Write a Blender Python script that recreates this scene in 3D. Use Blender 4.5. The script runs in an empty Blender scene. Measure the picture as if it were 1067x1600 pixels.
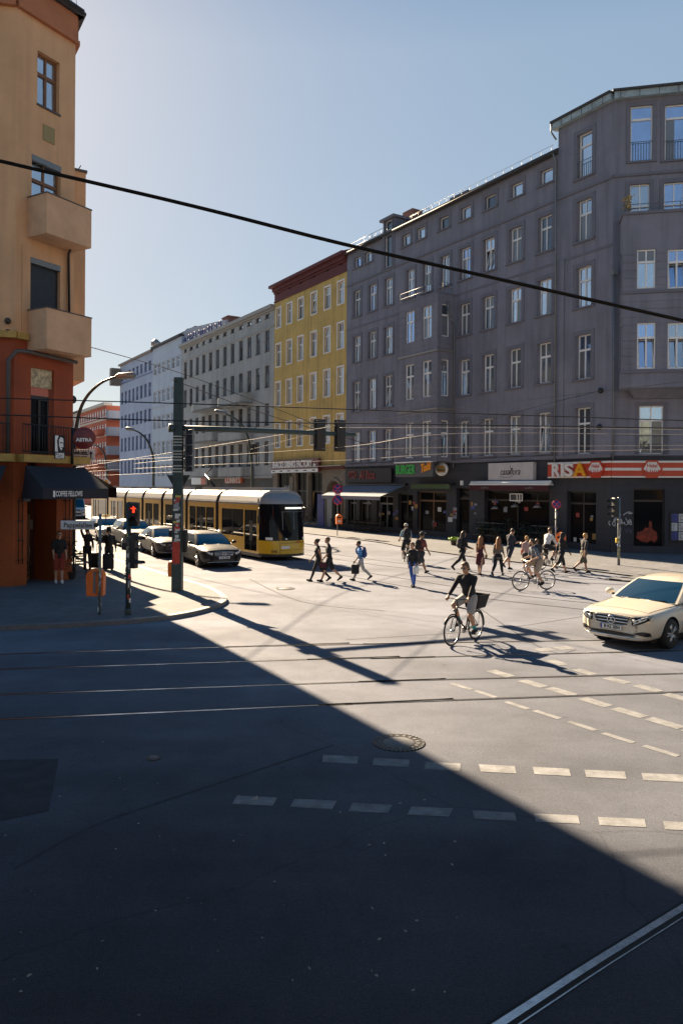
import bpy, bmesh, math, random
from mathutils import Vector, Matrix
from mathutils.bvhtree import BVHTree
R = math.radians
random.seed(7)
SC = bpy.context.scene
COL = SC.collection
# ---------------------------------------------------------------- camera
FPX, HOR, CXP, EYE, ROLL = 1180.0, 762.0, 533.5, 3.55, R(0.40)
cam = bpy.data.objects.new('camera', bpy.data.cameras.new('camera'))
COL.objects.link(cam)
cam.data.sensor_fit = 'HORIZONTAL'
cam.data.sensor_width = 36.0
cam.data.lens = 36.0 * FPX / 1067.0
cam.data.shift_y = -(800.0 - HOR) / 1067.0
cam.data.clip_start = 0.1
cam.data.clip_end = 3000
cam.matrix_world = Matrix.Translation((0, 0, EYE)) @ Matrix.Rotation(R(90), 4, 'X') @ Matrix.Rotation(ROLL, 4, 'Z')
SC.camera = cam
# ---------------------------------------------------------------- sky + sun
SUN_AZ, SUN_EL = R(29.4), R(29.0)            # sun stands ahead-left of the camera (azimuth left of +Y)
sun_from = Vector((-math.sin(SUN_AZ) * math.cos(SUN_EL), math.cos(SUN_AZ) * math.cos(SUN_EL), math.sin(SUN_EL)))
W = bpy.data.worlds.new('World'); SC.world = W
W.use_nodes = True
nt = W.node_tree
for n_ in list(nt.nodes): nt.nodes.remove(n_)
sky = nt.nodes.new('ShaderNodeTexSky'); sky.sky_type = 'NISHITA'
sky.sun_disc = False
sky.sun_elevation = SUN_EL
sky.sun_rotation = -SUN_AZ
sky.altitude = 50; sky.air_density = 1.0; sky.dust_density = 0.4; sky.ozone_density = 1.6
bg = nt.nodes.new('ShaderNodeBackground'); bg.inputs['Strength'].default_value = 0.083
wo = nt.nodes.new('ShaderNodeOutputWorld')
hs_ = nt.nodes.new('ShaderNodeHueSaturation'); tcw = nt.nodes.new('ShaderNodeTexCoord'); sxw = nt.nodes.new('ShaderNodeSeparateXYZ'); nt.links.new(tcw.outputs['Generated'], sxw.inputs[0])
for inp_, a_, b_ in (('Saturation', 1.8, 4.2), ('Value', 1.0, 0.62)):        # the clear zenith is deeper and bluer than the hazy sky low down
    mr_ = nt.nodes.new('ShaderNodeMapRange'); mr_.inputs[1].default_value = 0.50; mr_.inputs[2].default_value = 0.9; mr_.inputs[3].default_value = a_; mr_.inputs[4].default_value = b_
    nt.links.new(sxw.outputs['Z'], mr_.inputs[0]); nt.links.new(mr_.outputs[0], hs_.inputs[inp_])
gm_ = nt.nodes.new('ShaderNodeGamma'); gm_.inputs['Gamma'].default_value = 0.31
nt.links.new(sky.outputs[0], gm_.inputs['Color']); nt.links.new(gm_.outputs[0], hs_.inputs['Color']); nt.links.new(hs_.outputs[0], bg.inputs['Color']); nt.links.new(bg.outputs[0], wo.inputs['Surface'])
sl = bpy.data.lights.new('sun', 'SUN'); sl.energy = 5.0; sl.angle = R(0.5); sl.color = (1.0, 0.78, 0.53)
so = bpy.data.objects.new('sun', sl); COL.objects.link(so)
so.rotation_euler = sun_from.to_track_quat('Z', 'Y').to_euler()
so.location = (-40, 60, 60)
SC.view_settings.view_transform = 'Standard'; SC.view_settings.look = 'None'
SC.view_settings.exposure = 2.2; SC.view_settings.gamma = 1.0
SC.view_settings.use_curve_mapping = False
# ---------------------------------------------------------------- pixel helpers
_c, _s = math.cos(ROLL), math.sin(ROLL)
def ray(x, y):
    dx, dy = x - CXP, y - HOR
    return Vector(((dx * _c + dy * _s) / FPX, 1.0, -(-dx * _s + dy * _c) / FPX))
def G(x, y, z=0.0):
    r = ray(x, y); t = (z - EYE) / r.z
    return Vector((r.x * t, r.y * t, z))
def P(x, y, depth):
    r = ray(x, y)
    return Vector((r.x * depth, depth, EYE + r.z * depth))
def XY(x, y): return Vector((x, y, 0))
# ---------------------------------------------------------------- materials
MATS = {}
def mat(name, col, rough=0.6, metal=0.0, var=0.0, vscale=3.0, bump=0.0, bscale=40.0, spec=0.5, ior=1.5, emit=0.0, streak=0.0, col2=None, coat=0.0, alpha=1.0, trans=0.0):
    if name in MATS: return MATS[name]
    m = bpy.data.materials.new(name); m.use_nodes = True
    t = m.node_tree; b = t.nodes['Principled BSDF']
    b.inputs['Base Color'].default_value = (*col, 1)
    b.inputs['Roughness'].default_value = rough
    b.inputs['Metallic'].default_value = metal
    b.inputs['Specular IOR Level'].default_value = spec
    b.inputs['IOR'].default_value = ior
    b.inputs['Coat Weight'].default_value = coat
    b.inputs['Coat Roughness'].default_value = 0.05
    b.inputs['Transmission Weight'].default_value = trans
    if emit:
        b.inputs['Emission Color'].default_value = (*col, 1); b.inputs['Emission Strength'].default_value = emit
    tc = None
    if var or bump or streak:
        tc = t.nodes.new('ShaderNodeTexCoord')
    last = None
    if var:
        nz = t.nodes.new('ShaderNodeTexNoise'); nz.inputs['Scale'].default_value = vscale; nz.inputs['Detail'].default_value = 8; nz.inputs['Roughness'].default_value = 0.65
        t.links.new(tc.outputs['Object'], nz.inputs['Vector'])
        mx = t.nodes.new('ShaderNodeMix'); mx.data_type = 'RGBA'
        mr = t.nodes.new('ShaderNodeMapRange'); mr.inputs[1].default_value = 0.3; mr.inputs[2].default_value = 0.7
        t.links.new(nz.outputs['Fac'], mr.inputs[0]); t.links.new(mr.outputs[0], mx.inputs['Factor'])
        c2 = col2 or tuple(min(1, c * (1 + var)) for c in col)
        mx.inputs['A'].default_value = (*[c * (1 - var) for c in col], 1); mx.inputs['B'].default_value = (*c2, 1)
        last = mx.outputs['Result']
    if streak:
        mp = t.nodes.new('ShaderNodeMapping'); mp.inputs['Scale'].default_value = (1.3, 1.3, 0.09)
        t.links.new(tc.outputs['Object'], mp.inputs[0])
        n2 = t.nodes.new('ShaderNodeTexNoise'); n2.inputs['Scale'].default_value = 2.2; n2.inputs['Detail'].default_value = 6
        t.links.new(mp.outputs[0], n2.inputs['Vector'])
        m2 = t.nodes.new('ShaderNodeMapRange'); m2.inputs[1].default_value = 0.42; m2.inputs[2].default_value = 0.75; m2.inputs[3].default_value = 1.0; m2.inputs[4].default_value = 1 - streak
        t.links.new(n2.outputs['Fac'], m2.inputs[0])
        mm = t.nodes.new('ShaderNodeMix'); mm.data_type = 'RGBA'; mm.blend_type = 'MULTIPLY'; mm.inputs['Factor'].default_value = 1
        if last is not None: t.links.new(last, mm.inputs['A'])
        else: mm.inputs['A'].default_value = (*col, 1)
        t.links.new(m2.outputs[0], mm.inputs['B'])
        last = mm.outputs['Result']
    if last is not None: t.links.new(last, b.inputs['Base Color'])
    if bump:
        n3 = t.nodes.new('ShaderNodeTexNoise'); n3.inputs['Scale'].default_value = bscale; n3.inputs['Detail'].default_value = 5
        t.links.new(tc.outputs['Object'], n3.inputs['Vector'])
        bp = t.nodes.new('ShaderNodeBump'); bp.inputs['Strength'].default_value = bump; bp.inputs['Distance'].default_value = 0.02
        t.links.new(n3.outputs['Fac'], bp.inputs['Height']); t.links.new(bp.outputs[0], b.inputs['Normal'])
    MATS[name] = m
    return m
# ---------------------------------------------------------------- objects
def tag(o, label, cat, group=None, kind=None):
    if label: o['label'] = label
    if cat: o['category'] = cat
    if group: o['group'] = group
    if kind: o['kind'] = kind
    return o
def thing(name, label, cat, loc=(0, 0, 0), rz=0.0, group=None):
    o = bpy.data.objects.new(name, None); COL.objects.link(o)
    o.location = loc; o.rotation_euler = (0, 0, rz); o.empty_display_size = 0.2
    return tag(o, label, cat, group)
class MB:
    def __init__(s): s.v = []; s.f = []; s.m = []; s.sm = []
    def add(s, vs, fs, mi=0, smooth=False):
        b = len(s.v); s.v.extend([tuple(v) for v in vs])
        for f in fs: s.f.append([b + i for i in f]); s.m.append(mi); s.sm.append(smooth)
    def quad(s, a, b, c, d, mi=0): s.add([a, b, c, d], [(0, 1, 2, 3)], mi)
    def poly(s, pts, mi=0): s.add(pts, [tuple(range(len(pts)))], mi)
    def box(s, c, size, mi=0, M=None):
        x, y, z = size[0] / 2, size[1] / 2, size[2] / 2; c = Vector(c)
        vs = [Vector((i * x, j * y, k * z)) for k in (-1, 1) for j in (-1, 1) for i in (-1, 1)]
        if M is not None: vs = [M @ v for v in vs]
        vs = [v + c for v in vs]
        s.add(vs, [(0, 2, 3, 1), (4, 5, 7, 6), (0, 1, 5, 4), (2, 6, 7, 3), (0, 4, 6, 2), (1, 3, 7, 5)], mi)
    def rbox(s, c, size, bev=0.02, mi=0, M=None):
        bm = bmesh.new(); bmesh.ops.create_cube(bm, size=1.0)
        for v in bm.verts: v.co = Vector((v.co.x * size[0], v.co.y * size[1], v.co.z * size[2]))
        bmesh.ops.bevel(bm, geom=bm.edges[:], offset=bev, segments=2, profile=0.6, affect='EDGES')
        s.bm(bm, c, M, mi); bm.free()
    def bm(s, bm, c=(0, 0, 0), M=None, mi=0, smooth=True):
        c = Vector(c); bm.verts.index_update()
        vs = [((M @ v.co) if M is not None else v.co) + c for v in bm.verts]
        s.add(vs, [[v.index for v in f.verts] for f in bm.faces], mi, smooth)
    def prism(s, pts, vec, mi=0, caps=True):
        n = len(pts); vec = Vector(vec); pts = [Vector(p) for p in pts]
        vs = pts + [p + vec for p in pts]
        fs = [(i, (i + 1) % n, n + (i + 1) % n, n + i) for i in range(n)]
        if caps: fs += [tuple(range(n))[::-1], tuple(range(n, 2 * n))]
        s.add(vs, fs, mi)
    def tube(s, pts, r, seg=8, mi=0, caps=True, closed=False):
        pts = [Vector(p) for p in pts]; n = len(pts)
        rs = r if isinstance(r, (list, tuple)) else [r] * n
        vs = []; up = None
        for i, p in enumerate(pts):
            if closed: t = pts[(i + 1) % n] - pts[i - 1]
            else: t = pts[min(i + 1, n - 1)] - pts[max(i - 1, 0)]
            if t.length < 1e-9: t = Vector((0, 0, 1))
            t.normalize()
            if up is None: up = Vector((0, 0, 1)) if abs(t.z) < 0.9 else Vector((1, 0, 0))
            a = up - t * up.dot(t)
            if a.length < 1e-4: a = t.orthogonal()
            a.normalize(); b = t.cross(a); up = a
            for k in range(seg):
                an = 2 * math.pi * k / seg
                vs.append(p + a * (math.cos(an) * rs[i]) + b * (math.sin(an) * rs[i]))
        fs = []
        for i in range(n if closed else n - 1):
            j = (i + 1) % n
            for k in range(seg):
                fs.append((i * seg + k, i * seg + (k + 1) % seg, j * seg + (k + 1) % seg, j * seg + k))
        if caps and not closed: fs += [tuple(range(seg))[::-1], tuple(range((n - 1) * seg, n * seg))]
        s.add(vs, fs, mi, True)
    def lathe(s, prof, c=(0, 0, 0), seg=16, mi=0, M=None):
        c = Vector(c); vs = []
        for (r, z) in prof:
            for k in range(seg):
                a = 2 * math.pi * k / seg; p = Vector((r * math.cos(a), r * math.sin(a), z))
                vs.append((M @ p if M is not None else p) + c)
        fs = []
        for i in range(len(prof) - 1):
            for k in range(seg): fs.append((i * seg + k, i * seg + (k + 1) % seg, (i + 1) * seg + (k + 1) % seg, (i + 1) * seg + k))
        fs += [tuple(range(seg))[::-1], tuple(range((len(prof) - 1) * seg, len(prof) * seg))]
        s.add(vs, fs, mi, True)
    def sph(s, c, r, seg=10, rings=7, mi=0, M=None):
        c = Vector(c); rr = r if hasattr(r, '__len__') else (r, r, r)
        vs = [Vector((0, 0, rr[2]))]
        for i in range(1, rings):
            a = math.pi * i / rings
            for k in range(seg):
                b = 2 * math.pi * k / seg
                vs.append(Vector((rr[0] * math.sin(a) * math.cos(b), rr[1] * math.sin(a) * math.sin(b), rr[2] * math.cos(a))))
        vs.append(Vector((0, 0, -rr[2])))
        vs = [((M @ v) if M is not None else v) + c for v in vs]
        fs = [(0, 1 + k, 1 + (k + 1) % seg) for k in range(seg)]
        for i in range(rings - 2):
            for k in range(seg):
                a = 1 + i * seg + k; b = 1 + i * seg + (k + 1) % seg
                fs.append((a, a + seg, b + seg, b))
        L = len(vs) - 1; o = 1 + (rings - 2) * seg
        fs += [(o + (k + 1) % seg, o + k, L) for k in range(seg)]
        s.add(vs, fs, mi, True)
    def caps(s, p0, r0, p1, r1, seg=12, mi=0):
        p0, p1 = Vector(p0), Vector(p1); d = p1 - p0; L = d.length
        if L < 1e-6: s.sph(p0, r0, mi=mi); return
        q = Vector((0, 0, 1)).rotation_difference(d.normalized()).to_matrix()
        prof = [(max(r0 * math.cos(a), 1e-4), r0 * math.sin(a)) for a in [-math.pi / 2, -1.0, -0.5]] + [(r0, 0)]
        prof += [(r1, L)] + [(max(r1 * math.cos(a), 1e-4), L + r1 * math.sin(a)) for a in [0.5, 1.0, math.pi / 2]]
        s.lathe(prof, p0, seg, mi, q)
    def grid(s, fn, na, nb, mi=0, smooth=True, flip=False):
        vs = [fn(i / na, j / nb) for j in range(nb + 1) for i in range(na + 1)]
        fs = []
        for j in range(nb):
            for i in range(na):
                f = (j * (na + 1) + i, j * (na + 1) + i + 1, (j + 1) * (na + 1) + i + 1, (j + 1) * (na + 1) + i)
                fs.append(f[::-1] if flip else f)
        s.add(vs, fs, mi, smooth)
    def build(s, name, mats, parent=None, auto=None):
        me = bpy.data.meshes.new(name)
        me.from_pydata(s.v, [], s.f)
        if not isinstance(mats, (list, tuple)): mats = [mats]
        for m in mats: me.materials.append(m)
        me.polygons.foreach_set('material_index', s.m)
        me.polygons.foreach_set('use_smooth', s.sm)
        me.update()
        o = bpy.data.objects.new(name, me); COL.objects.link(o)
        if parent is not None: o.parent = parent
        return o
def apply_mods(o):
    dg = bpy.context.evaluated_depsgraph_get(); dg.update()
    me = bpy.data.meshes.new_from_object(o.evaluated_get(dg), depsgraph=dg)
    o.modifiers.clear(); o.data = me
    return o
def text_mb(body, size, M, thick=0.01, bold=0.0, align='LEFT', shear=0.0, xs=1.0, space=1.0):
    """writing as solid letters: M maps (right, up, out) local space"""
    cu = bpy.data.curves.new('t', 'FONT'); cu.body = body; cu.size = size; cu.extrude = thick / 2; cu.offset = bold
    cu.align_x = align; cu.align_y = 'CENTER'; cu.shear = shear; cu.space_character = space; cu.resolution_u = 3
    o = bpy.data.objects.new('t', cu); COL.objects.link(o)
    dg = bpy.context.evaluated_depsgraph_get(); dg.update()
    me = o.evaluated_get(dg).to_mesh()
    mb = MB()
    mb.add([M @ Vector((v.co.x * xs, v.co.y, v.co.z + thick / 2)) for v in me.vertices], [list(p.vertices) for p in me.polygons])
    o.evaluated_get(dg).to_mesh_clear()
    bpy.data.objects.remove(o); bpy.data.curves.remove(cu)
    return mb
def basis(o, right, up, out):
    m = Matrix.Identity(4)
    for i in range(3): m[i][0] = right[i]; m[i][1] = up[i]; m[i][2] = out[i]; m[i][3] = o[i]
    return m
UP = Vector((0, 0, 1))
class Fac:
    """a vertical wall plane: u along d, z up, off along the outward normal n"""
    def __init__(s, O, d, n): s.O = Vector((O[0], O[1], 0)); s.d = Vector((d[0], d[1], 0)).normalized(); s.n = Vector((n[0], n[1], 0)).normalized()
    def pt(s, u, z, off=0.0): return s.O + s.d * u + s.n * off + UP * z
    def uz(s, x, y, off=0.0):
        r = ray(x, y); e = Vector((0, 0, EYE))
        t = ((s.O + s.n * off) - e).dot(s.n) / r.dot(s.n)
        p = e + r * t
        return (p - s.O).dot(s.d), p.z
    def rect(s, x0, y0, x1, y1, off=0.0):
        """pixel box (top-left, bottom-right) -> u0,u1,z0,z1"""
        ym = (y0 + y1) / 2; xm = (x0 + x1) / 2
        ua = s.uz(x0, ym, off)[0]; ub = s.uz(x1, ym, off)[0]
        return (min(ua, ub), max(ua, ub), s.uz(xm, y1, off)[1], s.uz(xm, y0, off)[1])
    def box(s, mb, u0, u1, z0, z1, o0, o1, mi=0):
        p = [s.pt(u, z, o) for o in (o0, o1) for z in (z0, z1) for u in (u0, u1)]
        mb.add(p, [(0, 1, 3, 2), (4, 6, 7, 5), (0, 4, 5, 1), (2, 3, 7, 6), (0, 2, 6, 4), (1, 5, 7, 3)], mi)
    def wall(s, mb, u0, u1, z0, z1, holes=(), depth=0.25, mi=0, off=0.0, rmi=None, sur=0.0, surw=0.2, smi=None, sill=0.0):
        """wall sheet with real openings, their reveals and a raised surround"""
        hs = [(max(a, u0), min(b, u1), max(c, z0), min(d_, z1)) for a, b, c, d_ in holes if b > u0 and a < u1 and d_ > z0 and c < z1]
        us = sorted(set([u0, u1] + [h[i] for h in hs for i in (0, 1)])); zs = sorted(set([z0, z1] + [h[i] for h in hs for i in (2, 3)]))
        for i in range(len(us) - 1):
            for j in range(len(zs) - 1):
                cu, cz = (us[i] + us[i + 1]) / 2, (zs[j] + zs[j + 1]) / 2
                if any(h[0] < cu < h[1] and h[2] < cz < h[3] for h in hs): continue
                mb.quad(s.pt(us[i], zs[j], off), s.pt(us[i + 1], zs[j], off), s.pt(us[i + 1], zs[j + 1], off), s.pt(us[i], zs[j + 1], off), mi)
        rm = mi if rmi is None else rmi
        for a, b, c, d_ in hs:
            q = [(a, c), (b, c), (b, d_), (a, d_)]
            for k in range(4):
                (ua, za), (ub, zb) = q[k], q[(k + 1) % 4]
                mb.quad(s.pt(ua, za, off), s.pt(ub, zb, off), s.pt(ub, zb, off - depth), s.pt(ua, za, off - depth), rm)
            if sur:
                e = surw; m2 = mi if smi is None else smi
                s.box(mb, a - e, a, c, d_, off + 0.001, off + sur, m2); s.box(mb, b, b + e, c, d_, off + 0.001, off + sur, m2)
                s.box(mb, a - e, b + e, d_, d_ + e, off + 0.001, off + sur, m2)
                s.box(mb, a - e, b + e, c - 0.09, c, off + 0.001, off + sur + sill, m2)
    def bands(s, mb, u0, u1, z0, z1, holes=(), pitch=0.42, gap=0.03, proud=0.025, mi=0, off=0.0, pad=0.0):
        z = z0
        while z < z1 - 0.05:
            zt = min(z + pitch - gap, z1)
            segs = [(u0, u1)]
            for a, b, c, d_ in holes:
                if d_ > z and c < zt:
                    ns = []
                    for (p, q) in segs:
                        if b + pad <= p or a - pad >= q: ns.append((p, q)); continue
                        if a - pad > p: ns.append((p, a - pad))
                        if b + pad < q: ns.append((b + pad, q))
                    segs = ns
            for (p, q) in segs:
                if q - p > 0.03: s.box(mb, p, q, z, zt, off + 0.001, off + proud, mi)
            z += pitch
# ---------------------------------------------------------------- shared materials
M_GLASS = [mat('window_glass_%d' % i, c, 0.03, metal=mm_, spec=0.6, ior=1.6, var=0.12, vscale=0.7) for i, (c, mm_) in enumerate([((0.40, 0.45, 0.52), 0.85), ((0.52, 0.58, 0.66), 0.9), ((0.12, 0.14, 0.17), 0.6), ((0.36, 0.46, 0.66), 0.9), ((0.18, 0.19, 0.21), 0.2)])]
M_WHITE = mat('white_frame_paint', (0.80, 0.79, 0.78), 0.45, var=0.06, vscale=6)
M_BLACK = mat('black_metal', (0.012, 0.013, 0.016), 0.45)
M_RUBBER = mat('rubber', (0.015, 0.015, 0.016), 0.8)
M_STEEL = mat('steel', (0.45, 0.45, 0.46), 0.3, 0.9, var=0.15, vscale=20)
M_CHROME = mat('chrome', (0.7, 0.7, 0.72), 0.12, 1.0)
M_DKGLASS = mat('car_glass', (0.012, 0.028, 0.055), 0.03, spec=0.7, ior=1.7)
M_ORANGE = mat('orange_plastic', (0.85, 0.17, 0.02), 0.45, var=0.15, vscale=9)
M_POLE = mat('green_grey_pole_paint', (0.035, 0.055, 0.055), 0.5, var=0.3, vscale=7)
M_GALV = mat('galvanised_steel', (0.2, 0.21, 0.22), 0.5, 0.5, var=0.25, vscale=12)
M_DARK = mat('dark_interior', (0.012, 0.012, 0.014), 0.9)
M_WHITEP = mat('white_sign_paint', (0.78, 0.78, 0.77), 0.5, var=0.06, vscale=5)
M_RED = mat('red_paint', (0.5, 0.03, 0.025), 0.45, var=0.1, vscale=5)
M_INK = mat('black_ink', (0.01, 0.01, 0.012), 0.6)
M_LEAF = mat('leaf_green', (0.03, 0.07, 0.02), 0.6, var=0.5, vscale=11)
M_STICK = [mat('sticker_%d' % i, c, 0.6, var=0.3, vscale=30) for i, c in enumerate([(0.6, 0.6, 0.58), (0.3, 0.32, 0.34), (0.55, 0.06, 0.05), (0.08, 0.16, 0.4), (0.5, 0.45, 0.1), (0.1, 0.1, 0.1)])]
# ---------------------------------------------------------------- ground
def asphalt():
    m = bpy.data.materials.new('asphalt'); m.use_nodes = True; t = m.node_tree; b = t.nodes['Principled BSDF']
    tc = t.nodes.new('ShaderNodeTexCoord')
    def noise(sc, det=6, ro=0.6, vec=None):
        n = t.nodes.new('ShaderNodeTexNoise'); n.inputs['Scale'].default_value = sc; n.inputs['Detail'].default_value = det; n.inputs['Roughness'].default_value = ro
        t.links.new(vec or tc.outputs['Object'], n.inputs['Vector']); return n.outputs['Fac']
    def ramp(v, a, b_, lo, hi):
        r = t.nodes.new('ShaderNodeMapRange'); r.inputs[1].default_value = a; r.inputs[2].default_value = b_; r.inputs[3].default_value = lo; r.inputs[4].default_value = hi
        t.links.new(v, r.inputs[0]); return r.outputs[0]
    def mul(a, b2):
        n = t.nodes.new('ShaderNodeMath'); n.operation = 'MULTIPLY'; t.links.new(a, n.inputs[0]); t.links.new(b2, n.inputs[1]); return n.outputs[0]
    big = ramp(noise(0.13, 5), 0.35, 0.65, 0.74, 1.2)
    mid = ramp(noise(0.9, 8, 0.7), 0.3, 0.7, 0.85, 1.15)
    fine = mul(ramp(noise(75, 3), 0.3, 0.7, 0.66, 1.34), ramp(noise(22, 4, 0.8), 0.3, 0.7, 0.84, 1.16))
    mp = t.nodes.new('ShaderNodeMapping'); mp.inputs['Rotation'].default_value = (0, 0, R(9)); mp.inputs['Scale'].default_value = (0.06, 1.0, 1)
    t.links.new(tc.outputs['Object'], mp.inputs[0])
    lane = ramp(noise(0.55, 4, 0.5, mp.outputs[0]), 0.42, 0.6, 1.06, 0.86)
    vo = t.nodes.new('ShaderNodeTexVoronoi'); vo.feature = 'DISTANCE_TO_EDGE'; vo.inputs['Scale'].default_value = 0.13
    wv = t.nodes.new('ShaderNodeTexNoise'); wv.inputs['Scale'].default_value = 1.1; wv.inputs['Detail'].default_value = 6
    t.links.new(tc.outputs['Object'], wv.inputs['Vector'])
    mxv = t.nodes.new('ShaderNodeMix'); mxv.data_type = 'RGBA'; mxv.inputs['Factor'].default_value = 0.35
    t.links.new(tc.outputs['Object'], mxv.inputs['A']); t.links.new(wv.outputs['Color'], mxv.inputs['B']); t.links.new(mxv.outputs['Result'], vo.inputs['Vector'])
    crack = ramp(vo.outputs['Distance'], 0.0, 0.0018, 0.80, 1.0)
    spot = ramp(noise(3.2, 2), 0.68, 0.74, 1.0, 0.82)
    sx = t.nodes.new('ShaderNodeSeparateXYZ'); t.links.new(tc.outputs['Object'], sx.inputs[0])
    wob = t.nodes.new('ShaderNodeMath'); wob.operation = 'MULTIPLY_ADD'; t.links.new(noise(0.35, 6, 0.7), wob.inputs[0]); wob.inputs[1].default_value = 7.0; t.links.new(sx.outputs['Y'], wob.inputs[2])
    shade_zone = ramp(wob.outputs[0], 9.0, 21.0, 0.50, 1.16)      # near carriageway painted darker to deepen the foreground shade
    f = mul(mul(mul(big, mid), mul(fine, lane)), mul(mul(crack, spot), shade_zone))
    mm = t.nodes.new('ShaderNodeMix'); mm.data_type = 'RGBA'; mm.blend_type = 'MULTIPLY'; mm.inputs['Factor'].default_value = 1
    mm.inputs['A'].default_value = (*ASPH, 1); t.links.new(f, mm.inputs['B'])
    t.links.new(mm.outputs['Result'], b.inputs['Base Color'])
    rr = ramp(noise(1.6, 5), 0.3, 0.7, ASPH_R - 0.06, ASPH_R + 0.08); t.links.new(rr, b.inputs['Roughness'])
    b.inputs['Specular IOR Level'].default_value = 0.12
    bp = t.nodes.new('ShaderNodeBump'); bp.inputs['Strength'].default_value = 0.35; bp.inputs['Distance'].default_value = 0.01
    t.links.new(noise(70, 4), bp.inputs['Height']); t.links.new(bp.outputs[0], b.inputs['Normal'])
    return m
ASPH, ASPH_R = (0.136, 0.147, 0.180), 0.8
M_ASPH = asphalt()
def paving(name, col, sx, sy, rot):
    m = bpy.data.materials.new(name); m.use_nodes = True; t = m.node_tree; b = t.nodes['Principled BSDF']
    tc = t.nodes.new('ShaderNodeTexCoord'); mp = t.nodes.new('ShaderNodeMapping'); mp.inputs['Rotation'].default_value = (0, 0, rot)
    t.links.new(tc.outputs['Object'], mp.inputs[0])
    br = t.nodes.new('ShaderNodeTexBrick'); br.inputs['Scale'].default_value = 1.0; br.inputs['Brick Width'].default_value = sx; br.inputs['Row Height'].default_value = sy
    br.inputs['Mortar Size'].default_value = 0.012; br.inputs['Mortar Smooth'].default_value = 0.3
    br.inputs['Color1'].default_value = (*col, 1); br.inputs['Color2'].default_value = (*[c * 0.86 for c in col], 1); br.inputs['Mortar'].default_value = (*[c * 0.6 for c in col], 1)
    t.links.new(mp.outputs[0], br.inputs['Vector'])
    nz = t.nodes.new('ShaderNodeTexNoise'); nz.inputs['Scale'].default_value = 2.0; nz.inputs['Detail'].default_value = 9; nz.inputs['Roughness'].default_value = 0.7
    t.links.new(tc.outputs['Object'], nz.inputs['Vector'])
    mr = t.nodes.new('ShaderNodeMapRange'); mr.inputs[1].default_value = 0.3; mr.inputs[2].default_value = 0.7; mr.inputs[3].default_value = 0.8; mr.inputs[4].default_value = 1.2
    t.links.new(nz.outputs['Fac'], mr.inputs[0])
    mm = t.nodes.new('ShaderNodeMix'); mm.data_type = 'RGBA'; mm.blend_type = 'MULTIPLY'; mm.inputs['Factor'].default_value = 1
    t.links.new(br.outputs['Color'], mm.inputs['A']); t.links.new(mr.outputs[0], mm.inputs['B']); t.links.new(mm.outputs['Result'], b.inputs['Base Color'])
    b.inputs['Roughness'].default_value = 0.8; b.inputs['Specular IOR Level'].default_value = 0.15
    return m
M_PAVE = paving('granite_slabs', (0.146, 0.152, 0.166), 0.9, 0.9, R(32))
M_KERB = mat('granite_kerb', (0.125, 0.13, 0.14), 0.6, var=0.2, vscale=9)
M_PAINT = mat('road_paint', (0.185, 0.192, 0.205), 0.75, var=0.4, vscale=5, bump=0.3, bscale=70)
M_PAINT2 = mat('worn_road_paint', (0.165, 0.172, 0.185), 0.75, var=0.4, vscale=5, bump=0.3, bscale=70)
M_GROOVE = mat('rail_groove', (0.014, 0.013, 0.013), 0.8)
M_RAIL = mat('rail_steel', (0.50, 0.50, 0.51), 0.25, 0.95, var=0.3, vscale=9)

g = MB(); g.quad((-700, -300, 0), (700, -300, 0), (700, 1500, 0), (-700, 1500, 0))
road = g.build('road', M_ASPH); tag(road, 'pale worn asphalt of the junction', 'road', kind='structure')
def ring_offset(pts, d):
    out = []
    for i, p in enumerate(pts):
        a = pts[max(i - 1, 0)]; b = pts[min(i + 1, len(pts) - 1)]
        t = (b - a).normalized(); out.append(p + Vector((-t.y, t.x, 0)) * d)
    return out
def smooth_curve(pts, n=8):
    out = []
    for i in range(len(pts) - 1):
        p0, p1, p2, p3 = pts[max(i - 1, 0)], pts[i], pts[i + 1], pts[min(i + 2, len(pts) - 1)]
        for k in range(n):
            t = k / n
            out.append(0.5 * ((2 * p1) + (p2 - p0) * t + (2 * p0 - 5 * p1 + 4 * p2 - p3) * t * t + (-p0 + 3 * p1 - 3 * p2 + p3) * t ** 3))
    out.append(pts[-1]); return out
def sidewalk(edge, back, name, label, h=0.11):
    """edge: kerb polyline on the ground; back: far polygon points"""
    mb = MB()
    inner = ring_offset(edge, 0.2)
    pts = [Vector((p.x, p.y, h)) for p in inner] + [Vector((p.x, p.y, h)) for p in back]
    mb.poly(pts, 0)
    o = mb.build('sidewalk', M_PAVE); tag(o, label, 'sidewalk', kind='structure')
    k = MB()
    for i in range(len(edge) - 1):
        a, b, c, d = edge[i], edge[i + 1], inner[i + 1], inner[i]
        z = UP * (h + 0.004)
        k.quad(a + z, b + z, c + z, d + z); k.quad(a, b, b + z, a + z)
    o = k.build('kerb', M_KERB); tag(o, 'granite kerb of ' + label, 'kerb', kind='structure')
    return o
# left corner: kerb comes along the crossing street, turns round the corner and runs up the side street
e = [G(-700, 1003), G(-300, 995), G(0, 986), G(150, 979), G(255, 970), G(322, 957), G(354, 943), G(345, 930), G(318, 918), G(280, 907), G(180, 876)]
d_row = Vector((-0.530, 0.848, 0)); n_row = Vector((-0.848, -0.530, 0))
e += [e[-1] + d_row * 30, e[-1] + d_row * 150]
le = smooth_curve(e, 6)
sidewalk(le, [le[-1] + n_row * 14, le[0] + Vector((-6, 40, 0))], 'left', 'left corner pavement under the orange house')
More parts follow.
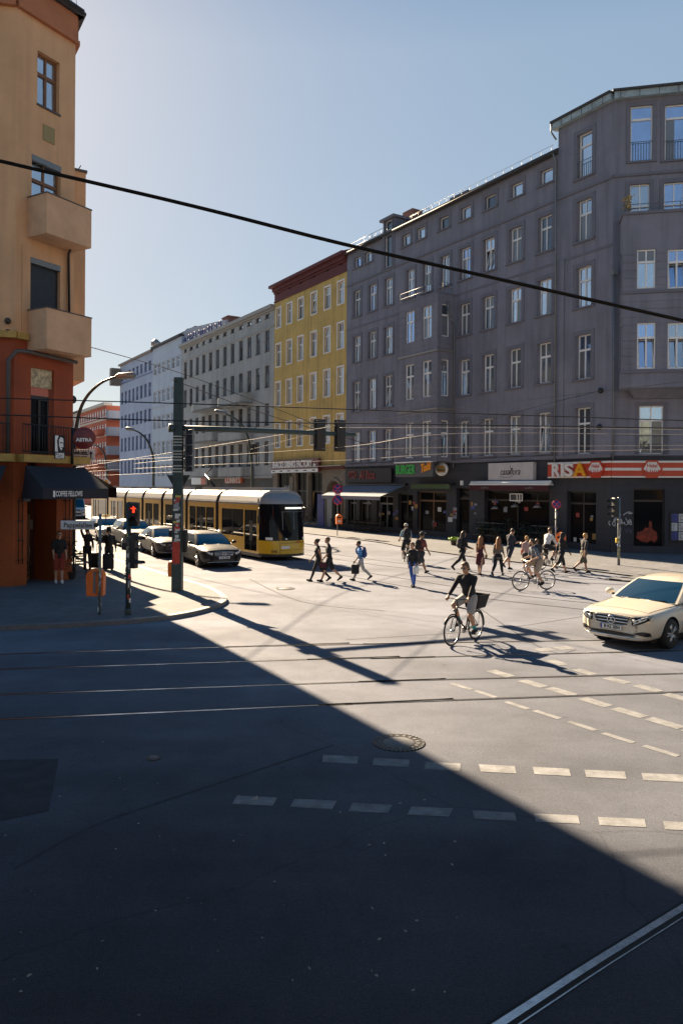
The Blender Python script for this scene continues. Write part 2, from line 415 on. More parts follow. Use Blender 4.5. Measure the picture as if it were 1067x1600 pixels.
# right row
e = [G(1067, 912) + Vector((30, -6, 0)), G(1067, 912), G(1000, 902), G(930, 893), G(860, 884.5), G(760, 873), G(637, 856), G(508, 837)]
e += [e[-1] + d_row * 60, e[-1] + d_row * 160]
rse = smooth_curve(e, 5)
sidewalk(rse, [rse[-1] - n_row * 9, rse[0] + Vector((0, 14, 0))], 'right', 'shaded pavement along the shop fronts', 0.05)
# tram rails
def ribbon(mb, pts, w0, w1, z, mi=0):
    a = ring_offset(pts, w0); b = ring_offset(pts, w1)
    for i in range(len(pts) - 1):
        mb.quad(a[i] + UP * z, a[i + 1] + UP * z, b[i + 1] + UP * z, b[i] + UP * z, mi)
def ext(pts, l0, l1):
    return [pts[0] + (pts[0] - pts[1]).normalized() * l0] + pts + [pts[-1] + (pts[-1] - pts[-2]).normalized() * l1]
RAILS = [ext([G(200, 1016.5), G(353, 1011.5), G(680, 1005), G(934, 1001)], 60, 60), ext([G(200, 1040), G(480, 1031), G(680, 1027), G(992, 1019)], 60, 60),
         ext([G(200, 1079), G(596, 1065), G(1067, 1053)], 60, 60), ext([G(200, 1116), G(533, 1101), G(1067, 1082)], 60, 60),
         ext([G(1067, 1420), G(926, 1508), G(785, 1600)], 8, 4), ext([G(1300, 1440), G(1190, 1510), G(1067, 1620)], 8, 4)]
tr = MB()
for pts in RAILS:
    s_ = smooth_curve(pts, 5)
    if pts is RAILS[4] or pts is RAILS[5]:
        ribbon(tr, s_, -0.035, 0.025, 0.006, 0); ribbon(tr, s_, 0.025, 0.07, 0.005, 1); ribbon(tr, s_, -0.06, -0.035, 0.005, 1); ribbon(tr, s_, 0.07, 0.082, 0.006, 0)
    else:
        ribbon(tr, s_, -0.035, 0.025, 0.006, 0); ribbon(tr, s_, 0.025, 0.06, 0.005, 1)
# the tram's own track and a curve joining
TF = G(437, 875)
for k in (-0.72, 0.72):
    c0 = TF + Vector((0.848, 0.53, 0)) * k
    pts = [c0 + d_row * 120, c0 + d_row * 20, c0, c0 - d_row * 8, c0 - d_row * 14 + Vector((0.6, 0, 0)), c0 - d_row * 19 + Vector((2.5, 0.6, 0))]
    s_ = smooth_curve(pts, 6); ribbon(tr, s_, -0.02, 0.02, 0.007, 0); ribbon(tr, s_, 0.02, 0.05, 0.005, 1)
    c1 = c0 + Vector((0.848, 0.53, 0)) * 3.3
    s_ = smooth_curve([c1 + d_row * 120, c1 + d_row * 30, c1 + d_row * 6, c1, c1 - d_row * 6 + Vector((0.8, 0, 0)), c1 - d_row * 12 + Vector((5, 0, 0)), c1 - d_row * 15 + Vector((14, 1.0, 0)), c1 - d_row * 15 + Vector((40, 4, 0))], 6)
    ribbon(tr, s_, -0.02, 0.02, 0.007, 0); ribbon(tr, s_, 0.02, 0.05, 0.005, 1)
o = tr.build('tram_track', [M_RAIL, M_GROOVE]); tag(o, 'grooved tram rails set flush in the asphalt', 'track', kind='structure')
# painted dashes
mk = MB()
def dash(x0, x1, y0, y1, hgt, slant=-6):
    zz = 0.004
    ps = [G(x0 + slant, y0 + hgt), G(x1 + slant, y1 + hgt), G(x1, y1), G(x0, y0)]
    mk.quad(*[p + UP * zz for p in ps])
for (a, b, y) in [(505, 560, 1180), (584, 640, 1185), (665, 720, 1191), (748, 804, 1195), (832, 889, 1199), (913, 976, 1203.5), (1002, 1068, 1208.5)]:
    dash(a, b, y, y + 3.0, 11.5, -2 if a < 700 else 3)
for (a, b, y) in [(370, 433, 1244), (460, 526, 1249), (551, 613, 1255.5), (643, 708, 1261), (738, 804, 1267.5), (834, 903, 1272), (934, 1007, 1277.5), (1036, 1105, 1284)]:
    dash(a, b, y, y + 3.2, 13, -7 if a < 700 else 3)
def dseries(cs, ln, wd):
    cs = [G(540 + x / 2.0247, 1000 + y / 2.0247) for x, y in cs]
    for i, c in enumerate(cs):
        a = cs[max(i - 1, 0)]; b = cs[min(i + 1, len(cs) - 1)]
        t = (b - a).normalized(); n = Vector((-t.y, t.x, 0))
        mk.quad(*[c + t * sx * ln / 2 + n * sy * wd / 2 + UP * 0.004 for sx, sy in ((-1, -1), (1, -1), (1, 1), (-1, 1))], 1)
dseries([(490, 107), (592, 139), (682, 164), (790, 198), (897, 231), (1010, 264), (1130, 300)], 0.55, 0.24)
dseries([(365, 148), (442, 172), (542, 208), (637, 237), (747, 273), (862, 311), (997, 352)], 0.5, 0.12)
dseries([(630, 31), (690, 26)], 0.42, 0.3)
dseries([(668, 72), (755, 102), (858, 129), (955, 154), (1050, 182), (1140, 206)], 0.48, 0.24)
o = mk.build('road_marking', [M_PAINT, M_PAINT2]); tag(o, 'worn white dashed lines on the asphalt', 'road marking', kind='structure')
# darker asphalt patches and tar seams
M_PATCH = mat('asphalt_patch', (0.061, 0.065, 0.076), 0.8, var=0.25, vscale=3, bump=0.3, bscale=70, spec=0.1)
pm = MB()
pm.poly([p + UP * 0.003 for p in (G(0, 1188), G(92, 1186), G(76, 1268), G(-30, 1290))])
for pts, w in (([G(20, 1360), G(150, 1290), G(330, 1228), G(520, 1165)], 0.02), ([G(720, 930), G(840, 1010), G(900, 1016)], 0.02), ([G(390, 905), G(470, 940), G(600, 955)], 0.03), ([G(540, 1000), G(760, 985), G(920, 962)], 0.02)):
    ribbon(pm, smooth_curve(pts, 6), -w, w, 0.0025)
o = pm.build('asphalt_patch', M_PATCH); tag(o, 'darker repaired asphalt and tar seams', 'road', kind='structure')
# manhole covers
M_IRON = mat('cast_iron', (0.06, 0.055, 0.05), 0.45, 0.6, var=0.3, vscale=30)
def manhole(x, y, r, label, light):
    c = G(x, y); t = thing('manhole_cover', label, 'manhole cover', c)
    b = MB(); b.lathe([(r, 0.0), (r, 0.006), (r * 0.86, 0.008)], (0, 0, 0), 40)
    b.build('frame', M_IRON, t)
    c2 = MB(); c2.lathe([(r * 0.6, 0.006), (r * 0.58, 0.012)], (0, 0, 0), 32); c2.build('lid', M_KERB if light else M_IRON, t)
    d = MB()
    for k in range(36):
        a = 2 * math.pi * k / 36
        d.box((r * 0.93 * math.cos(a), r * 0.93 * math.sin(a), 0.010), (r * 0.09, r * 0.07, 0.006), M=Matrix.Rotation(a, 3, 'Z'))
        if k % 2: d.box((r * 0.72 * math.cos(a), r * 0.72 * math.sin(a), 0.011), (r * 0.14, r * 0.11, 0.006), M=Matrix.Rotation(a, 3, 'Z'))
    d.build('ribs', M_KERB, t)
manhole(623, 1161, 0.37, 'large round cast iron manhole cover at the edge of the long shadow', True)
manhole(240, 1185, 0.10, 'tiny round pale valve cover in the shaded asphalt', True)
manhole(445, 920, 0.36, 'round manhole cover in the sunlit road behind the tall pole', True)
# litter: pale bits of leaf and paper on the shaded road
lm = MB(); rl = random.Random(3)
for k in range(60):
    x, y = rl.uniform(0, 720), rl.uniform(1100, 1600)
    if y < 1180 + (x - 540) * 0.8: y = rl.uniform(1250, 1600)
    c = G(x, y); s_ = rl.uniform(0.006, 0.018); a = rl.uniform(0, 6.28)
    M_ = Matrix.Rotation(a, 3, 'Z')
    lm.poly([c + M_ @ Vector(p) * s_ + UP * 0.006 for p in ((-1, -0.4, 0), (0.1, -0.6, 0.2), (1.2, 0.1, 0.3), (0.2, 0.6, 0.6), (-0.8, 0.5, 0.2))])
c = G(398, 1251)
lm.poly([c + Vector(p) * 0.05 + UP * 0.008 for p in ((-1, -0.6, 0), (0.9, -0.1, 0), (0.5, 0.9, 0.6), (-0.4, 0.2, 0.3))])
o = lm.build('litter', mat('leaf_litter', (0.32, 0.31, 0.29), 0.7)); tag(o, 'scattered pale leaf and paper scraps on the shaded asphalt', 'litter', kind='stuff')
# ---------------------------------------------------------------- buildings
def rnd(seed): return random.Random(seed)
_wr = random.Random(11)
M_SHOPG_ = [None]
def lerp_(a, b, t): return a + (b - a) * t
def window(F, parent, u0, u1, z0, z1, off=-0.16, frame=None, style='cross', bar=0.07, glass=None, sill=None, top=0.68, sash_open=False, mull=True):
    """one window: frame mesh (child of the building) with its pane as a sub-part"""
    frame = frame or M_WHITE
    mb = MB(); o0, o1 = off - 0.03, off + 0.03
    F.box(mb, u0, u0 + bar, z0, z1, o0, o1); F.box(mb, u1 - bar, u1, z0, z1, o0, o1)
    F.box(mb, u0 + bar, u1 - bar, z0, z0 + bar * 1.3, o0, o1); F.box(mb, u0 + bar, u1 - bar, z1 - bar, z1, o0, o1)
    zt = z0 + (z1 - z0) * top; um = (u0 + u1) / 2
    if style == 'cross':
        F.box(mb, u0 + bar, u1 - bar, zt - bar * 0.8, zt + bar * 0.8, o0 - 0.005, o1 + 0.02)
    if mull and style != 'single':
        F.box(mb, um - bar * 0.6, um + bar * 0.6, z0 + bar * 1.3, zt - bar * 0.8 if style == 'cross' else z1 - bar, o0, o1 + 0.008)
        if style == 'cross': F.box(mb, um - bar * 0.5, um + bar * 0.5, zt + bar * 0.8, z1 - bar, o0, o1 + 0.008)
    if sill: F.box(mb, u0 - 0.04, u1 + 0.04, z0 - 0.05, z0, off, sill)
    tilt = style == 'cross' and mull and _wr.random() < 0.14
    if tilt:
        tf = lambda q, f: F.pt(q, lerp_(z0 + bar, zt - bar, f), off + 0.035 - 0.26 * f)
        for q in (u0 + bar * 1.4, um, u1 - bar * 1.4): mb.tube([tf(q, 0), tf(q, 1)], 0.035, 4)
        mb.tube([tf(u0 + bar, 1), tf(u1 - bar, 1)], 0.035, 4)
    w = mb.build('window', frame, parent)
    gm = MB(); j = [_wr.uniform(-0.011, 0.011) for _ in range(4)]
    gl = glass if glass is not None else M_GLASS[_wr.choice([0, 0, 1, 1, 2, 3])]
    go = off - 0.012; cq = 1 if _wr.random() < 0.22 else 0
    if style == 'cross':
        gm.quad(F.pt(u0 + bar, zt, go + j[0]), F.pt(u1 - bar, zt, go - j[0]), F.pt(u1 - bar, z1 - bar, go + j[1]), F.pt(u0 + bar, z1 - bar, go + j[0]), 1 if _wr.random() < 0.12 else 0)
        t_ = -0.24 if tilt else 0.0
        gm.quad(F.pt(u0 + bar, z0 + bar, go + j[2]), F.pt(u1 - bar, z0 + bar, go - j[2]), F.pt(u1 - bar, zt, go - j[2] + t_), F.pt(u0 + bar, zt, go + j[3] + t_), 0)
        if cq:
            e0, e1 = _wr.choice([(0.0, 0.45), (0.5, 1.0), (0.0, 1.0), (0.62, 1.0)]); zc = z0 + bar if _wr.random() < 0.6 else lerp_(z0, zt, 0.4)
            a_, b_ = lerp_(u0 + bar, u1 - bar, e0), lerp_(u0 + bar, u1 - bar, e1)
            if not tilt: gm.quad(F.pt(a_, zc, go + 0.018), F.pt(b_, zc, go + 0.018), F.pt(b_, zt, go + 0.018), F.pt(a_, zt, go + 0.018), 1)
    else:
        gm.quad(F.pt(u0 + bar, z0 + bar, go + j[0]), F.pt(u1 - bar, z0 + bar, go - j[0]), F.pt(u1 - bar, z1 - bar, go + j[1]), F.pt(u0 + bar, z1 - bar, go - j[1]))
    gm.build('pane', [gl, M_GLASS[4] if gl is not M_SHOPG_[0] else gl], w)
    # a little room behind, so the opening is closed
    return w
def slab_roof(pts, z, h, mats, parent, name='roof'):
    mb = MB(); mb.prism([Vector((p.x, p.y, z)) for p in pts], UP * h); return mb.build(name, mats, parent)

# ================= dark grey corner building (right) =================
A_pt = Vector((12.9, 45.5, 0))
FR = Fac(A_pt, d_row, n_row)
M_DKG = mat('dark_grey_render', (0.205, 0.205, 0.250), 0.8, var=0.16, vscale=0.5, streak=0.24, bump=0.15, bscale=60)
M_DKG2 = mat('dark_grey_trim', (0.155, 0.154, 0.188), 0.8, var=0.08, vscale=2)
M_NAVY = mat('navy_shop_base', (0.034, 0.037, 0.050), 0.7, var=0.18, vscale=0.8, streak=0.15)
M_ROOFT = mat('dark_roof_tile', (0.05, 0.05, 0.055), 0.7, var=0.3, vscale=4)
M_COPPER = mat('verdigris_fascia', (0.30, 0.38, 0.42), 0.5, var=0.35, vscale=2.5)
grey_b = thing('apartment_building', 'long dark grey six storey apartment building with white windows on the corner', 'building', A_pt)
grey_b_inv = Matrix.Translation(-A_pt)
def U(x, y=568, off=0.0): return FR.uz(x, y, off)[0]
u_end = U(541, 600)
cols_r = [U(x) for x in (850, 804, 762.5, 725.5)]
cols_l = [U(x, 600) for x in (606, 581, 557)]
cols_or_top = [U(695, 440), U(667, 435), U(641, 435)]
rows = {1: (22.30, 23.20), 2: (18.15, 20.35), 3: (14.25, 16.45), 4: (10.05, 12.55), 5: (5.75, 8.25)}
UC = U(958, 300)                     # where the chamfer starts (negative u)
OR0, OR1, ORP = U(708.5, 560), None, 1.45
ORp = Fac(A_pt + n_row * ORP, d_row, n_row)
OR1 = ORp.uz(624, 560)[0]
ZB, ZE, ZR = 5.45, 23.75, 25.25       # top of shop zone, eaves, raised corner eaves
holes = []; wins = []
for u in cols_r + cols_l:
    for k in (2, 3, 4, 5): wins.append((u - 0.56, u + 0.56, *rows[k], k))
for u in cols_or_top: wins.append((u - 0.5, u + 0.5, rows[2][0], rows[2][1], 2))
u_tall = U(607, 385)
for x, y in ((854, 272), (807.5, 292), (766, 311), (728, 328), (693.7, 346), (657.6, 363), (634.7, 376), (575.5, 402), (559, 411)):
    u = U(x, y); wins.append((u - 0.52, u + 0.52, rows[1][0], rows[1][1], 1))
holes = [w[:4] for w in wins]
u_s = U(870, 560)                    # seam between main part and raised corner part
mb = MB()
hm = [h for h in holes]
FR.wall(mb, u_s, u_end, ZB, ZE, hm + [(u_tall - 0.62, u_tall + 0.62, 21.2, ZE + 0.0)], 0.26, 0, 0, 0, 0.035, 0.24, 1, 0.08)
for z in (20.95, 17.15):
    FR.box(mb, u_s, u_end, z, z + 0.14, 0.002, 0.07 if z > 20 else 0.03, 1)
FR.box(mb, u_s, u_end, ZB - 0.1, ZB + 0.12, 0.003, 0.12, 1)
mb.build('wall', [M_DKG, M_DKG2], grey_b).matrix_parent_inverse = grey_b_inv
GB = lambda o: (setattr(o, 'matrix_parent_inverse', grey_b_inv), o)[1]
frw = random.Random(5)
for (a, b, c, d_, k) in wins:
    if k == 1: GB(window(FR, grey_b, a, b, c, d_, -0.2, style='single', sill=0.06))
    else: GB(window(FR, grey_b, a + 0.08, b - 0.08, c, d_, -0.2, sill=0.06, top=0.66, glass=M_GLASS[frw.choice([0, 1, 1, 3, 2, 1, 4])]))
# tall dormer window breaking the eaves
mb = MB()
FR.box(mb, u_tall - 0.62, u_tall - 0.5, 21.2, 25.0, -0.3, 0.06); FR.box(mb, u_tall + 0.5, u_tall + 0.62, 21.2, 25.0, -0.3, 0.06)
FR.box(mb, u_tall - 0.95, u_tall + 0.95, 25.0, 25.2, -3.5, 0.25); FR.box(mb, u_tall - 0.8, u_tall - 0.62, ZE, 25.0, -3.3, -0.02); FR.box(mb, u_tall + 0.62, u_tall + 0.8, ZE, 25.0, -3.3, -0.02)
GB(mb.build('dormer', M_DKG2, grey_b))
GB(window(FR, grey_b, u_tall - 0.5, u_tall + 0.5, 21.25, 24.98, -0.15, top=0.8, mull=False))
# oriel
o_h = []
for x0, x1 in ((634.5, 646), (661, 673)):
    ua, ub = ORp.uz(x0, 520)[0], ORp.uz(x1, 520)[0]; uc = (ua + ub) / 2
    for k in (3, 4, 5): o_h.append((uc - 0.52, uc + 0.52, rows[k][0], rows[k][1] + 0.1))
mb = MB(); zt = 17.2
ORp.wall(mb, OR0, OR1, ZB, zt, o_h, 0.2, 0, rmi=0)
ORp.bands(mb, OR0, OR1, ZB + 0.3, 16.9, o_h + [(OR0, OR1, 13.1, 13.6), (OR0, OR1, 9.0, 9.4)], 0.5, 0.035, 0.02, 0, 0.0, 0.04)
side_h = []
ORs = Fac(A_pt + d_row * OR0, n_row, -d_row)          # right return of the oriel
for k in (3, 4, 5): side_h.append((0.42, 1.08, rows[k][0], rows[k][1] + 0.1))
ORs.wall(mb, 0.0, ORP, ZB, zt, side_h, 0.2)
ORs.bands(mb, 0.0, ORP, ZB + 0.3, 16.9, side_h + [(0, 2, 13.1, 13.6), (0, 2, 9.0, 9.4)], 0.5, 0.035, 0.02, 0, 0.0, 0.04)
ORl = Fac(A_pt + d_row * OR1, n_row, d_row); ORl.wall(mb, 0.0, ORP, ZB, zt, (), 0.2)
mb.prism([FR.pt(OR0, zt, 0), FR.pt(OR1, zt, 0), FR.pt(OR1, zt, ORP), FR.pt(OR0, zt, ORP)], UP * 0.12, 1)
for z in (13.2, 9.1):
    ORp.box(mb, OR0 - 0.08, OR1 + 0.08, z, z + 0.12, 0.0, 0.09, 2); ORs.box(mb, 0.0, ORP, z, z + 0.12, 0.0, 0.08, 2)
ORp.box(mb, OR0 - 0.1, OR1 + 0.1, ZB - 0.05, ZB + 0.22, 0.0, 0.1, 1); mb.quad(FR.pt(OR0, ZB, 0), FR.pt(OR1, ZB, 0), FR.pt(OR1, ZB, ORP), FR.pt(OR0, ZB, ORP), 1)
GB(mb.build('oriel', [M_DKG, M_DKG2, mat('ledge_tin', (0.3, 0.28, 0.26), 0.4, 0.4)], grey_b))
for h in o_h: GB(window(ORp, grey_b, *h, -0.12, top=0.66))
for h in side_h: GB(window(ORs, grey_b, *h, -0.12, top=0.66, mull=False))
def railing(F, parent, u0, u1, z, h, off, n=None, bars=True, mat_=None, rails=(0.0, 0.5, 1.0), r=0.02):
    mb = MB(); n = n or max(2, int((u1 - u0) / 0.13))
    for q in rails: mb.tube([F.pt(u0, z + h * q, off), F.pt(u1, z + h * q, off)], r, 6)
    if bars:
        for i in range(n + 1): mb.tube([F.pt(u0 + (u1 - u0) * i / n, z, off), F.pt(u0 + (u1 - u0) * i / n, z + h, off)], r * 0.6, 5)
    else:
        for i in range(4): mb.tube([F.pt(u0 + (u1 - u0) * i / 3, z, off), F.pt(u0 + (u1 - u0) * i / 3, z + h, off)], r, 5)
    return mb.build('railing', mat_ or M_GALV, parent)
GB(railing(ORp, grey_b, OR0, OR1, zt + 0.12, 0.75, -0.06, bars=False)); GB(railing(ORs, grey_b, 0.1, ORP - 0.06, zt + 0.12, 0.75, 0.06 - 0.12, bars=False))
# eaves, roof, gutters
mb = MB(); FR.box(mb, u_s, u_tall - 0.95, ZE, ZE + 0.12, -0.3, 0.28); FR.box(mb, u_tall + 0.95, u_end, ZE, ZE + 0.12, -0.3, 0.28)
mb.tube([FR.pt(u_s, ZE + 0.06, 0.34), FR.pt(u_tall - 1, ZE + 0.06, 0.34)], 0.075, 8); mb.tube([FR.pt(u_tall + 1, ZE + 0.06, 0.34), FR.pt(u_end, ZE + 0.06, 0.34)], 0.075, 8)
GB(mb.build('gutter', M_ROOFT, grey_b))
mb = MB(); mb.prism([FR.pt(u_s, ZE + 0.1, 0.2), FR.pt(u_s, ZE + 0.3, 0.2), FR.pt(u_s, ZE + 3.0, -6), FR.pt(u_s, ZE + 3.0, -12), FR.pt(u_s, ZE, -12)], d_row * (u_end - u_s)); GB(mb.build('roof', M_ROOFT, grey_b))
mb = MB()
for i in range(26):
    u = u_s + 0.5 + i * 0.82
    if u < u_end - 0.3: mb.tube([FR.pt(u, ZE + 0.25, 0.1), FR.pt(u, ZE + 0.75, 0.0)], 0.012, 4)
mb.tube([FR.pt(u_s + 0.4, ZE + 0.72, 0.0), FR.pt(u_end - 9, ZE + 0.72, 0.0)], 0.012, 4)
GB(mb.build('snow_guard', M_GALV, grey_b))
GB(railing(FR, grey_b, U(596, 368), U(545, 395), ZE + 0.25, 0.7, -0.2, bars=False)); GB(railing(FR, grey_b, U(660, 345), U(630, 357), ZE + 0.3, 0.7, -0.6, bars=False))
for x, y, w_, h_ in ((638, 350, 1.3, 1.2), (718, 312, 2.0, 0.5), (780, 283, 1.6, 0.3)):
    u = U(x, y, -1.5); mb = MB(); FR.box(mb, u - w_ / 2, u + w_ / 2, ZE, ZE + 0.9 + h_, -2.4, -1.4); GB(mb.build('chimney' if h_ > 1 else 'skylight', mat('brick_chimney', (0.22, 0.1, 0.075), 0.8, var=0.3, vscale=6) if h_ > 1 else mat('slate_blue', (0.06, 0.07, 0.1), 0.5), grey_b))
mb = MB(); FR.box(mb, u_s, u_end, 5, ZE, -12.0, -11.8); p = [FR.pt(u_end, 0, 0), FR.pt(u_end, 0, -12)]
mb.quad(p[0], p[1], p[1] + UP * ZE, p[0] + UP * ZE); GB(mb.build('wall', M_DKG, grey_b))
# downpipes
mb = MB(); mb.tube([FR.pt(u_s + 0.1, ZE, 0.35), FR.pt(u_s + 0.1, ZE - 0.4, 0.1), FR.pt(u_s + 0.1, 21.2, 0.1), FR.pt(u_s + 0.02, 20.9, 0.16), FR.pt(u_s + 0.02, 5.0, 0.12)], 0.055, 8); GB(mb.build('downpipe', M_GALV, grey_b))
mb = MB(); u = OR0 - 0.18; mb.tube([FR.pt(u + 0.15, 16.7, 0.7), FR.pt(u + 0.1, 15.7, 0.5), FR.pt(u, 15.2, 0.1), FR.pt(u, 5.0, 0.1)], 0.05, 8); GB(mb.build('downpipe', M_GALV, grey_b))
# raised corner part: same plane, then the chamfer
mb = MB()
cw = []
uw = U(912, 430)
for z0, z1 in ((21.7, 24.3), (18.0, 20.4), (14.15, 16.5), (9.95, 12.55), (5.6, 8.3)): cw.append((uw - 0.55, uw + 0.55, z0, z1))
FR.wall(mb, UC, u_s, ZB, ZR, cw, 0.3, 0, 0.0, 0, 0.035, 0.24, 1, 0.08)
FR.box(mb, UC, u_s, 20.95, 21.1, 0.002, 0.08, 1); FR.box(mb, u_s - 0.55, u_s - 0.15, ZB, 17.3, 0.002, 0.06, 0); FR.box(mb, UC - 0.02, u_s, ZB - 0.1, ZB + 0.12, 0.003, 0.12, 1)
FR.box(mb, UC + 0.02, u_s, 17.15, 17.3, 0.002, 0.03, 1)
mb.quad(FR.pt(u_s, ZE, 0), FR.pt(u_s, ZE, -9), FR.pt(u_s, ZR, -9), FR.pt(u_s, ZR, 0))
c_pt = FR.pt(UC, 0)
d_ch = Vector((0.976, -0.219, 0)).normalized(); n_ch = Vector((-0.219, -0.976, 0)).normalized()
FC = Fac(c_pt, d_ch, n_ch); LC = 9.0
ch = []
for (x0, y0, x1, y1) in ((985, 164, 1019.5, 251), (1038.5, 162, 1073, 249)): ch.append(FC.rect(x0, y0, x1, y1))
ch.append((ch[1][0] + (ch[1][0] - ch[0][0]), ch[1][1] + (ch[1][0] - ch[0][0]), ch[1][2], ch[1][3]))
t_ = [FC.rect(984, 287, 1015, 340), FC.rect(1037, 284, 1069, 340)]
for r in t_: ch.append((r[0], r[1], 17.4, r[3]))
dgw = FC.rect(998, 634, 1036, 721); ch.append((dgw[0], dgw[1], 5.52, dgw[3]))
FC.wall(mb, 0, LC, ZB, ZR, ch, 0.28, 0, 0, 0, 0.035, 0.22, 1, 0.05)
FC.box(mb, 0.0, LC, 20.95, 21.1, 0.002, 0.08, 1)
FC.bands(mb, 0.05, LC, ZB + 0.3, 9.6, ch, 0.42, 0.035, 0.02, 0)
GB(mb.build('wall', [M_DKG, M_DKG2], grey_b))
mb = MB(); FR.box(mb, UC, u_s + 0.3, ZR, ZR + 0.36, -0.2, 0.3, 0); FC.box(mb, 0.0, LC, ZR, ZR + 0.36, -0.2, 0.3, 0)
FR.box(mb, UC - 0.02, u_s + 0.32, ZR + 0.36, ZR + 0.48, -6, 0.42, 1); FC.box(mb, -0.1, LC, ZR + 0.36, ZR + 0.48, -6, 0.42, 1)
for i in range(8): (FR.box if UC + 0.6 + i * 0.75 < u_s else (lambda *a: None))(mb, UC + 0.5 + i * 0.75, UC + 0.53 + i * 0.75, ZR, ZR + 0.36, 0.3, 0.315, 1); FC.box(mb, 0.3 + i * 1.0, 0.33 + i * 1.0, ZR, ZR + 0.36, 0.3, 0.315, 1)
GB(mb.build('roof', [M_COPPER, M_ROOFT], grey_b))
mb = MB(); mb.tube([FR.pt(u_s + 0.25, ZR + 0.35, 0.35), FR.pt(u_s + 0.35, ZR - 0.1, 0.25), FR.pt(u_s + 0.1, ZR - 0.6, 0.08)], 0.055, 8); GB(mb.build('downpipe', M_GALV, grey_b))
for i, h in enumerate(cw): GB(window(FR, grey_b, h[0] + 0.08, h[1] - 0.06, h[2], h[3], -0.22, sill=0.06, top=0.66 if i else 0.72, mull=bool(i)))
GB(railing(FR, grey_b, cw[0][0], cw[0][1], cw[0][2] + 0.05, 0.95, -0.02, rails=(0, 1)))
for h in ch[:3]:
    GB(window(FC, grey_b, h[0], h[1], h[2], h[3], -0.14, mull=False, top=0.76, glass=M_GLASS[3])); GB(railing(FC, grey_b, h[0], h[1], h[2] + 0.05, 1.05, -0.04, rails=(0, 1)))
for h in ch[3:5]: GB(window(FC, grey_b, h[0], h[1], h[2], h[3], -0.14, top=0.6))
GB(window(FC, grey_b, *ch[5], -0.1, top=0.70)); GB(railing(FC, grey_b, ch[5][0] - 0.1, ch[5][1] + 0.25, 5.6, 0.95, 0.1, rails=(0, 1)))
# corner oriel
CP = 1.25
FO = Fac(c_pt + n_ch * CP, d_ch, n_ch)
co0 = FO.uz(973, 450)[0]; zb_, zt_ = FO.uz(1000, 606)[1], FO.uz(1000, 334)[1]
oh = []
for (x0, x1) in ((995, 1024), (1043, 1072)):
    for (y0, y1) in ((389, 450), (504, 576)):
        r = FO.rect(x0, y0, x1, y1); oh.append(r)
x2 = oh[2][0] - oh[0][0]
oh += [(oh[2][0] + x2, oh[2][1] + x2, *oh[2][2:]), (oh[3][0] + x2, oh[3][1] + x2, *oh[3][2:])]
mb = MB(); FO.wall(mb, co0, LC, zb_, zt_, oh, 0.16); zmid = [FO.uz(1000, y)[1] for y in (456, 580)]
FO.bands(mb, co0, LC, zb_ + 0.05, FO.uz(1000, 385)[1], oh + [(0, LC, z - 0.1, z + 0.1) for z in zmid], 0.42, 0.035, 0.02, 0, 0, 0.04)
for z in zmid: FO.box(mb, co0 - 0.08, LC, z - 0.08, z + 0.06, 0.0, 0.08, 1)
FO.box(mb, co0 - 0.08, LC, zt_, zt_ + 0.15, -CP, 0.08, 1)
FOs = Fac(c_pt + d_ch * co0, n_ch, -d_ch); sh = [(0.3, 0.9, r[2], r[3]) for r in oh[:2]]
FOs.wall(mb, 0, CP, zb_, zt_, sh, 0.16); FOs.bands(mb, 0, CP, zb_ + 0.05, zt_ - 1.9, sh, 0.42, 0.035, 0.02)
q = [FC.pt(co0, zb_), FC.pt(LC, zb_), FC.pt(LC, zb_, CP), FC.pt(co0, zb_, CP)]; mb.quad(*q)
mb.prism([FC.pt(co0 + 0.5, zb_, 0), FC.pt(co0 + 0.5, zb_, CP - 0.35), FC.pt(co0 + 0.8, zb_ - 0.45, 0.2), FC.pt(co0 + 0.8, zb_ - 0.45, 0)], d_ch * (LC - co0 - 1))
GB(mb.build('oriel', [M_DKG, M_DKG2], grey_b))
for i, r in enumerate(oh): GB(window(FO, grey_b, *r, -0.1, top=0.68, glass=M_GLASS[[1, 3, 3, 0, 1, 1][i]]))
for r in sh: GB(window(FOs, grey_b, *r, -0.1, top=0.66, mull=False))
GB(railing(FO, grey_b, co0, LC, zt_ + 0.15, 0.42, -0.05, bars=False))
mb = MB(); mb.tube([FC.pt(co0 - 0.3, 15.5, 0.25), FC.pt(co0 - 0.3, 5.0, 0.12)], 0.05, 8); mb.box(FC.pt(co0 - 0.3, 15.6, 0.25), (0.25, 0.25, 0.3)); GB(mb.build('downpipe', M_GALV, grey_b))
# terrace plants
mb = MB(); rp = random.Random(4)
for u in (co0 + 0.25,):
    for k in range(60):
        c = FO.pt(u + rp.gauss(0, 0.13), zt_ + 0.35 + rp.random() * 0.75, -0.2 + rp.gauss(0, 0.12)); mb.box(c, (0.1, 0.1, 0.02), 0, Matrix.Rotation(rp.uniform(0, 6), 3, (rp.random(), rp.random(), rp.random())))
t = mb.build('potted_plant', mat('straw_plant', (0.4, 0.28, 0.1), 0.8)); tag(t, 'dry straw coloured plant on the corner of the high grey terrace', 'plant')
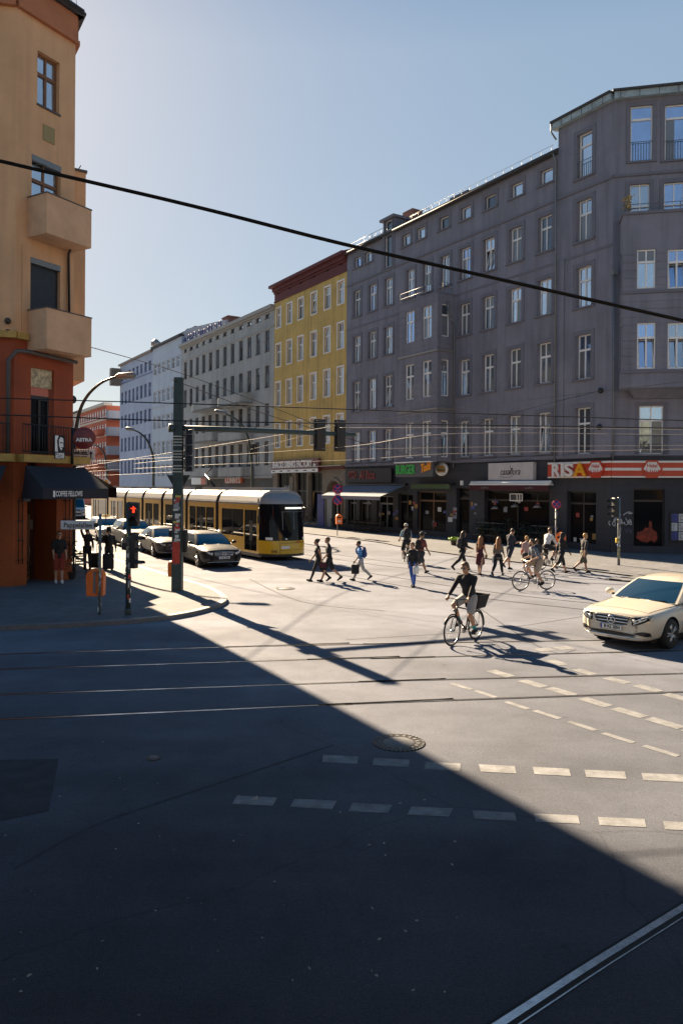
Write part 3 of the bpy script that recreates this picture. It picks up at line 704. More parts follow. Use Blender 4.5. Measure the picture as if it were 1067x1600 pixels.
# ---------------- ground floor of the grey building
mb = MB()
shop_h = []          # (u0,u1,z0,z1, kind)
def S(x0, y0, x1, y1): return FR.rect(x0, y0, x1, y1)
door1 = S(886, 768, 931, 862); shop_h.append((door1[0], door1[1], 0.25, door1[3]))
flora = S(757, 766, 858, 850); shop_h.append((flora[0], flora[1], 0.5, flora[3]))
hall = S(713, 762, 733, 845); shop_h.append((hall[0], hall[1], 0.12, hall[3]))
burg = S(652, 768, 697, 840); shop_h.append((burg[0], burg[1], 0.2, burg[3]))
bw = S(622, 772, 645, 835); shop_h.append((bw[0], bw[1], 0.3, bw[3]))
for x0, x1 in ((544, 556), (562, 580), (589, 614)): r = S(x0, 775, x1, 830); shop_h.append((r[0], r[1], 0.15, r[3]))
FR.wall(mb, UC, u_end, 0, ZB - 0.1, shop_h, 0.35)
FR.bands(mb, UC, u_end, 0.5, ZB - 0.15, shop_h, 0.48, 0.035, 0.02, 0, 0, 0.02)
FR.box(mb, UC, u_end, 0, 0.45, 0.0, 0.06)
dr = FC.rect(989, 764, 1038, 866)
ch2 = [(dr[0], dr[1], 0.3, dr[3])]
FC.wall(mb, 0, LC, 0, ZB, ch2, 0.35); FC.bands(mb, 0, LC, 0.5, ZB - 0.15, ch2, 0.48, 0.035, 0.02, 0, 0, 0.02); FC.box(mb, 0, LC, 0, 0.45, 0, 0.06)
GB(mb.build('shop_base', M_NAVY, grey_b))
M_SHOPG = mat('shop_glass', (0.008, 0.009, 0.012), 0.06, spec=0.12, ior=1.3)
M_SHOPG_[0] = M_SHOPG
M_SHOPI = mat('shop_interior_wood', (0.07, 0.045, 0.03), 0.8, var=0.4, vscale=2)
M_BROWNF = mat('dark_window_frame', (0.03, 0.026, 0.026), 0.5)
M_WOODF = mat('brown_wood_frame', (0.16, 0.09, 0.045), 0.5, var=0.2, vscale=6)
for i, h in enumerate(shop_h):
    GB(window(FR, grey_b, h[0], h[1], h[2], h[3], -0.25, frame=[M_BROWNF, M_BROWNF, M_BROWNF, M_WOODF, M_BROWNF, M_GALV, M_GALV, M_GALV][i], style='cross', top=0.78, glass=M_SHOPG, bar=0.07, mull=i not in (2,)))
GB(window(FC, grey_b, *ch2[0], -0.25, frame=M_BROWNF, top=0.8, glass=M_SHOPG, mull=False))
GB(railing(FC, grey_b, 0.0, 0.01, 0, 0.01, 0)) if False else None

# ================= generic street facade =================
def street_house(name_label, u0, u1, zr, wallm, ncol, rows_, ww, base, frame, trim, seed, extra=None, margin=0.9, dz=0.25, cols=None, wmat=None, setoff=0.0, style='cross', sur=0.0, zb=0.0, bar=0.06):
    root = thing('apartment_building', name_label, 'building', FR.pt(u0, 0))
    inv = Matrix.Translation(-FR.pt(u0, 0))
    F = Fac(A_pt + n_row * setoff, d_row, n_row)
    cols = cols or [u0 + margin + (u1 - u0 - 2 * margin) * i / (ncol - 1) for i in range(ncol)]
    hs = []
    for (z0, z1) in rows_:
        for u in cols: hs.append((u - ww / 2, u + ww / 2, z0, z1))
    mb = MB(); F.wall(mb, u0, u1, zb, zr, hs, dz, 0, sur=sur, surw=0.12, smi=1)
    p = [F.pt(u0, 0, 0), F.pt(u0, 0, -12), F.pt(u1, 0, 0), F.pt(u1, 0, -12)]
    for i in (0, 2): mb.quad(p[i], p[i + 1], p[i + 1] + UP * zr, p[i] + UP * zr)
    o = mb.build('wall', [wallm, trim], root); o.matrix_parent_inverse = inv
    rg = random.Random(seed)
    for h in hs:
        w = window(F, root, *h, -dz + 0.08, frame=frame, top=0.66 if h[3] - h[2] > 1.2 else 0.9, glass=M_GLASS[rg.choice([0, 1, 2, 1])], style=style if h[3] - h[2] > 1.2 else 'single', bar=bar, sill=0.06)
        w.matrix_parent_inverse = inv
    return root, inv, F, cols
def part(mb, name, mats, root, inv):
    o = mb.build(name, mats, root); o.matrix_parent_inverse = inv; return o
# ---- yellow house
M_YEL = mat('yellow_render', (0.60, 0.40, 0.12), 0.8, var=0.17, vscale=0.5, streak=0.28, bump=0.12, bscale=50)
M_MAR = mat('maroon_cornice', (0.115, 0.02, 0.024), 0.7, var=0.15, vscale=2)
M_BEIGE = mat('beige_stone', (0.20, 0.17, 0.135), 0.8, var=0.25, vscale=1.2, bump=0.2)
u_y0, u_y1 = u_end + 0.02, U(428, 600)
ycols = [U(x, 600) for x in (531.5, 510.5, 489.5, 469, 451.5, 434.5)]
def zrow(x, *ys): return [FR.uz(x, y)[1] for y in ys]
yr = []
for (a, b) in ((439, 474), (504, 544), (573, 615), (647, 690)):
    z1, z0 = zrow(532, a, b); yr.append((z0, z1))
zc = FR.uz(532, 427)[1]
yel, yinv, FY, _ = street_house('narrow yellow apartment building with dark red cornice beside the grey one', u_y0, u_y1, zc, M_YEL, 6, yr, 1.0, 0, M_WHITE, M_WHITE, 21, cols=ycols, zb=5.45, sur=0.015)
mb = MB(); zt = FR.uz(541, 398)[1]
sq = [(u - 0.22, u + 0.22, zc + 0.75, zc + 1.25) for u in ycols]
FY.wall(mb, u_y0, u_y1, zc, zt, sq, 0.3, rmi=1)
FY.box(mb, u_y0, u_y1, zc - 0.05, zc + 0.12, 0.0, 0.08); FY.box(mb, u_y0, u_y1, zt - 0.35, zt, 0.0, 0.3); FY.box(mb, u_y0 - 0.1, u_y1 + 0.2, zt, zt + 0.28, -1, 0.62); FY.box(mb, u_y0, u_y1, zt - 0.55, zt - 0.35, 0.0, 0.12)
for h in sq: mb.quad(FY.pt(h[0], h[2], -0.28), FY.pt(h[1], h[2], -0.28), FY.pt(h[1], h[3], -0.28), FY.pt(h[0], h[3], -0.28), 1)
part(mb, 'cornice', [M_MAR, M_DARK], yel, yinv)
mb = MB(); mb.prism([FY.pt(u_y0, zt + 0.28, 0.5), FY.pt(u_y0, zt + 2.6, -6), FY.pt(u_y0, zt, -12)], d_row * (u_y1 - u_y0)); part(mb, 'roof', mat('red_roof', (0.14, 0.045, 0.04), 0.8, var=0.3, vscale=5), yel, yinv)
# stone ground floor: three columned shop bays and an arched doorway
bays = [FY.rect(x0, 738, x1, 818) for x0, x1 in ((433, 456), (462, 479), (484, 503))]
hb = [(b[0], b[1], 0.3, b[3]) for b in bays]; arch = FY.rect(511, 752, 533, 828)
mb = MB(); ua, ub = arch[0], arch[1]; um, ra = (ua + ub) / 2, (ub - ua) / 2; zs = arch[3] - ra
FY.wall(mb, u_y0, ua, 0, 5.45, (), 0.3); FY.wall(mb, ub, u_y1, 0, 5.45, hb, 0.35)
n = 14; arc = [(um - ra * math.cos(math.pi * i / n), zs + ra * math.sin(math.pi * i / n)) for i in range(n + 1)]
for i in range(n):
    (p, z), (q, y) = arc[i], arc[i + 1]
    mb.quad(FY.pt(p, z), FY.pt(q, y), FY.pt(q, 5.45), FY.pt(p, 5.45)); mb.quad(FY.pt(p, z), FY.pt(q, y), FY.pt(q, y, -0.9), FY.pt(p, z, -0.9))
    f = lambda a, b, k: (um + (a - um) * k, zs + (b - zs) * k)
    (p1, z1), (q1, y1), (p2, z2), (q2, y2) = f(p, z, 1.06), f(q, y, 1.06), f(p, z, 1.28), f(q, y, 1.28)
    mb.add([FY.pt(p1, z1, 0.1), FY.pt(q1, y1, 0.1), FY.pt(q2, y2, 0.1), FY.pt(p2, z2, 0.1), FY.pt(p1, z1, 0), FY.pt(q1, y1, 0), FY.pt(q2, y2, 0), FY.pt(p2, z2, 0)], [(0, 1, 2, 3), (0, 1, 5, 4), (2, 3, 7, 6)])
for u in (ua, ub): mb.quad(FY.pt(u, 0), FY.pt(u, zs), FY.pt(u, zs, -0.9), FY.pt(u, 0, -0.9))
for u in (ua - 0.28, ub + 0.05): FY.box(mb, u, u + 0.22, 0.0, zs, 0.0, 0.1)
for b0 in (hb[0][0] - 0.38, (hb[1][0] + hb[0][1]) / 2 - 0.15, (hb[2][0] + hb[1][1]) / 2 - 0.15): FY.box(mb, b0, b0 + 0.3, 0.3, 4.6, 0.0, 0.14)
FY.box(mb, u_y0, u_y1, 5.2, 5.45, 0.0, 0.22, 1); FY.box(mb, u_y0, u_y1, 5.45, 5.52, 0.0, 0.5, 2)
part(mb, 'shop_base', [M_BEIGE, M_MAR, mat('ledge_tin', (0.3, 0.28, 0.26), 0.4, 0.4)], yel, yinv)
for h in hb: window(FY, yel, *h, -0.25, frame=M_BROWNF, top=0.62, glass=M_SHOPG, bar=0.08).matrix_parent_inverse = yinv
mb = MB(); mb.quad(FY.pt(ua, 0, -0.85), FY.pt(ub, 0, -0.85), FY.pt(ub, zs + ra, -0.85), FY.pt(ua, zs + ra, -0.85)); part(mb, 'door', mat('dark_door', (0.025, 0.022, 0.022), 0.5), yel, yinv)
# ---- pale grey house with balconies
M_LG = mat('pale_grey_render', (0.37, 0.375, 0.37), 0.8, var=0.14, vscale=0.4, streak=0.25, bump=0.1, bscale=50)
M_LGT = mat('pale_grey_trim', (0.34, 0.33, 0.31), 0.7, var=0.1, vscale=2)
M_DGREY = mat('dark_grey_base', (0.09, 0.085, 0.085), 0.8, var=0.2, vscale=1)
u_l0, u_l1 = u_y1 + 0.02, U(283, 650)
def zr2(x, prs): return [tuple(reversed(zrow(x, a, b))) for a, b in prs]
lrows = zr2(417, ((516, 549), (571, 605), (630, 664), (689, 726))) + [tuple(reversed(zrow(418, 490, 497)))]
lrows = [(min(a), max(a)) for a in lrows]
lcols = [U(x, 600) for x in (417, 402.5, 389, 376, 363, 351, 339.5, 328.5, 318, 308, 298.5, 289.5)]
zlr = FR.uz(425, 482)[1]
lgb, linv, FL, _ = street_house('pale grey apartment building with rounded balconies in the middle of the row', u_l0, u_l1, zlr, M_LG, 12, lrows, 1.05, 0, M_DGREY, M_LGT, 31, cols=lcols, zb=4.6)
mb = MB(); FL.box(mb, u_l0, u_l1, zlr, zlr + 0.35, -0.5, 0.45); FL.box(mb, u_l0, u_l1, zlr - 0.2, zlr, 0, 0.22); FL.box(mb, u_l0, u_l1, zlr - 1.9, zlr - 1.75, 0, 0.08); FL.box(mb, u_l0, u_l1, 4.5, 4.75, 0, 0.12)
part(mb, 'cornice', M_LGT, lgb, linv)
mb = MB(); mb.prism([FL.pt(u_l0, zlr + 0.3, 0.2), FL.pt(u_l0, zlr + 1.9, -6), FL.pt(u_l0, zlr, -12)], d_row * (u_l1 - u_l0)); part(mb, 'roof', M_ROOFT, lgb, linv)
for zz in ((11.3, 1.25), (7.3, 1.25), (15.4, 1.25)):
    pass
def balcony(F, u0, u1, z, h, p, mats, root, inv, rnd_=0.3):
    mb = MB(); pts = [(u0, 0), (u0, p - rnd_)] + [(u0 + rnd_ - rnd_ * math.cos(a), p - rnd_ + rnd_ * math.sin(a)) for a in (0.5, 1.0, 1.57)] + [(u1 - rnd_ + rnd_ * math.sin(a), p - rnd_ + rnd_ * math.cos(a)) for a in (0, 0.57, 1.07)] + [(u1, p - rnd_), (u1, 0)]
    mb.prism([F.pt(u, z, o) for u, o in pts], UP * 0.16)
    for i in range(len(pts) - 1):
        (a, b), (c, d_) = pts[i], pts[i + 1]
        q = [F.pt(a, z, b), F.pt(c, z, d_)]; mid = F.pt((u0 + u1) / 2, z, p * 0.5)
        inn = [x + (mid - x) * (0.1 / max((mid - x).length, 0.2)) for x in q]
        mb.quad(q[0], q[1], q[1] + UP * h, q[0] + UP * h); mb.quad(inn[0], inn[1], inn[1] + UP * h, inn[0] + UP * h); mb.quad(q[0] + UP * h, q[1] + UP * h, inn[1] + UP * h, inn[0] + UP * h)
    return part(mb, 'balcony', mats, root, inv)
F15 = Fac(A_pt + n_row * 1.4, d_row, n_row)
for (x0, x1, ys) in ((339, 376, ((612, 633), (662, 690), (724, 746))), (299, 330, ((622, 641), (672, 691), (726, 746)))):
    for (ya, yb) in ys:
        ua, ub = F15.uz(x1, yb)[0], F15.uz(x0, yb)[0]; z0, z1 = F15.uz((x0 + x1) / 2, yb)[1], F15.uz((x0 + x1) / 2, ya)[1]
        balcony(FL, ua, ub, z0, 1.1, 1.4, M_LG, lgb, linv)
mb = MB(); hb = [(lcols[i] - 0.7, lcols[i] + 0.7, 0.4, 3.3) for i in (0, 1, 3, 4, 6, 7, 9, 10)]; FL.wall(mb, u_l0, u_l1, 0, 4.6, hb, 0.3); part(mb, 'shop_base', M_DGREY, lgb, linv)
for h in hb: window(FL, lgb, *h, -0.2, frame=M_BROWNF, glass=M_SHOPG, top=0.8).matrix_parent_inverse = linv
mb = MB(); u = U(357, 490, -2); FL.box(mb, u - 0.9, u + 0.9, zlr, zlr + 2.2, -3, -1.6); FL.box(mb, u - 1.0, u + 1.0, zlr + 2.2, zlr + 2.35, -3.1, -1.5); part(mb, 'chimney', mat('brick_chimney', (0.22, 0.1, 0.075), 0.8, var=0.3, vscale=6), lgb, linv)
# gable wall with graffiti above the roof line
M_LAV = mat('lavender_gable', (0.34, 0.36, 0.42), 0.8, var=0.15, vscale=1)
F3 = Fac(A_pt - n_row * 0.35, d_row, n_row)
ga, gb = F3.uz(352, 500)[0], F3.uz(281, 530)[0]
mb = MB(); za, zb2 = F3.uz(350, 500)[1], F3.uz(295, 514)[1]
mb.prism([F3.pt(ga, zlr - 0.3), F3.pt(gb, zlr - 0.3), F3.pt(gb, zb2 - 0.5), F3.pt(gb - 2.5, zb2 + 0.2), F3.pt(ga, za)], -n_row * 0.4); part(mb, 'gable_wall', M_LAV, lgb, linv)
mb = MB(); rg = random.Random(9); M_TAG = mat('graffiti_blue', (0.07, 0.08, 0.25), 0.7)
u = ga + 1.5
while u < gb - 1.5:
    zc_ = zlr + 1.0; r = rg.uniform(0.4, 0.7)
    mb.tube([F3.pt(u + r * math.cos(a * 0.7) * rg.uniform(0.6, 1), zc_ + r * math.sin(a * 0.9) * 0.9, 0.03) for a in range(0, 8)], 0.07, 5); u += rg.uniform(0.8, 1.6)
part(mb, 'graffiti', M_TAG, lgb, linv)
# ---- pale blue house (two painted halves)
M_BL1 = mat('pale_blue_render', (0.37, 0.43, 0.56), 0.8, var=0.1, vscale=0.3, streak=0.18)
M_BL2 = mat('light_blue_white_render', (0.45, 0.51, 0.60), 0.8, var=0.1, vscale=0.3, streak=0.12)
M_BLT = mat('blue_trim', (0.42, 0.46, 0.52), 0.7)
u_b0, u_bm, u_b1 = u_l1 + 0.05, U(238, 650), U(187, 680)
rb1 = zr2(277, ((556, 573), (601, 621), (643, 664), (686, 708), (724, 744)))
rb1 = [(min(a), max(a)) for a in rb1]
zb1 = FR.uz(281, 526)[1]
b1, binv1, FB1, _ = street_house('light blue house half with white trimmed windows next to the pale grey house', u_b0, u_bm, zb1, M_BL2, 6, rb1, 1.15, 0, M_WHITE, M_BLT, 41, margin=1.2, sur=0.03)
mb = MB(); FB1.box(mb, u_b0, u_bm, zb1, zb1 + 0.3, -1, 0.35); part(mb, 'roof', M_ROOFT, b1, binv1)
mb = MB(); FB1.box(mb, u_b0, u_bm, rb1[2][1] + 1.2, rb1[2][1] + 1.4, 0, 0.1); part(mb, 'ledge', M_BLT, b1, binv1)
mb = MB(); FB1.box(mb, u_b0 + 2, u_bm - 1, zb1 + 0.3, zb1 + 1.7, -7, -3.0); FB1.box(mb, u_b0 + 1.6, u_bm - 0.6, zb1 + 1.7, zb1 + 1.95, -7.3, -2.5); part(mb, 'penthouse', M_ROOFT, b1, binv1)
rb2 = zr2(234, ((563, 578), (597, 618), (638, 658), (677, 700), (716, 738)))
rb2 = [(min(a), max(a)) for a in rb2]
zb2_ = FR.uz(236, 550)[1]
M_BWIN = mat('blue_window_paint', (0.12, 0.15, 0.30), 0.5)
b2, binv2, FB2, _ = street_house('pale blue house half with dark blue window strips at the far side', u_bm + 0.02, u_b1, zb2_, M_BL1, 8, rb2, 1.2, 0, M_BWIN, M_BLT, 43, margin=1.3)
mb = MB(); FB2.box(mb, u_bm, u_b1, zb2_, zb2_ + 0.3, -1, 0.35); part(mb, 'roof', mat('tan_eaves', (0.25, 0.2, 0.17), 0.7), b2, binv2)
mb = MB(); FB2.box(mb, u_bm, u_b1, rb2[1][1] + 1.3, rb2[1][1] + 1.5, 0, 0.1); part(mb, 'ledge', M_BWIN, b2, binv2)
mb = MB(); z = FR.uz(182, 600)[1]; FB2.box(mb, u_b1 - 1.0, u_b1 + 0.1, z - 0.6, z + 2.2, 0.2, 1.7); part(mb, 'bay_box', M_BEIGE, b2, binv2)
mb = MB(); p = FB2.pt(U(231, 545), zb2_ + 0.3, -1.2); mb.tube([p, p + UP * 1.0], 0.08, 6); mb.lathe([(0.7, 1.0), (0.75, 1.5), (0.2, 2.0)], p, 10); part(mb, 'roof_vent', M_GALV, b2, binv2)
# ---- red house and a cream one at the end of the street
M_RD = mat('brick_red_render', (0.42, 0.105, 0.055), 0.8, var=0.12, vscale=0.3)
M_CREAM = mat('cream_trim', (0.5, 0.46, 0.4), 0.7)
u_r0, u_r1 = u_b1 + 6, U(130, 700)
rr_ = zr2(150, ((642, 657), (667, 682), (691, 706), (716, 731), (737, 749)))
FRd = Fac(A_pt + n_row * 0.6, d_row, n_row)
rr_ = [(min(a), max(a)) for a in [tuple(reversed([FRd.uz(160, y)[1] for y in p])) for p in ((640, 652), (663, 677), (691, 706), (716, 731), (737, 748))]]
zrd = FRd.uz(187, 626)[1]
rd, rinv, FRD, rc = street_house('brick red apartment building with white window bands at the far end of the street', u_r0, u_r1, zrd, M_RD, 11, rr_, 1.4, 0, M_WHITE, M_CREAM, 51, setoff=0.6, bar=0.16)
mb = MB(); FRD.box(mb, u_r0, u_r1, zrd, zrd + 0.5, -1, 0.5)
for r in rr_[:2]: FRD.box(mb, u_r0, u_r1, r[0] - 0.6, r[0] - 0.3, 0, 0.1)
part(mb, 'cornice', M_CREAM, rd, rinv)
for i in (1, 4):
    for r in rr_[1:4]: balcony(FRD, rc[i] - 1.7, rc[i] + 1.7, r[0] - 0.5, 1.1, 1.3, M_RD, rd, rinv)
for r in rr_[:4]:
    mb = MB(); FRD.box(mb, u_r0 - 1.6, u_r0 - 0.02, r[0] - 0.6, r[0] + 0.9, -3, 0.1); part(mb, 'loggia', mat('grey_blue_panel', (0.22, 0.24, 0.3), 0.7), rd, rinv)
cr, cinv, FCr, _ = street_house('cream house closing the view beyond the red building', u_r1 + 0.3, u_r1 + 22, zrd + 0.6, M_CREAM, 7, rr_, 1.2, 0, M_DGREY, M_CREAM, 53, setoff=0.2)
mb = MB(); FCr.box(mb, u_r1 + 0.3, u_r1 + 22, zrd + 0.6, zrd + 0.9, -1, 0.4); part(mb, 'roof', M_ROOFT, cr, cinv)

# papers, stickers and small posters on the shop fronts
pr_ = random.Random(33); PM = [mat('paper_white', (0.6, 0.6, 0.62), 0.6), mat('paper_grey', (0.25, 0.26, 0.3), 0.6), mat('paper_blue', (0.06, 0.08, 0.3), 0.6), mat('paper_red', (0.35, 0.05, 0.04), 0.6), mat('paper_ochre', (0.35, 0.2, 0.05), 0.6)]
for (x0, x1, y0, y1, n, off) in ((700, 712, 786, 815, 7, 0.03), (736, 746, 786, 805, 4, 0.03), (641, 651, 775, 800, 5, 0.03), (616, 621, 790, 812, 3, 0.03), (660, 695, 795, 825, 5, -0.215), (890, 928, 800, 850, 6, -0.215), (760, 855, 775, 800, 9, -0.215), (548, 612, 785, 805, 6, -0.215)):
    for i in range(n):
        u, z = FR.uz(pr_.uniform(x0, x1), pr_.uniform(y0, y1)); mb = MB(); w_, h_ = pr_.uniform(0.08, 0.24), pr_.uniform(0.1, 0.34)
        FR.box(mb, u - w_, u + w_, z - h_ / 2, z + h_ / 2, off, off + 0.006); GB(mb.build('poster', PM[pr_.choice([0, 1, 1, 2, 3, 4])], grey_b))
# pale pendant shades hanging behind the flower shop glass, and pale transom reflections of the blinds
for x, y in ((772, 793), (803, 790), (838, 791)):
    u, z = FR.uz(x, y); mb = MB(); mb.lathe([(0.3, -0.1), (0.12, 0.08), (0.03, 0.12)], FR.pt(u, z, -0.1), 14); mb.tube([FR.pt(u, z + 0.1, -0.1), FR.pt(u, z + 0.7, -0.1)], 0.012, 5); GB(mb.build('pendant_lamp', M_GALV, grey_b))
# ================= orange corner house (left) =================
C_pt = Vector((-9.9, 27.8, 0))
dL, nL = Vector((-0.5, -0.866, 0)), Vector((0.866, -0.5, 0))
F1 = Fac(C_pt, dL, nL)
M_ORU = mat('peach_render', (0.64, 0.375, 0.205), 0.8, var=0.13, vscale=0.5, streak=0.14, bump=0.12, bscale=45)
M_ORL = mat('rust_red_render', (0.30, 0.062, 0.02), 0.75, var=0.2, vscale=0.7, streak=0.18, bump=0.12, bscale=45)
M_ORG = mat('burnt_orange_base', (0.26, 0.058, 0.011), 0.75, var=0.25, vscale=0.8, bump=0.12, bscale=45)
M_SALM = mat('salmon_cornice', (0.42, 0.16, 0.075), 0.75, var=0.12, vscale=1.5)
M_OCH = mat('ochre_ledge', (0.42, 0.27, 0.07), 0.7, var=0.2, vscale=3)
M_WIN_W = mat('brown_window_wood', (0.20, 0.085, 0.035), 0.5, var=0.2, vscale=8)
M_BALC = mat('peach_balcony_render', (0.60, 0.365, 0.22), 0.8, var=0.15, vscale=1.2, bump=0.1)
ora = thing('apartment_building', 'tall peach and rust red corner house with two box balconies at the left edge', 'building', C_pt)
oinv = Matrix.Translation(-C_pt)
ub = F1.uz(24, 300)[0]
B_pt = F1.pt(ub, 0)
d2 = Vector((-0.985, -0.17, 0)).normalized(); n2 = Vector((0.17, -0.985, 0)).normalized()
F2 = Fac(B_pt, d2, n2); L2 = 16.0
dS, nS = d_row, -n_row                    # the side along the tram street
FS = Fac(C_pt, dS, nS); LS = 12.0
Zf = lambda x, y: F1.uz(x, y)[1]
Ztop, Zyel = Zf(117, 63), Zf(60, 536)
ZL1 = Zf(60, 716)                         # ledge above the awning
w1 = F1.rect(58.5, 87, 93, 170); w2 = F1.rect(49.5, 250, 95, 304); w3 = F1.rect(47.5, 408, 94, 484); w4 = F1.rect(48, 576, 84, 712)
w2 = (w2[0], w2[1], w2[2] - 0.9, w2[3]); w3 = (w3[0], w3[1], w3[2] - 0.9, w3[3])
w4 = (w4[0], w4[1], ZL1 + 0.15, w4[3])
mb = MB()
F1.wall(mb, 0, ub, Zyel, Ztop, [w1, w2, w3], 0.28)
F2.wall(mb, 0, L2, Zyel, Ztop, [(3 + 2.6 * i, 4.1 + 2.6 * i, z, z + 2.1) for i in range(5) for z in (w1[2], w2[2] + 0.9, w3[2] + 0.9)], 0.2)
FS.wall(mb, 0, LS, Zyel, Ztop, (), 0.2)
F1.box(mb, w1[0] - 0.03, w1[1] + 0.03, w1[2] - 0.06, w1[2], -0.1, 0.06, 1)
F1.box(mb, w3[0] - 0.35, w3[0] - 0.3, w3[2], w3[3] + 0.35, 0.0, 0.03, 0); F1.box(mb, w3[1] + 0.3, w3[1] + 0.35, w3[2], w3[3] + 0.35, 0.0, 0.03, 0)
mb2 = MB(); F1.wall(mb2, 0, ub, ZL1, Zyel, [w4], 0.3); F2.wall(mb2, 0, L2, ZL1, Zyel, (), 0.2); FS.wall(mb2, 0, LS, ZL1, Zyel, (), 0.2)
part(mb, 'wall', [M_ORU, M_DGREY], ora, oinv); part(mb2, 'wall', M_ORL, ora, oinv)
mb = MB()
for F, a, b in ((F1, 0, ub), (F2, 0, L2), (FS, 0, LS)):
    F.box(mb, a, b, Ztop, Ztop + 0.9, -0.3, 0.10, 0); F.box(mb, a, b, Ztop - 0.12, Ztop + 0.06, 0.0, 0.16, 0); F.box(mb, a - 0.2, b + 0.1, Ztop + 0.9, Ztop + 1.02, -3, 0.26, 1)
    mb.tube([F.pt(a - 0.1, Ztop + 1.06, 0.28), F.pt(b + 0.1, Ztop + 1.06, 0.28)], 0.085, 8, 1)
part(mb, 'cornice', [M_SALM, M_ROOFT], ora, oinv)
mb = MB(); z = Ztop + 1.0
top = [F2.pt(L2, z, 0.4), F1.pt(ub, z, 0.4), F1.pt(0, z, 0.4), FS.pt(LS, z, 0.4)]
inn = [F2.pt(L2, z + 2.4, -4), F1.pt(ub, z + 2.4, -4), F1.pt(0.5, z + 2.4, -4), FS.pt(LS, z + 2.4, -4)]
for i in range(3): mb.quad(top[i], top[i + 1], inn[i + 1], inn[i])
mb.poly(inn); part(mb, 'roof', M_ROOFT, ora, oinv)
mb = MB()
for i in range(9): mb.tube([F1.pt(0.1 + i * 0.22, z + 0.1, 0.2), F1.pt(0.1 + i * 0.22, z + 0.55, 0.1)], 0.01, 4)
mb.tube([F1.pt(0.1, z + 0.53, 0.1), F1.pt(1.9, z + 0.53, 0.1)], 0.01, 4); part(mb, 'snow_guard', M_GALV, ora, oinv)
for w in (w1, w2): window(F1, ora, *w, -0.2, frame=M_WIN_W, top=0.62, bar=0.07, glass=M_GLASS[1]).matrix_parent_inverse = oinv
M_SHUT = mat('navy_roller_shutter', (0.02, 0.024, 0.035), 0.5)
mb = MB(); F1.box(mb, w2[0], w2[1], w2[3] - 0.2, w2[3], -0.12, 0.02); part(mb, 'shutter_box', M_GALV, ora, oinv)
mb = MB(); F1.box(mb, w3[0], w3[1], w3[3] - 0.2, w3[3], -0.12, 0.02); part(mb, 'shutter_box', M_GALV, ora, oinv)
mb = MB(); z = w3[2]
while z < w3[3] - 0.2: F1.box(mb, w3[0], w3[1], z, z + 0.05, -0.18, -0.14); z += 0.055
mb.quad(F1.pt(w3[0], w3[2], -0.17), F1.pt(w3[1], w3[2], -0.17), F1.pt(w3[1], w3[3], -0.17), F1.pt(w3[0], w3[3], -0.17)); part(mb, 'roller_shutter', M_SHUT, ora, oinv)
for i in range(5):
    for zz in (w1[2], w2[2] + 0.9, w3[2] + 0.9):
        window(F2, ora, 3 + 2.6 * i, 4.1 + 2.6 * i, zz, zz + 2.1, -0.15, frame=M_WIN_W).matrix_parent_inverse = oinv
# french window of the first floor with a light box sign pane above
window(F1, ora, w4[0] + 0.08, w4[1] - 0.08, w4[2], w4[3] - 0.95, -0.2, frame=M_BROWNF, top=0.95, glass=M_SHOPG).matrix_parent_inverse = oinv
tp = F1.rect(48, 575, 84, 603)
mb = MB(); F1.box(mb, tp[0], tp[1], tp[2] - 0.05, tp[3], -0.2, -0.1); part(mb, 'transom_panel', mat('mottled_cream_panel', (0.42, 0.35, 0.22), 0.5, var=0.75, vscale=7), ora, oinv)
# pale plaque
q = F1.rect(67, 197, 85, 222); mb = MB(); F1.box(mb, q[0], q[1], q[2], q[3], 0.0, 0.03); part(mb, 'plaque', mat('olive_plaque', (0.30, 0.235, 0.105), 0.7), ora, oinv)
# box balconies
BP = 1.0
FBq = Fac(C_pt + nL * BP, dL, nL)
for (yt, yb) in ((300, 363), (480, 544)):
    a = FBq.uz(143, (yt + yb) / 2)[0]; b = FBq.uz(73, (yt + yb) / 2)[0]
    z1, z0 = FBq.uz(73, yt)[1], FBq.uz(73, yb)[1]
    mb = MB(); th = 0.12
    F1.box(mb, a, b, z0, z0 + 0.18, 0.0, BP)
    F1.box(mb, a, b, z0 + 0.18, z1, BP - th, BP); F1.box(mb, a, a + th, z0 + 0.18, z1, 0, BP - th); F1.box(mb, b - th, b, z0 + 0.18, z1, 0, BP - th)
    F1.box(mb, a - 0.02, b + 0.02, z1, z1 + 0.04, BP - th - 0.02, BP + 0.02, 1); F1.box(mb, a - 0.02, a + th + 0.02, z1, z1 + 0.04, 0, BP - th - 0.02, 1); F1.box(mb, b - th - 0.02, b + 0.02, z1, z1 + 0.04, 0, BP - th - 0.02, 1)
    part(mb, 'balcony', [M_BALC, M_DGREY], ora, oinv)
# oriel on the tram-street side
s0, s1 = 2.9, 6.2; zo0, zo1 = P(120, 594, 30.6).z, P(120, 266, 30.6).z
mb = MB(); FS.box(mb, s0, s1, zo0, zo1, 0.0, 1.08); FS.box(mb, s0 - 0.05, s1 + 0.05, zo1, zo1 + 0.1, 0, 1.13, 1)
mb.tube([FS.pt(s0 + 0.1, zo1 + 0.3, 0.9), FS.pt(s0 + 2, zo1 + 0.3, 0.9)], 0.02, 5, 1)
part(mb, 'oriel', [M_ORU, M_DGREY], ora, oinv)
# low side-street balcony, added as a solid block to fill the house's shadow
mb = MB(); FS.box(mb, 3.2, 9.0, ZL1 - 0.1, ZL1 + 1.15, 0.0, 1.1); part(mb, 'balcony', M_ORL, ora, oinv)
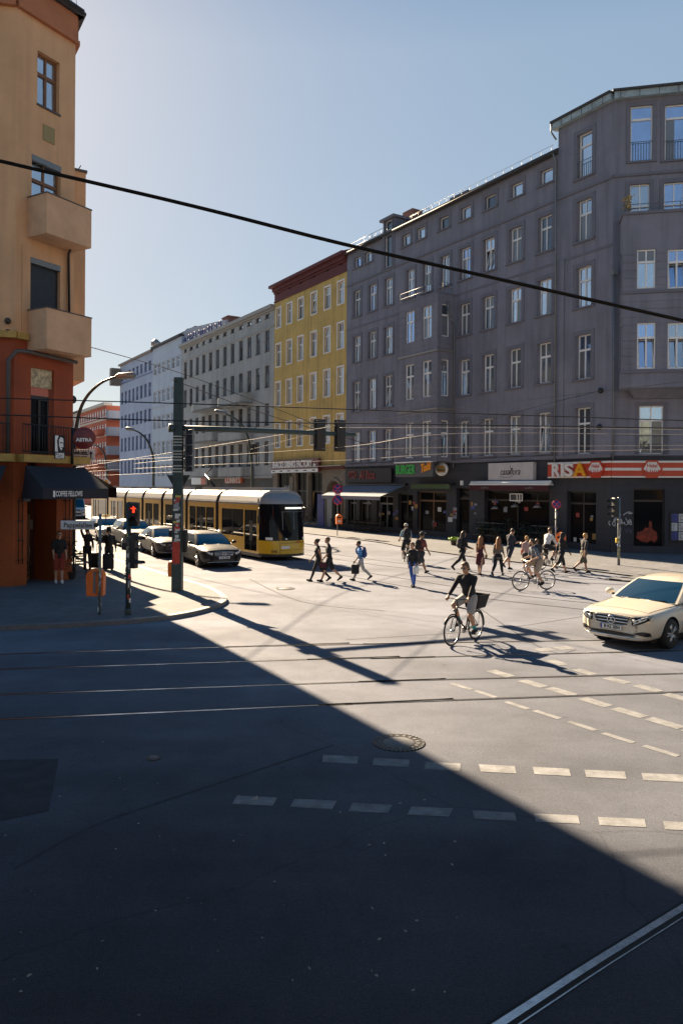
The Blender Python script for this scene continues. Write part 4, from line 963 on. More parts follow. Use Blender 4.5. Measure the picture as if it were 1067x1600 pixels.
# ochre string course and first floor ledge
mb = MB(); F2.box(mb, -0.1, L2, Zyel, Zyel + 0.22, 0.0, 0.22); F1.box(mb, ub - 0.45, ub, Zyel, Zyel + 0.22, 0.0, 0.18)
for F, a, b in ((F1, -0.35, ub), (F2, -0.1, L2)): F.box(mb, a, b, ZL1 - 0.16, ZL1 + 0.1, 0.0, 0.55)
FS.box(mb, 0.0, LS, ZL1 - 0.16, ZL1 + 0.1, 0.0, 0.5); part(mb, 'ledge', M_OCH, ora, oinv)
# pipes
mb = MB(); mb.tube([F1.pt(0.35, Zf(100, 380), 0.35), F1.pt(0.35, Zf(112, 400), 0.12), F1.pt(0.3, Zf(113, 490), 0.12)], 0.045, 7); part(mb, 'downpipe', M_BLACK, ora, oinv)
zz = Zf(60, 556); mb = MB(); mb.tube([F1.pt(0.15, zz - 0.05, 0.35), F1.pt(1.3, zz, 0.3), F1.pt(ub - 0.3, zz + 0.05, 0.22), F1.pt(ub + 0.05, zz, 0.2), F2.pt(0.15, zz - 0.3, 0.12), F2.pt(0.15, ZL1 + 0.1, 0.12)], 0.07, 8); part(mb, 'downpipe', mat('painted_pipe', (0.08, 0.075, 0.075), 0.5), ora, oinv)
# bell-shaped wire brackets
for y in (501, 519): mb = MB(); c = F1.pt(ub + 0.02, Zf(12, y) , 0.1); c = P(12, y, 25.5); mb.sph(c, 0.11); mb.tube([c, c + Vector((0, 0.4, 0))], 0.04, 6); part(mb, 'wall_bracket', M_IRON, ora, oinv)
# balcony railing over the ledge
mb = MB()
for F, a, b in ((F1, -0.3, ub), (F2, 0.0, L2)):
    zr_ = ZL1 + 0.12
    for q in (0.08, 1.0): mb.tube([F.pt(a, zr_ + q, 0.48), F.pt(b, zr_ + q, 0.48)], 0.022, 6)
    n = int((b - a) / 0.11)
    for i in range(n + 1): mb.tube([F.pt(a + (b - a) * i / n, zr_ + 0.08, 0.48), F.pt(a + (b - a) * i / n, zr_ + 1.0, 0.48)], 0.011, 4)
part(mb, 'railing', M_BLACK, ora, oinv)
# ground floor: pillar, recessed door, frontal base
pr, pl = F1.uz(88, 860)[0], F1.uz(42, 860)[0]
mb = MB(); zg = ZL1 - 0.1
F1.wall(mb, 0, pr, 0, zg); F1.wall(mb, pl, ub, 0, zg); FS.wall(mb, 0, LS, 0, zg); F2.wall(mb, 0, L2, 0, zg)
mb.quad(F1.pt(pr, 0), F1.pt(pr, 0, -1.2), F1.pt(pr, zg, -1.2), F1.pt(pr, zg)); mb.quad(F1.pt(pl, 0), F1.pt(pl, 0, -1.2), F1.pt(pl, zg, -1.2), F1.pt(pl, zg))
part(mb, 'shop_base', M_ORG, ora, oinv)
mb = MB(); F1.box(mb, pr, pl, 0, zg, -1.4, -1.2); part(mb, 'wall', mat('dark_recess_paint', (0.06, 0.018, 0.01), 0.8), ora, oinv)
mb = MB(); dd0, dd1 = pl - 0.95, pl - 0.05
F1.box(mb, dd0, dd0 + 0.12, 0.1, 2.5, -1.15, -1.08); F1.box(mb, dd1 - 0.12, dd1, 0.1, 2.5, -1.15, -1.08); F1.box(mb, dd0 + 0.12, dd1 - 0.12, 2.38, 2.5, -1.15, -1.08); F1.box(mb, dd0 + 0.12, dd1 - 0.12, 0.1, 0.5, -1.15, -1.08); F1.box(mb, dd0 + 0.12, dd1 - 0.12, 1.35, 1.42, -1.15, -1.08)
dr_ = part(mb, 'door', M_WOODF, ora, oinv)
mb = MB(); mb.quad(F1.pt(dd0, 0.4, -1.12), F1.pt(dd1, 0.4, -1.12), F1.pt(dd1, 2.4, -1.12), F1.pt(dd0, 2.4, -1.12)); mb.build('pane', M_SHOPG, dr_)
mb = MB(); mb.tube([F1.pt(dd0 + 0.06, 0.95, -1.02), F1.pt(dd0 + 0.06, 1.35, -1.02)], 0.02, 6); mb.build('handle', M_STEEL, dr_)
# barred niches
def bars(F, u0, u1, z0, z1):
    mb = MB()
    for q in (0.25, 0.75): u = u0 + (u1 - u0) * q; mb.tube([F.pt(u, z0 - 0.15, 0.06), F.pt(u, z1 + 0.15, 0.06)], 0.014, 5)
    for i in range(4): z = z0 + (z1 - z0) * i / 3; mb.tube([F.pt(u0, z, 0.06), F.pt(u1, z, 0.06)], 0.014, 5)
    part(mb, 'window_bars', M_BLACK, ora, oinv)
bars(F1, 0.08, 0.45, 1.0, 3.0); bars(F2, 0.35, 1.0, 1.0, 3.0); bars(F1, pl + 0.15, ub - 0.1, 1.0, 3.0)
mb = MB(); c = F1.pt(pl + 0.08, 3.15, 0.08); mb.rbox(c, (0.2, 0.2, 0.3), 0.03); part(mb, 'wall_lamp', M_GALV, ora, oinv)
# a sunlit-looking yellow house behind the camera: seen only mirrored in the corner windows
yb = thing('apartment_building', 'yellow plaster house across the junction, mirrored in the corner windows', 'building', (24, -22, 0))
mb = MB(); FYb = Fac((15.5, -24, 0), (1, 0.05, 0), (-0.05, 1, 0)); hs = [(1.2 + 2.6 * i, 2.3 + 2.6 * i, z, z + 2.2) for i in range(8) for z in (5.5, 9.2, 12.9, 16.6)]
FYb.wall(mb, 0, 22, 0, 20.5, hs, 0.25); mb.prism([FYb.pt(0, 20.5, 0.4), FYb.pt(0, 23.5, -5), FYb.pt(0, 20.5, -10)], Vector((22, 1.1, 0)), 1)
mb.quad(FYb.pt(0, 0), FYb.pt(0, 0, -10), FYb.pt(0, 20.5, -10), FYb.pt(0, 20.5))
part(mb, 'wall', [mat('mirror_yellow', (0.62, 0.40, 0.16), 0.8), mat('red_roof', (0.14, 0.045, 0.04), 0.8)], yb, Matrix.Translation((-24, 22, 0)))
for h in hs[::1]: window(FYb, yb, *h, -0.15).matrix_parent_inverse = Matrix.Translation((-24, 22, 0))

# elevated railway behind and over the camera, unseen, added to darken the foreground
via = thing('shade_viaduct', 'unseen green steel elevated railway added over the camera to darken the foreground', 'viaduct', (0, -8, 0))
vinv = Matrix.Translation((0, 8, 0)); FV = Fac((-60, 4.5, 0), (1, 0.03, 0), (-0.03, 1, 0))
mb = MB(); FV.box(mb, 0, 120, 8.1, 8.5, -19, 0); FV.box(mb, 0, 120, 8.5, 10.3, -0.35, 0); FV.box(mb, 0, 120, 8.5, 10.3, -19, -18.65)
for i in range(40): FV.box(mb, i * 3, i * 3 + 0.2, 7.85, 8.1, -18.6, -0.1); FV.box(mb, i * 3, i * 3 + 0.12, 8.5, 10.3, 0.0, 0.08)
part(mb, 'deck', mat('viaduct_green_steel', (0.05, 0.06, 0.05), 0.6, var=0.3, vscale=2), via, vinv)
for i in (1, 6, 10, 15, 19):
    for o_ in (-11.5, -17.5):
        mb = MB(); FV.box(mb, i * 6 - 0.3, i * 6 + 0.3, 0, 7.85, o_ - 0.3, o_ + 0.3); FV.box(mb, i * 6 - 0.5, i * 6 + 0.5, 0, 0.4, o_ - 0.5, o_ + 0.5); part(mb, 'column', mat('viaduct_green_steel', (0.05, 0.06, 0.05)), via, vinv)

# the neighbours of the orange house along the tram street: out of sight, coloured dark so the panes opposite mirror dark
nb_ = thing('apartment_building', 'dark brown apartment row beyond the orange house, mirrored in the panes opposite', 'building', FS.pt(12.1, 0)); nbi = Matrix.Translation(-FS.pt(12.1, 0))
mb = MB(); hs = [(13.2 + 2.7 * i, 14.3 + 2.7 * i, z, z + 2.1) for i in range(18) for z in (5.6, 9.4, 13.2, 16.8)]
FS.wall(mb, 12.1, 62, 0, 21.0, hs, 0.25); mb.prism([FS.pt(12.1, 21, 0.3), FS.pt(12.1, 23.5, -5), FS.pt(12.1, 21, -10)], dS * 50, 1); part(mb, 'wall', [mat('dark_neighbour_render', (0.10, 0.09, 0.085), 0.85, var=0.2, vscale=0.5), M_ROOFT], nb_, nbi)
for h in hs: window(FS, nb_, *h, -0.15).matrix_parent_inverse = nbi
# ================= tram =================
M_TY = mat('tram_yellow', (0.70, 0.40, 0.015), 0.35, var=0.06, vscale=2, coat=0.4)
M_TROOF = mat('tram_roof_grey', (0.27, 0.28, 0.30), 0.6, var=0.1, vscale=1.5)
M_TG = mat('tram_glass', (0.007, 0.008, 0.011), 0.04, spec=0.35, ior=1.38)
M_TBLK = mat('tram_black', (0.012, 0.012, 0.014), 0.35)
M_BEL = mat('bellows_rubber', (0.035, 0.033, 0.032), 0.8)
M_LAMPW = mat('headlamp_glass', (0.8, 0.8, 0.78), 0.15)
T0 = G(412, 877); T0.z = 0
tram = thing('tram', 'long yellow articulated tram with pale roof and black windscreen in the side street', 'tram', T0)
tinv = Matrix.Translation(-T0)
FT = Fac(T0, d_row, n_row); TW = 2.4; FTn = Fac(T0 - n_row * TW, d_row, -n_row)
TP = lambda o: (setattr(o, 'matrix_parent_inverse', tinv), o)[1]
ZS0, ZS1, ZRF = 0.30, 2.72, 3.38
def roof_prof():
    return [(0.0, ZS1), (0.03, 2.85), (0.12, 3.1), (0.3, 3.28), (0.6, ZRF), (TW - 0.6, ZRF), (TW - 0.3, 3.28), (TW - 0.12, 3.1), (TW - 0.03, 2.85), (TW, ZS1)]
def carriage(s0, s1, wins, doors):
    hs = [(a, b, 1.05, 2.42) for a, b in wins] + [(a, b, 0.42, 2.42) for a, b in doors]
    mb = MB(); FT.wall(mb, s0, s1, ZS0, ZS1, hs, 0.04, 0, rmi=1); FTn.wall(mb, s0, s1, ZS0, ZS1, (), 0.04)
    for s_ in (s0, s1): mb.quad(FT.pt(s_, ZS0), FTn.pt(s_, ZS0), FTn.pt(s_, ZS1), FT.pt(s_, ZS1), 1)
    mb.quad(FT.pt(s0, ZS0), FT.pt(s1, ZS0), FTn.pt(s1, ZS0), FTn.pt(s0, ZS0), 1)
    body = TP(mb.build('carriage', [M_TY, M_TBLK], tram))
    for a, b in wins:
        m = MB(); m.quad(FT.pt(a, 1.05, -0.03), FT.pt(b, 1.05, -0.03), FT.pt(b, 2.42, -0.03), FT.pt(a, 2.42, -0.03))
        n = max(1, int((b - a) / 1.3))
        for i in range(1, n): u = a + (b - a) * i / n; FT.box(m, u - 0.03, u + 0.03, 1.05, 2.42, -0.03, -0.012, 1)
        m.build('window', [M_TG, M_TBLK], body)
    for a, b in doors:
        m = MB(); m.quad(FT.pt(a, 0.42, -0.03), FT.pt(b, 0.42, -0.03), FT.pt(b, 2.42, -0.03), FT.pt(a, 2.42, -0.03)); c = (a + b) / 2
        FT.box(m, c - 0.02, c + 0.02, 0.42, 2.42, -0.03, 0.0, 1)
        for q in (-0.1, 0.1): FT.box(m, c + q - 0.01, c + q + 0.01, 0.9, 1.9, -0.03, 0.01, 2)
        m.build('door', [M_TG, M_TBLK, M_STEEL], body)
    mb = MB(); pr_ = roof_prof()
    mb.add([FT.pt(s, z, -l) for s in (s0, s1) for l, z in pr_], [(i, i + 1, len(pr_) + i + 1, len(pr_) + i) for i in range(len(pr_) - 1)] + [tuple(range(len(pr_))), tuple(range(len(pr_), 2 * len(pr_)))])
    FT.box(mb, s0, s1, ZS1 - 0.03, ZS1 + 0.05, 0.0, 0.03, 0)
    mb.build('roof', M_TROOF, body)
    if s1 - s0 > 3.5:
        mb = MB(); FT.box(mb, s0 + 0.8, s1 - 0.8, ZRF, ZRF + 0.16, -TW + 0.6, -0.6); mb.build('roof_box', M_TROOF, body)
    return body
segs = [(0.55, 5.55, [(2.35, 5.1)], [(0.8, 2.2)]), (5.95, 10.2, [(6.2, 7.3), (8.9, 9.9)], [(7.4, 8.8)]), (10.6, 14.6, [(11.0, 14.2)], []), (15.1, 18.7, [(15.5, 16.6)], [(16.8, 18.3)]), (19.2, 22.9, [(19.6, 22.4)], []), (23.4, 27.7, [(23.8, 25.2)], [(25.5, 27.0)]), (28.2, 33.2, [(28.6, 31.0)], [(31.2, 32.6)])]
for s in segs: carriage(*s)
for i in range(len(segs) - 1):
    a, b = segs[i][1], segs[i + 1][0]; mb = MB(); n = 5
    for k in range(n):
        x0, x1 = a + (b - a) * k / n, a + (b - a) * (k + 1) / n; xm = (x0 + x1) / 2
        pr_ = [(0.02, 0.4)] + roof_prof() + [(TW - 0.02, 0.4)]
        for q0, q1, e0, e1 in ((x0, xm, 0.10, 0.02), (xm, x1, 0.02, 0.10)):
            r0 = [(min(max(l, e0), TW - e0), z - (e0 if z > 2.6 else 0)) for l, z in pr_]; r1 = [(min(max(l, e1), TW - e1), z - (e1 if z > 2.6 else 0)) for l, z in pr_]
            mb.add([FT.pt(q0, z, -l) for l, z in r0] + [FT.pt(q1, z, -l) for l, z in r1], [(i_, i_ + 1, len(r0) + i_ + 1, len(r0) + i_) for i_ in range(len(r0) - 1)])
    TP(mb.build('bellows', M_BEL, tram))
def cab(t, z, o=0.0):
    a = 2 * t - 1
    s = 0.55 - 0.95 * (1 - abs(a) ** 2.6) ** 0.62 + max(0, z - 1.0) * 0.10 - (0.10 if z < 0.95 else 0) * (1 - abs(a) ** 4) - o
    l = TW * t
    return FT.pt(s, z, -l)
def cgrid(z0, z1, nz, name, m, o=0.0, t0=0.0, t1=1.0, par=None):
    mb = MB(); mb.grid(lambda i, j: cab(t0 + (t1 - t0) * i, z0 + (z1 - z0) * j, o), 24, nz); return TP(mb.build(name, m, tram))
cgrid(0.32, 0.97, 3, 'front_panel', M_TY)
cgrid(0.22, 0.34, 1, 'bumper', M_TBLK)
wind = cgrid(0.97, 2.74, 8, 'windscreen', M_TG)
mb = MB()
def capf(i, j):
    p = cab(i, 2.74); q = FT.pt(1.7, ZRF, -(0.62 + (TW - 1.24) * i)); e = math.sin(j * math.pi / 2); h = 1 - math.cos(j * math.pi / 2)
    return Vector((p.x + (q.x - p.x) * h, p.y + (q.y - p.y) * h, p.z + (q.z - p.z) * e))
mb.grid(capf, 24, 8); FT.box(mb, 0.5, 1.7, ZS1, 2.8, -TW, 0.0); TP(mb.build('cab_roof', M_TROOF, tram))
for t0, t1 in ((0.06, 0.16), (0.84, 0.94)):
    h = cgrid(1.0, 1.13, 2, 'headlight', M_LAMPW, 0.012, t0, t1)
cgrid(1.02, 1.09, 1, 'headlight', M_LAMPW, 0.012, 0.40, 0.44)
cgrid(0.60, 0.72, 1, 'number_plate', M_WHITEP, 0.012, 0.30, 0.47); cgrid(0.90, 0.94, 1, 'marker_strip', M_RED, 0.012, 0.62, 0.76)
for z in (0.86, 0.52): cgrid(z, z + 0.014, 1, 'panel_seam', M_TBLK, 0.006, 0.27, 0.97)
mb = MB(); mb.grid(lambda i, j: cab(0.27 + 0.008 * i, 0.34 + 0.52 * j, 0.006), 2, 4); TP(mb.build('panel_seam', M_TBLK, tram))
M_LED = mat('destination_display', (0.9, 0.85, 0.7), 0.4, emit=0.35)
cgrid(2.50, 2.58, 1, 'destination_display', M_LED, 0.008, 0.42, 0.86)
cgrid(2.36, 2.375, 1, 'wiper', M_GALV, 0.01, 0.34, 0.9)
for t in (0.35, 0.6): mb = MB(); mb.grid(lambda i, j: cab(t + 0.01 * i, 1.5 + 0.85 * j, 0.01), 1, 4); TP(mb.build('wiper', M_GALV, tram))
seat = MB(); c = FT.pt(1.2, 1.5, -1.15)
# mirrors + pantograph
for l in (-0.18, TW + 0.1):
    mb = MB(); mb.tube([FT.pt(0.5, 2.55, -max(0, min(TW, l))), FT.pt(0.25, 2.5, -l), FT.pt(0.2, 2.1, -l)], 0.02, 6); mb.rbox(FT.pt(0.2, 2.0, -l), (0.12, 0.12, 0.42), 0.02); TP(mb.build('wing_mirror', M_TBLK, tram))
mb = MB(); s = 9.0
pz = [FT.pt(s, ZRF + 0.2, -1.2), FT.pt(s + 1.5, ZRF + 0.9, -1.2), FT.pt(s + 0.3, 4.75, -1.2)]
mb.tube(pz[:2], 0.06, 6); mb.tube(pz[1:], 0.04, 6); mb.tube([FT.pt(s + 0.3, 4.75, -0.5), FT.pt(s + 0.3, 4.85, -0.8), FT.pt(s + 0.3, 4.85, -1.6), FT.pt(s + 0.3, 4.75, -1.9)], 0.03, 6); FT.box(mb, s - 0.4, s + 1.8, ZRF + 0.02, ZRF + 0.2, -1.7, -0.7)
TP(mb.build('pantograph', M_BLACK, tram))
mb = MB()
for s_ in (2.2, 3.8, 9.0, 16.5, 25, 30):
    for l in (0.25, TW - 0.25): mb.lathe([(0.3, -0.06), (0.3, 0.06)], FT.pt(s_, 0.31, -l), 14, 0, Matrix(((d_row.y, 0, -d_row.x), (0, 1, 0), (0, 0, 1))) if False else Vector((0, 0, 1)).rotation_difference(n_row).to_matrix())
FT.box(mb, 0.6, 33, 0.12, 0.3, -TW + 0.2, -0.12); TP(mb.build('bogie', M_TBLK, tram))
m_ = basis(FT.pt(0.34, 0.45, 0.0) , -d_row, UP, n_row)
for txt, t, z in (('1042', 0.12, 0.46),):
    p = cab(t, z, 0.02); q = cab(t + 0.1, z, 0.02); r_ = (q - p).normalized()
    TP(text_mb(txt, 0.17, basis(p, r_, UP, r_.cross(UP)), 0.006, 0.004).build('fleet_number', M_TBLK, tram))

# ================= cars =================
def car_body(name, st, paint, root, rx, rr, arch):
    mb = MB(); n = len(st); ring = 14
    for (x, w, zb, zs, zt) in st:
        half = [(0.0, zb), (0.78 * w, zb), (0.96 * w, zb + 0.09), (w, 0.48 * (zb + zs) + 0.03), (0.985 * w, zs - 0.08), (0.88 * w, zs), (0.45 * w, zt), (0.0, zt + 0.01)]
        pts = half + [(-y, z) for y, z in half[-2:0:-1]]
        mb.v.extend([(x, y, z) for y, z in pts])
    for i in range(n - 1):
        for k in range(ring):
            mb.f.append([i * ring + k, i * ring + (k + 1) % ring, (i + 1) * ring + (k + 1) % ring, (i + 1) * ring + k]); mb.m.append(0); mb.sm.append(True)
    for i, fl in ((0, 1), (n - 1, 0)):
        f = [i * ring + k for k in range(ring)]; mb.f.append(f if fl else f[::-1]); mb.m.append(0); mb.sm.append(True)
    o = mb.build(name, [paint, M_DARK], root)
    md = o.modifiers.new('s', 'SUBSURF'); md.levels = 2; md.render_levels = 2
    cm = MB()
    for x in rx:
        for sy in (-1, 1): cm.lathe([(arch, -0.2), (arch, 0.2)], (x, sy * (st[4][1] - 0.12), rr), 28, 0, Matrix.Rotation(R(90), 3, 'X'))
    cut = cm.build('cut', [M_DARK]); cut.parent = root
    for p in cut.data.polygons: p.use_smooth = False
    b = o.modifiers.new('b', 'BOOLEAN'); b.operation = 'DIFFERENCE'; b.object = cut; b.solver = 'EXACT'
    try: b.material_mode = 'TRANSFER'
    except Exception: pass
    apply_mods(o); cd = cut.data; bpy.data.objects.remove(cut); bpy.data.meshes.remove(cd)
    return o
def wheel(root, x, y, r, w, sy, rimm, spokes=5):
    wt = MB(); M_ = Matrix.Rotation(R(-90) * sy, 3, 'X'); c = (x, y, r)
    wt.lathe([(r * 0.66, -w / 2), (r * 0.93, -w / 2), (r, -w / 2 + 0.03), (r, w / 2 - 0.03), (r * 0.93, w / 2), (r * 0.68, w / 2)], c, 28, 0, M_)
    whl = bpy.data.objects.new('wheel', None); COL.objects.link(whl); whl.parent = root
    wt.build('tyre', M_RUBBER, whl)
    rm = MB(); rm.lathe([(r * 0.70, w / 2 - 0.02), (r * 0.67, w / 2 + 0.005), (r * 0.62, w / 2 - 0.02), (r * 0.60, w / 2 - 0.07)], c, 28, 1, M_)
    rm.lathe([(r * 0.17, w / 2 - 0.04), (r * 0.15, w / 2 + 0.0), (0.001, w / 2 + 0.005)], c, 14, 0, M_)
    for k in range(spokes):
        a = 2 * math.pi * k / spokes
        for da in (-0.16, 0.16):
            p0 = Vector((math.cos(a + da * 1.6) * r * 0.12, math.sin(a + da * 1.6) * r * 0.12, w / 2 - 0.012)); p1 = Vector((math.cos(a + da) * r * 0.66, math.sin(a + da) * r * 0.66, w / 2 - 0.005))
            rm.tube([M_ @ p0 + Vector(c), M_ @ p1 + Vector(c)], [r * 0.075, r * 0.055], 6, 0)
    rm.build('rim', [rimm, M_TBLK], whl)
    return whl
def lerp(a, b, t): return a + (b - a) * t
def make_car(label, cat, loc, rz, paint, kind='sedan', front='star', plate=None, name='parked_car', group=None, glass=None, taxi_sign=False, scale=1.0, rails=False):
    root = thing(name, label, cat, loc, rz, group); root.scale = (scale,) * 3
    glass = glass or M_DKGLASS
    if kind == 'van':
        st = [(2.75, 0.62, 0.34, 0.80, 0.84), (2.70, 0.80, 0.28, 0.95, 1.0), (2.5, 0.92, 0.26, 1.06, 1.12), (2.2, 0.97, 0.24, 1.15, 1.22), (1.8, 0.98, 0.24, 1.24, 1.28), (1.0, 0.98, 0.24, 1.3, 1.3), (-1.0, 0.98, 0.24, 1.3, 1.3), (-2.2, 0.98, 0.26, 1.3, 1.3), (-2.7, 0.95, 0.3, 1.3, 1.3), (-2.75, 0.9, 0.34, 1.28, 1.28)]
        gh = dict(z0=1.2, z1=2.15, zr=2.3, xf0=1.95, xf1=1.15, xr0=-2.7, xr1=-2.62, w0=0.93, w1=0.82); rx, rr = (1.85, -1.75), 0.35
    else:
        st = [(2.47, 0.60, 0.27, 0.74, 0.755), (2.44, 0.76, 0.20, 0.785, 0.80), (2.28, 0.88, 0.19, 0.81, 0.845), (1.95, 0.93, 0.20, 0.85, 0.895), (1.55, 0.935, 0.20, 0.88, 0.93), (1.2, 0.935, 0.20, 0.91, 0.965), (0.85, 0.935, 0.2, 0.935, 0.99), (0.0, 0.94, 0.2, 0.955, 0.965), (-1.0, 0.94, 0.2, 0.975, 0.975), (-1.6, 0.93, 0.2, 0.98, 0.995), (-2.0, 0.905, 0.22, 0.975, 1.0), (-2.3, 0.85, 0.26, 0.95, 0.98), (-2.43, 0.73, 0.32, 0.87, 0.89)]
        gh = dict(z0=0.935, z1=1.37, zr=1.455, xf0=1.08, xf1=0.22, xr0=-1.85, xr1=-1.05, w0=0.815, w1=0.60); rx, rr = (1.55, -1.38), 0.335
        if kind == 'estate':
            st[-4:] = [(-1.6, 0.93, 0.2, 0.985, 0.985), (-2.0, 0.915, 0.22, 0.99, 0.99), (-2.28, 0.87, 0.26, 0.985, 0.985), (-2.38, 0.76, 0.32, 0.93, 0.93)]
            gh.update(xr0=-2.28, xr1=-1.9, z1=1.40, zr=1.47, w1=0.62)
        if kind == 'suv':
            st = [(x, w, zb + 0.03, zs + 0.09, zt + 0.09) for x, w, zb, zs, zt in st]
            gh.update(xr0=-2.25, xr1=-1.75, z0=1.02, z1=1.5, zr=1.59, w1=0.64)
    body = car_body('body', st, paint, root, rx, rr, rr + 0.05)
    g_ = gh
    bw = 0.09
    def wy(b): return lerp(g_['w0'], g_['w1'], b) + 0.025 * math.sin(math.pi * b)
    def zz(b): return lerp(g_['z0'], g_['z1'], b)
    def xf(b): return lerp(g_['xf0'], g_['xf1'], b) + 0.03 * math.sin(math.pi * b)
    def xr(b): return lerp(g_['xr0'], g_['xr1'], b) - 0.03 * math.sin(math.pi * b)
    def Sf(a, b, o=0): a2 = 2 * a - 1; return Vector((xf(b) + 0.14 * (1 - a2 * a2) * (1 - 0.4 * b) + o * 0.6, a2 * wy(b), zz(b) + o * 0.8))
    def Sr(a, b, o=0): a2 = 2 * a - 1; return Vector((xr(b) - 0.10 * (1 - a2 * a2) - o, a2 * wy(b), zz(b) + o * 0.4))
    def Ss(sy): return lambda a, b, o=0: Vector((lerp(xr(b), xf(b), a), sy * (wy(b) + 0.03 * math.sin(math.pi * a) + o), zz(b) + o * 0.3))
    def Rf(a, b):
        a2 = 2 * a - 1; y = a2 * g_['w1']
        xfm, xrm = Sf(a, 1).x, Sr(a, 1).x
        y = a2 * (g_['w1'] + 0.03 * math.sin(math.pi * b))
        e = (1 - a2 ** 4) * math.sin(math.pi * min(1, max(0, b))) ** 0.45
        return Vector((lerp(xfm, xrm, b), y, g_['z1'] + (g_['zr'] - g_['z1']) * e))
    mb = MB(); mb.grid(Sf, 10, 6); mb.grid(Sr, 10, 6, flip=True); mb.grid(Ss(1), 12, 6, flip=True); mb.grid(Ss(-1), 12, 6); mb.grid(Rf, 10, 12)
    o = mb.build('roof', paint, root)
    def patch(fn, a0, a1, b0, b1, nm, off=0.006, trap=(0, 0), m=None, na=10, nb=6):
        m2 = MB(); m2.grid(lambda i, j: fn(lerp(lerp(a0, a0 + trap[0], j), lerp(a1, a1 + trap[1], j), i), lerp(b0, b1, j), off), na, nb); return m2.build(nm, m or glass, root)
    patch(Sf, 0.045, 0.955, 0.03, 0.95, 'windscreen')
    patch(Sr, 0.06, 0.94, 0.12 if kind != 'van' else 0.3, 0.92, 'rear_window')
    for sy in (1, -1):
        f = Ss(sy)
        if kind == 'van': patch(f, 0.80, 0.975, 0.06, 0.86, 'side_window', trap=(0, -0.02)); continue
        cuts = [(0.555, 0.93, 0, -0.012), (0.22, 0.535, 0.0, 0.0), (0.07, 0.20, 0.03, 0)] if kind == 'sedan' else [(0.63, 0.95, 0, -0.012), (0.33, 0.61, 0, 0), (0.06, 0.31, 0.03, 0)]
        for a0, a1, t0, t1 in cuts: patch(f, a0, a1, 0.08, 0.9, 'side_window', trap=(t0, t1))
    # things laid on the skin
    bvh = BVHTree.FromPolygons([v.co.copy() for v in body.data.vertices], [list(p.vertices) for p in body.data.polygons])
    def hit(o_, d_):
        r = bvh.ray_cast(Vector(o_), Vector(d_).normalized())
        return r[0]
    def front_pt(y, z, off=0.008, yaw=0.0):
        d_ = Vector((-1, 0, 0))
        h = hit((4, y, z), d_)
        if h is None: h = Vector((st[2][0], y, z))
        return h + Vector((off, 0, 0))
    def fpatch(top, bot, nm, m, off=0.008, n=4, par=None):
        m2 = MB(); k = len(top); vs = []
        for j in range(n + 1):
            for i in range(k):
                y = lerp(bot[i][0], top[i][0], j / n); z = lerp(bot[i][1], top[i][1], j / n); vs.append(front_pt(y, z, off))
        m2.add(vs, [(j * k + i, j * k + i + 1, (j + 1) * k + i + 1, (j + 1) * k + i) for j in range(n) for i in range(k - 1)], 0, True)
        return m2.build(nm, m, par or root)
    def fbar(pts, r, nm, m, off=0.015, par=None):
        m2 = MB(); m2.tube([front_pt(y, z, off) for y, z in pts], r, 6); return m2.build(nm, m, par or root)
    dz = 0.09 if kind == 'suv' else (0.28 if kind == 'van' else 0)
    def rowy(a, b, n): return [a + (b - a) * i / n for i in range(n + 1)]
    ys = rowy(-0.44, 0.44, 10)
    gtop = [(y, 0.735 + dz - 0.02 * (abs(y) / 0.44) ** 4) for y in ys]; gbot = [(y * 0.86, 0.535 + dz + 0.02 * (abs(y) / 0.44) ** 4) for y in ys]
    gr = fpatch(gtop, gbot, 'grille', M_TBLK, 0.010)
    if front == 'star':
        for z in (0.605, 0.675): fbar([(y, z + dz) for y in rowy(-0.40, 0.40, 8)], 0.014, 'grille_bar', M_CHROME, 0.018, gr)
        fbar(gtop + gbot[::-1] + gtop[:1], 0.009, 'grille_frame', M_CHROME, 0.012, gr)
        c = front_pt(0, 0.638 + dz, 0.035); em = MB(); rr_e = 0.088
        em.tube([c + Vector((0.0, rr_e * math.cos(a), rr_e * math.sin(a))) for a in [2 * math.pi * i / 24 for i in range(24)]], 0.011, 6, closed=True)
        for a in (90, 210, 330): em.tube([c, c + Vector((0, rr_e * math.cos(R(a)), rr_e * math.sin(R(a))))], [0.017, 0.004], 6)
        em.build('emblem', M_CHROME, gr)
    else:
        for z in (0.60, 0.66): fbar([(y, z + dz) for y in rowy(-0.40, 0.40, 8)], 0.010, 'grille_bar', M_CHROME, 0.014, gr)
        c = front_pt(0, 0.64 + dz, 0.02); em = MB(); em.tube([c + Vector((0, 0.06 * math.cos(a), 0.06 * math.sin(a))) for a in [2 * math.pi * i / 20 for i in range(20)]], 0.009, 6, closed=True); em.build('emblem', M_CHROME, gr)
    for sy in (1, -1):
        yy = [0.475, 0.52, 0.58, 0.65, 0.72, 0.775, 0.815]
        top = [(sy * y, 0.715 + dz + 0.075 * ((y - 0.475) / 0.34) ** 0.8) for y in yy]; bot = [(sy * y, 0.565 + dz + 0.13 * ((y - 0.475) / 0.34) ** 2) for y in yy]
        hl = fpatch(top, bot, 'headlight', mat('headlight_glass_dark', (0.016, 0.018, 0.022), 0.12, spec=0.4, ior=1.45), 0.010)
        for q0, q1 in ((0.62, 0.80), (0.28, 0.46)):
            fbar([(lerp(b_[0], t_[0], q), lerp(b_[1], t_[1], q)) for b_, t_, q in zip(bot[1:-1], top[1:-1], rowy(q0 - 0.1, q1 + 0.05, 4))], 0.011, 'light_strip', M_LAMPW, 0.018, hl)
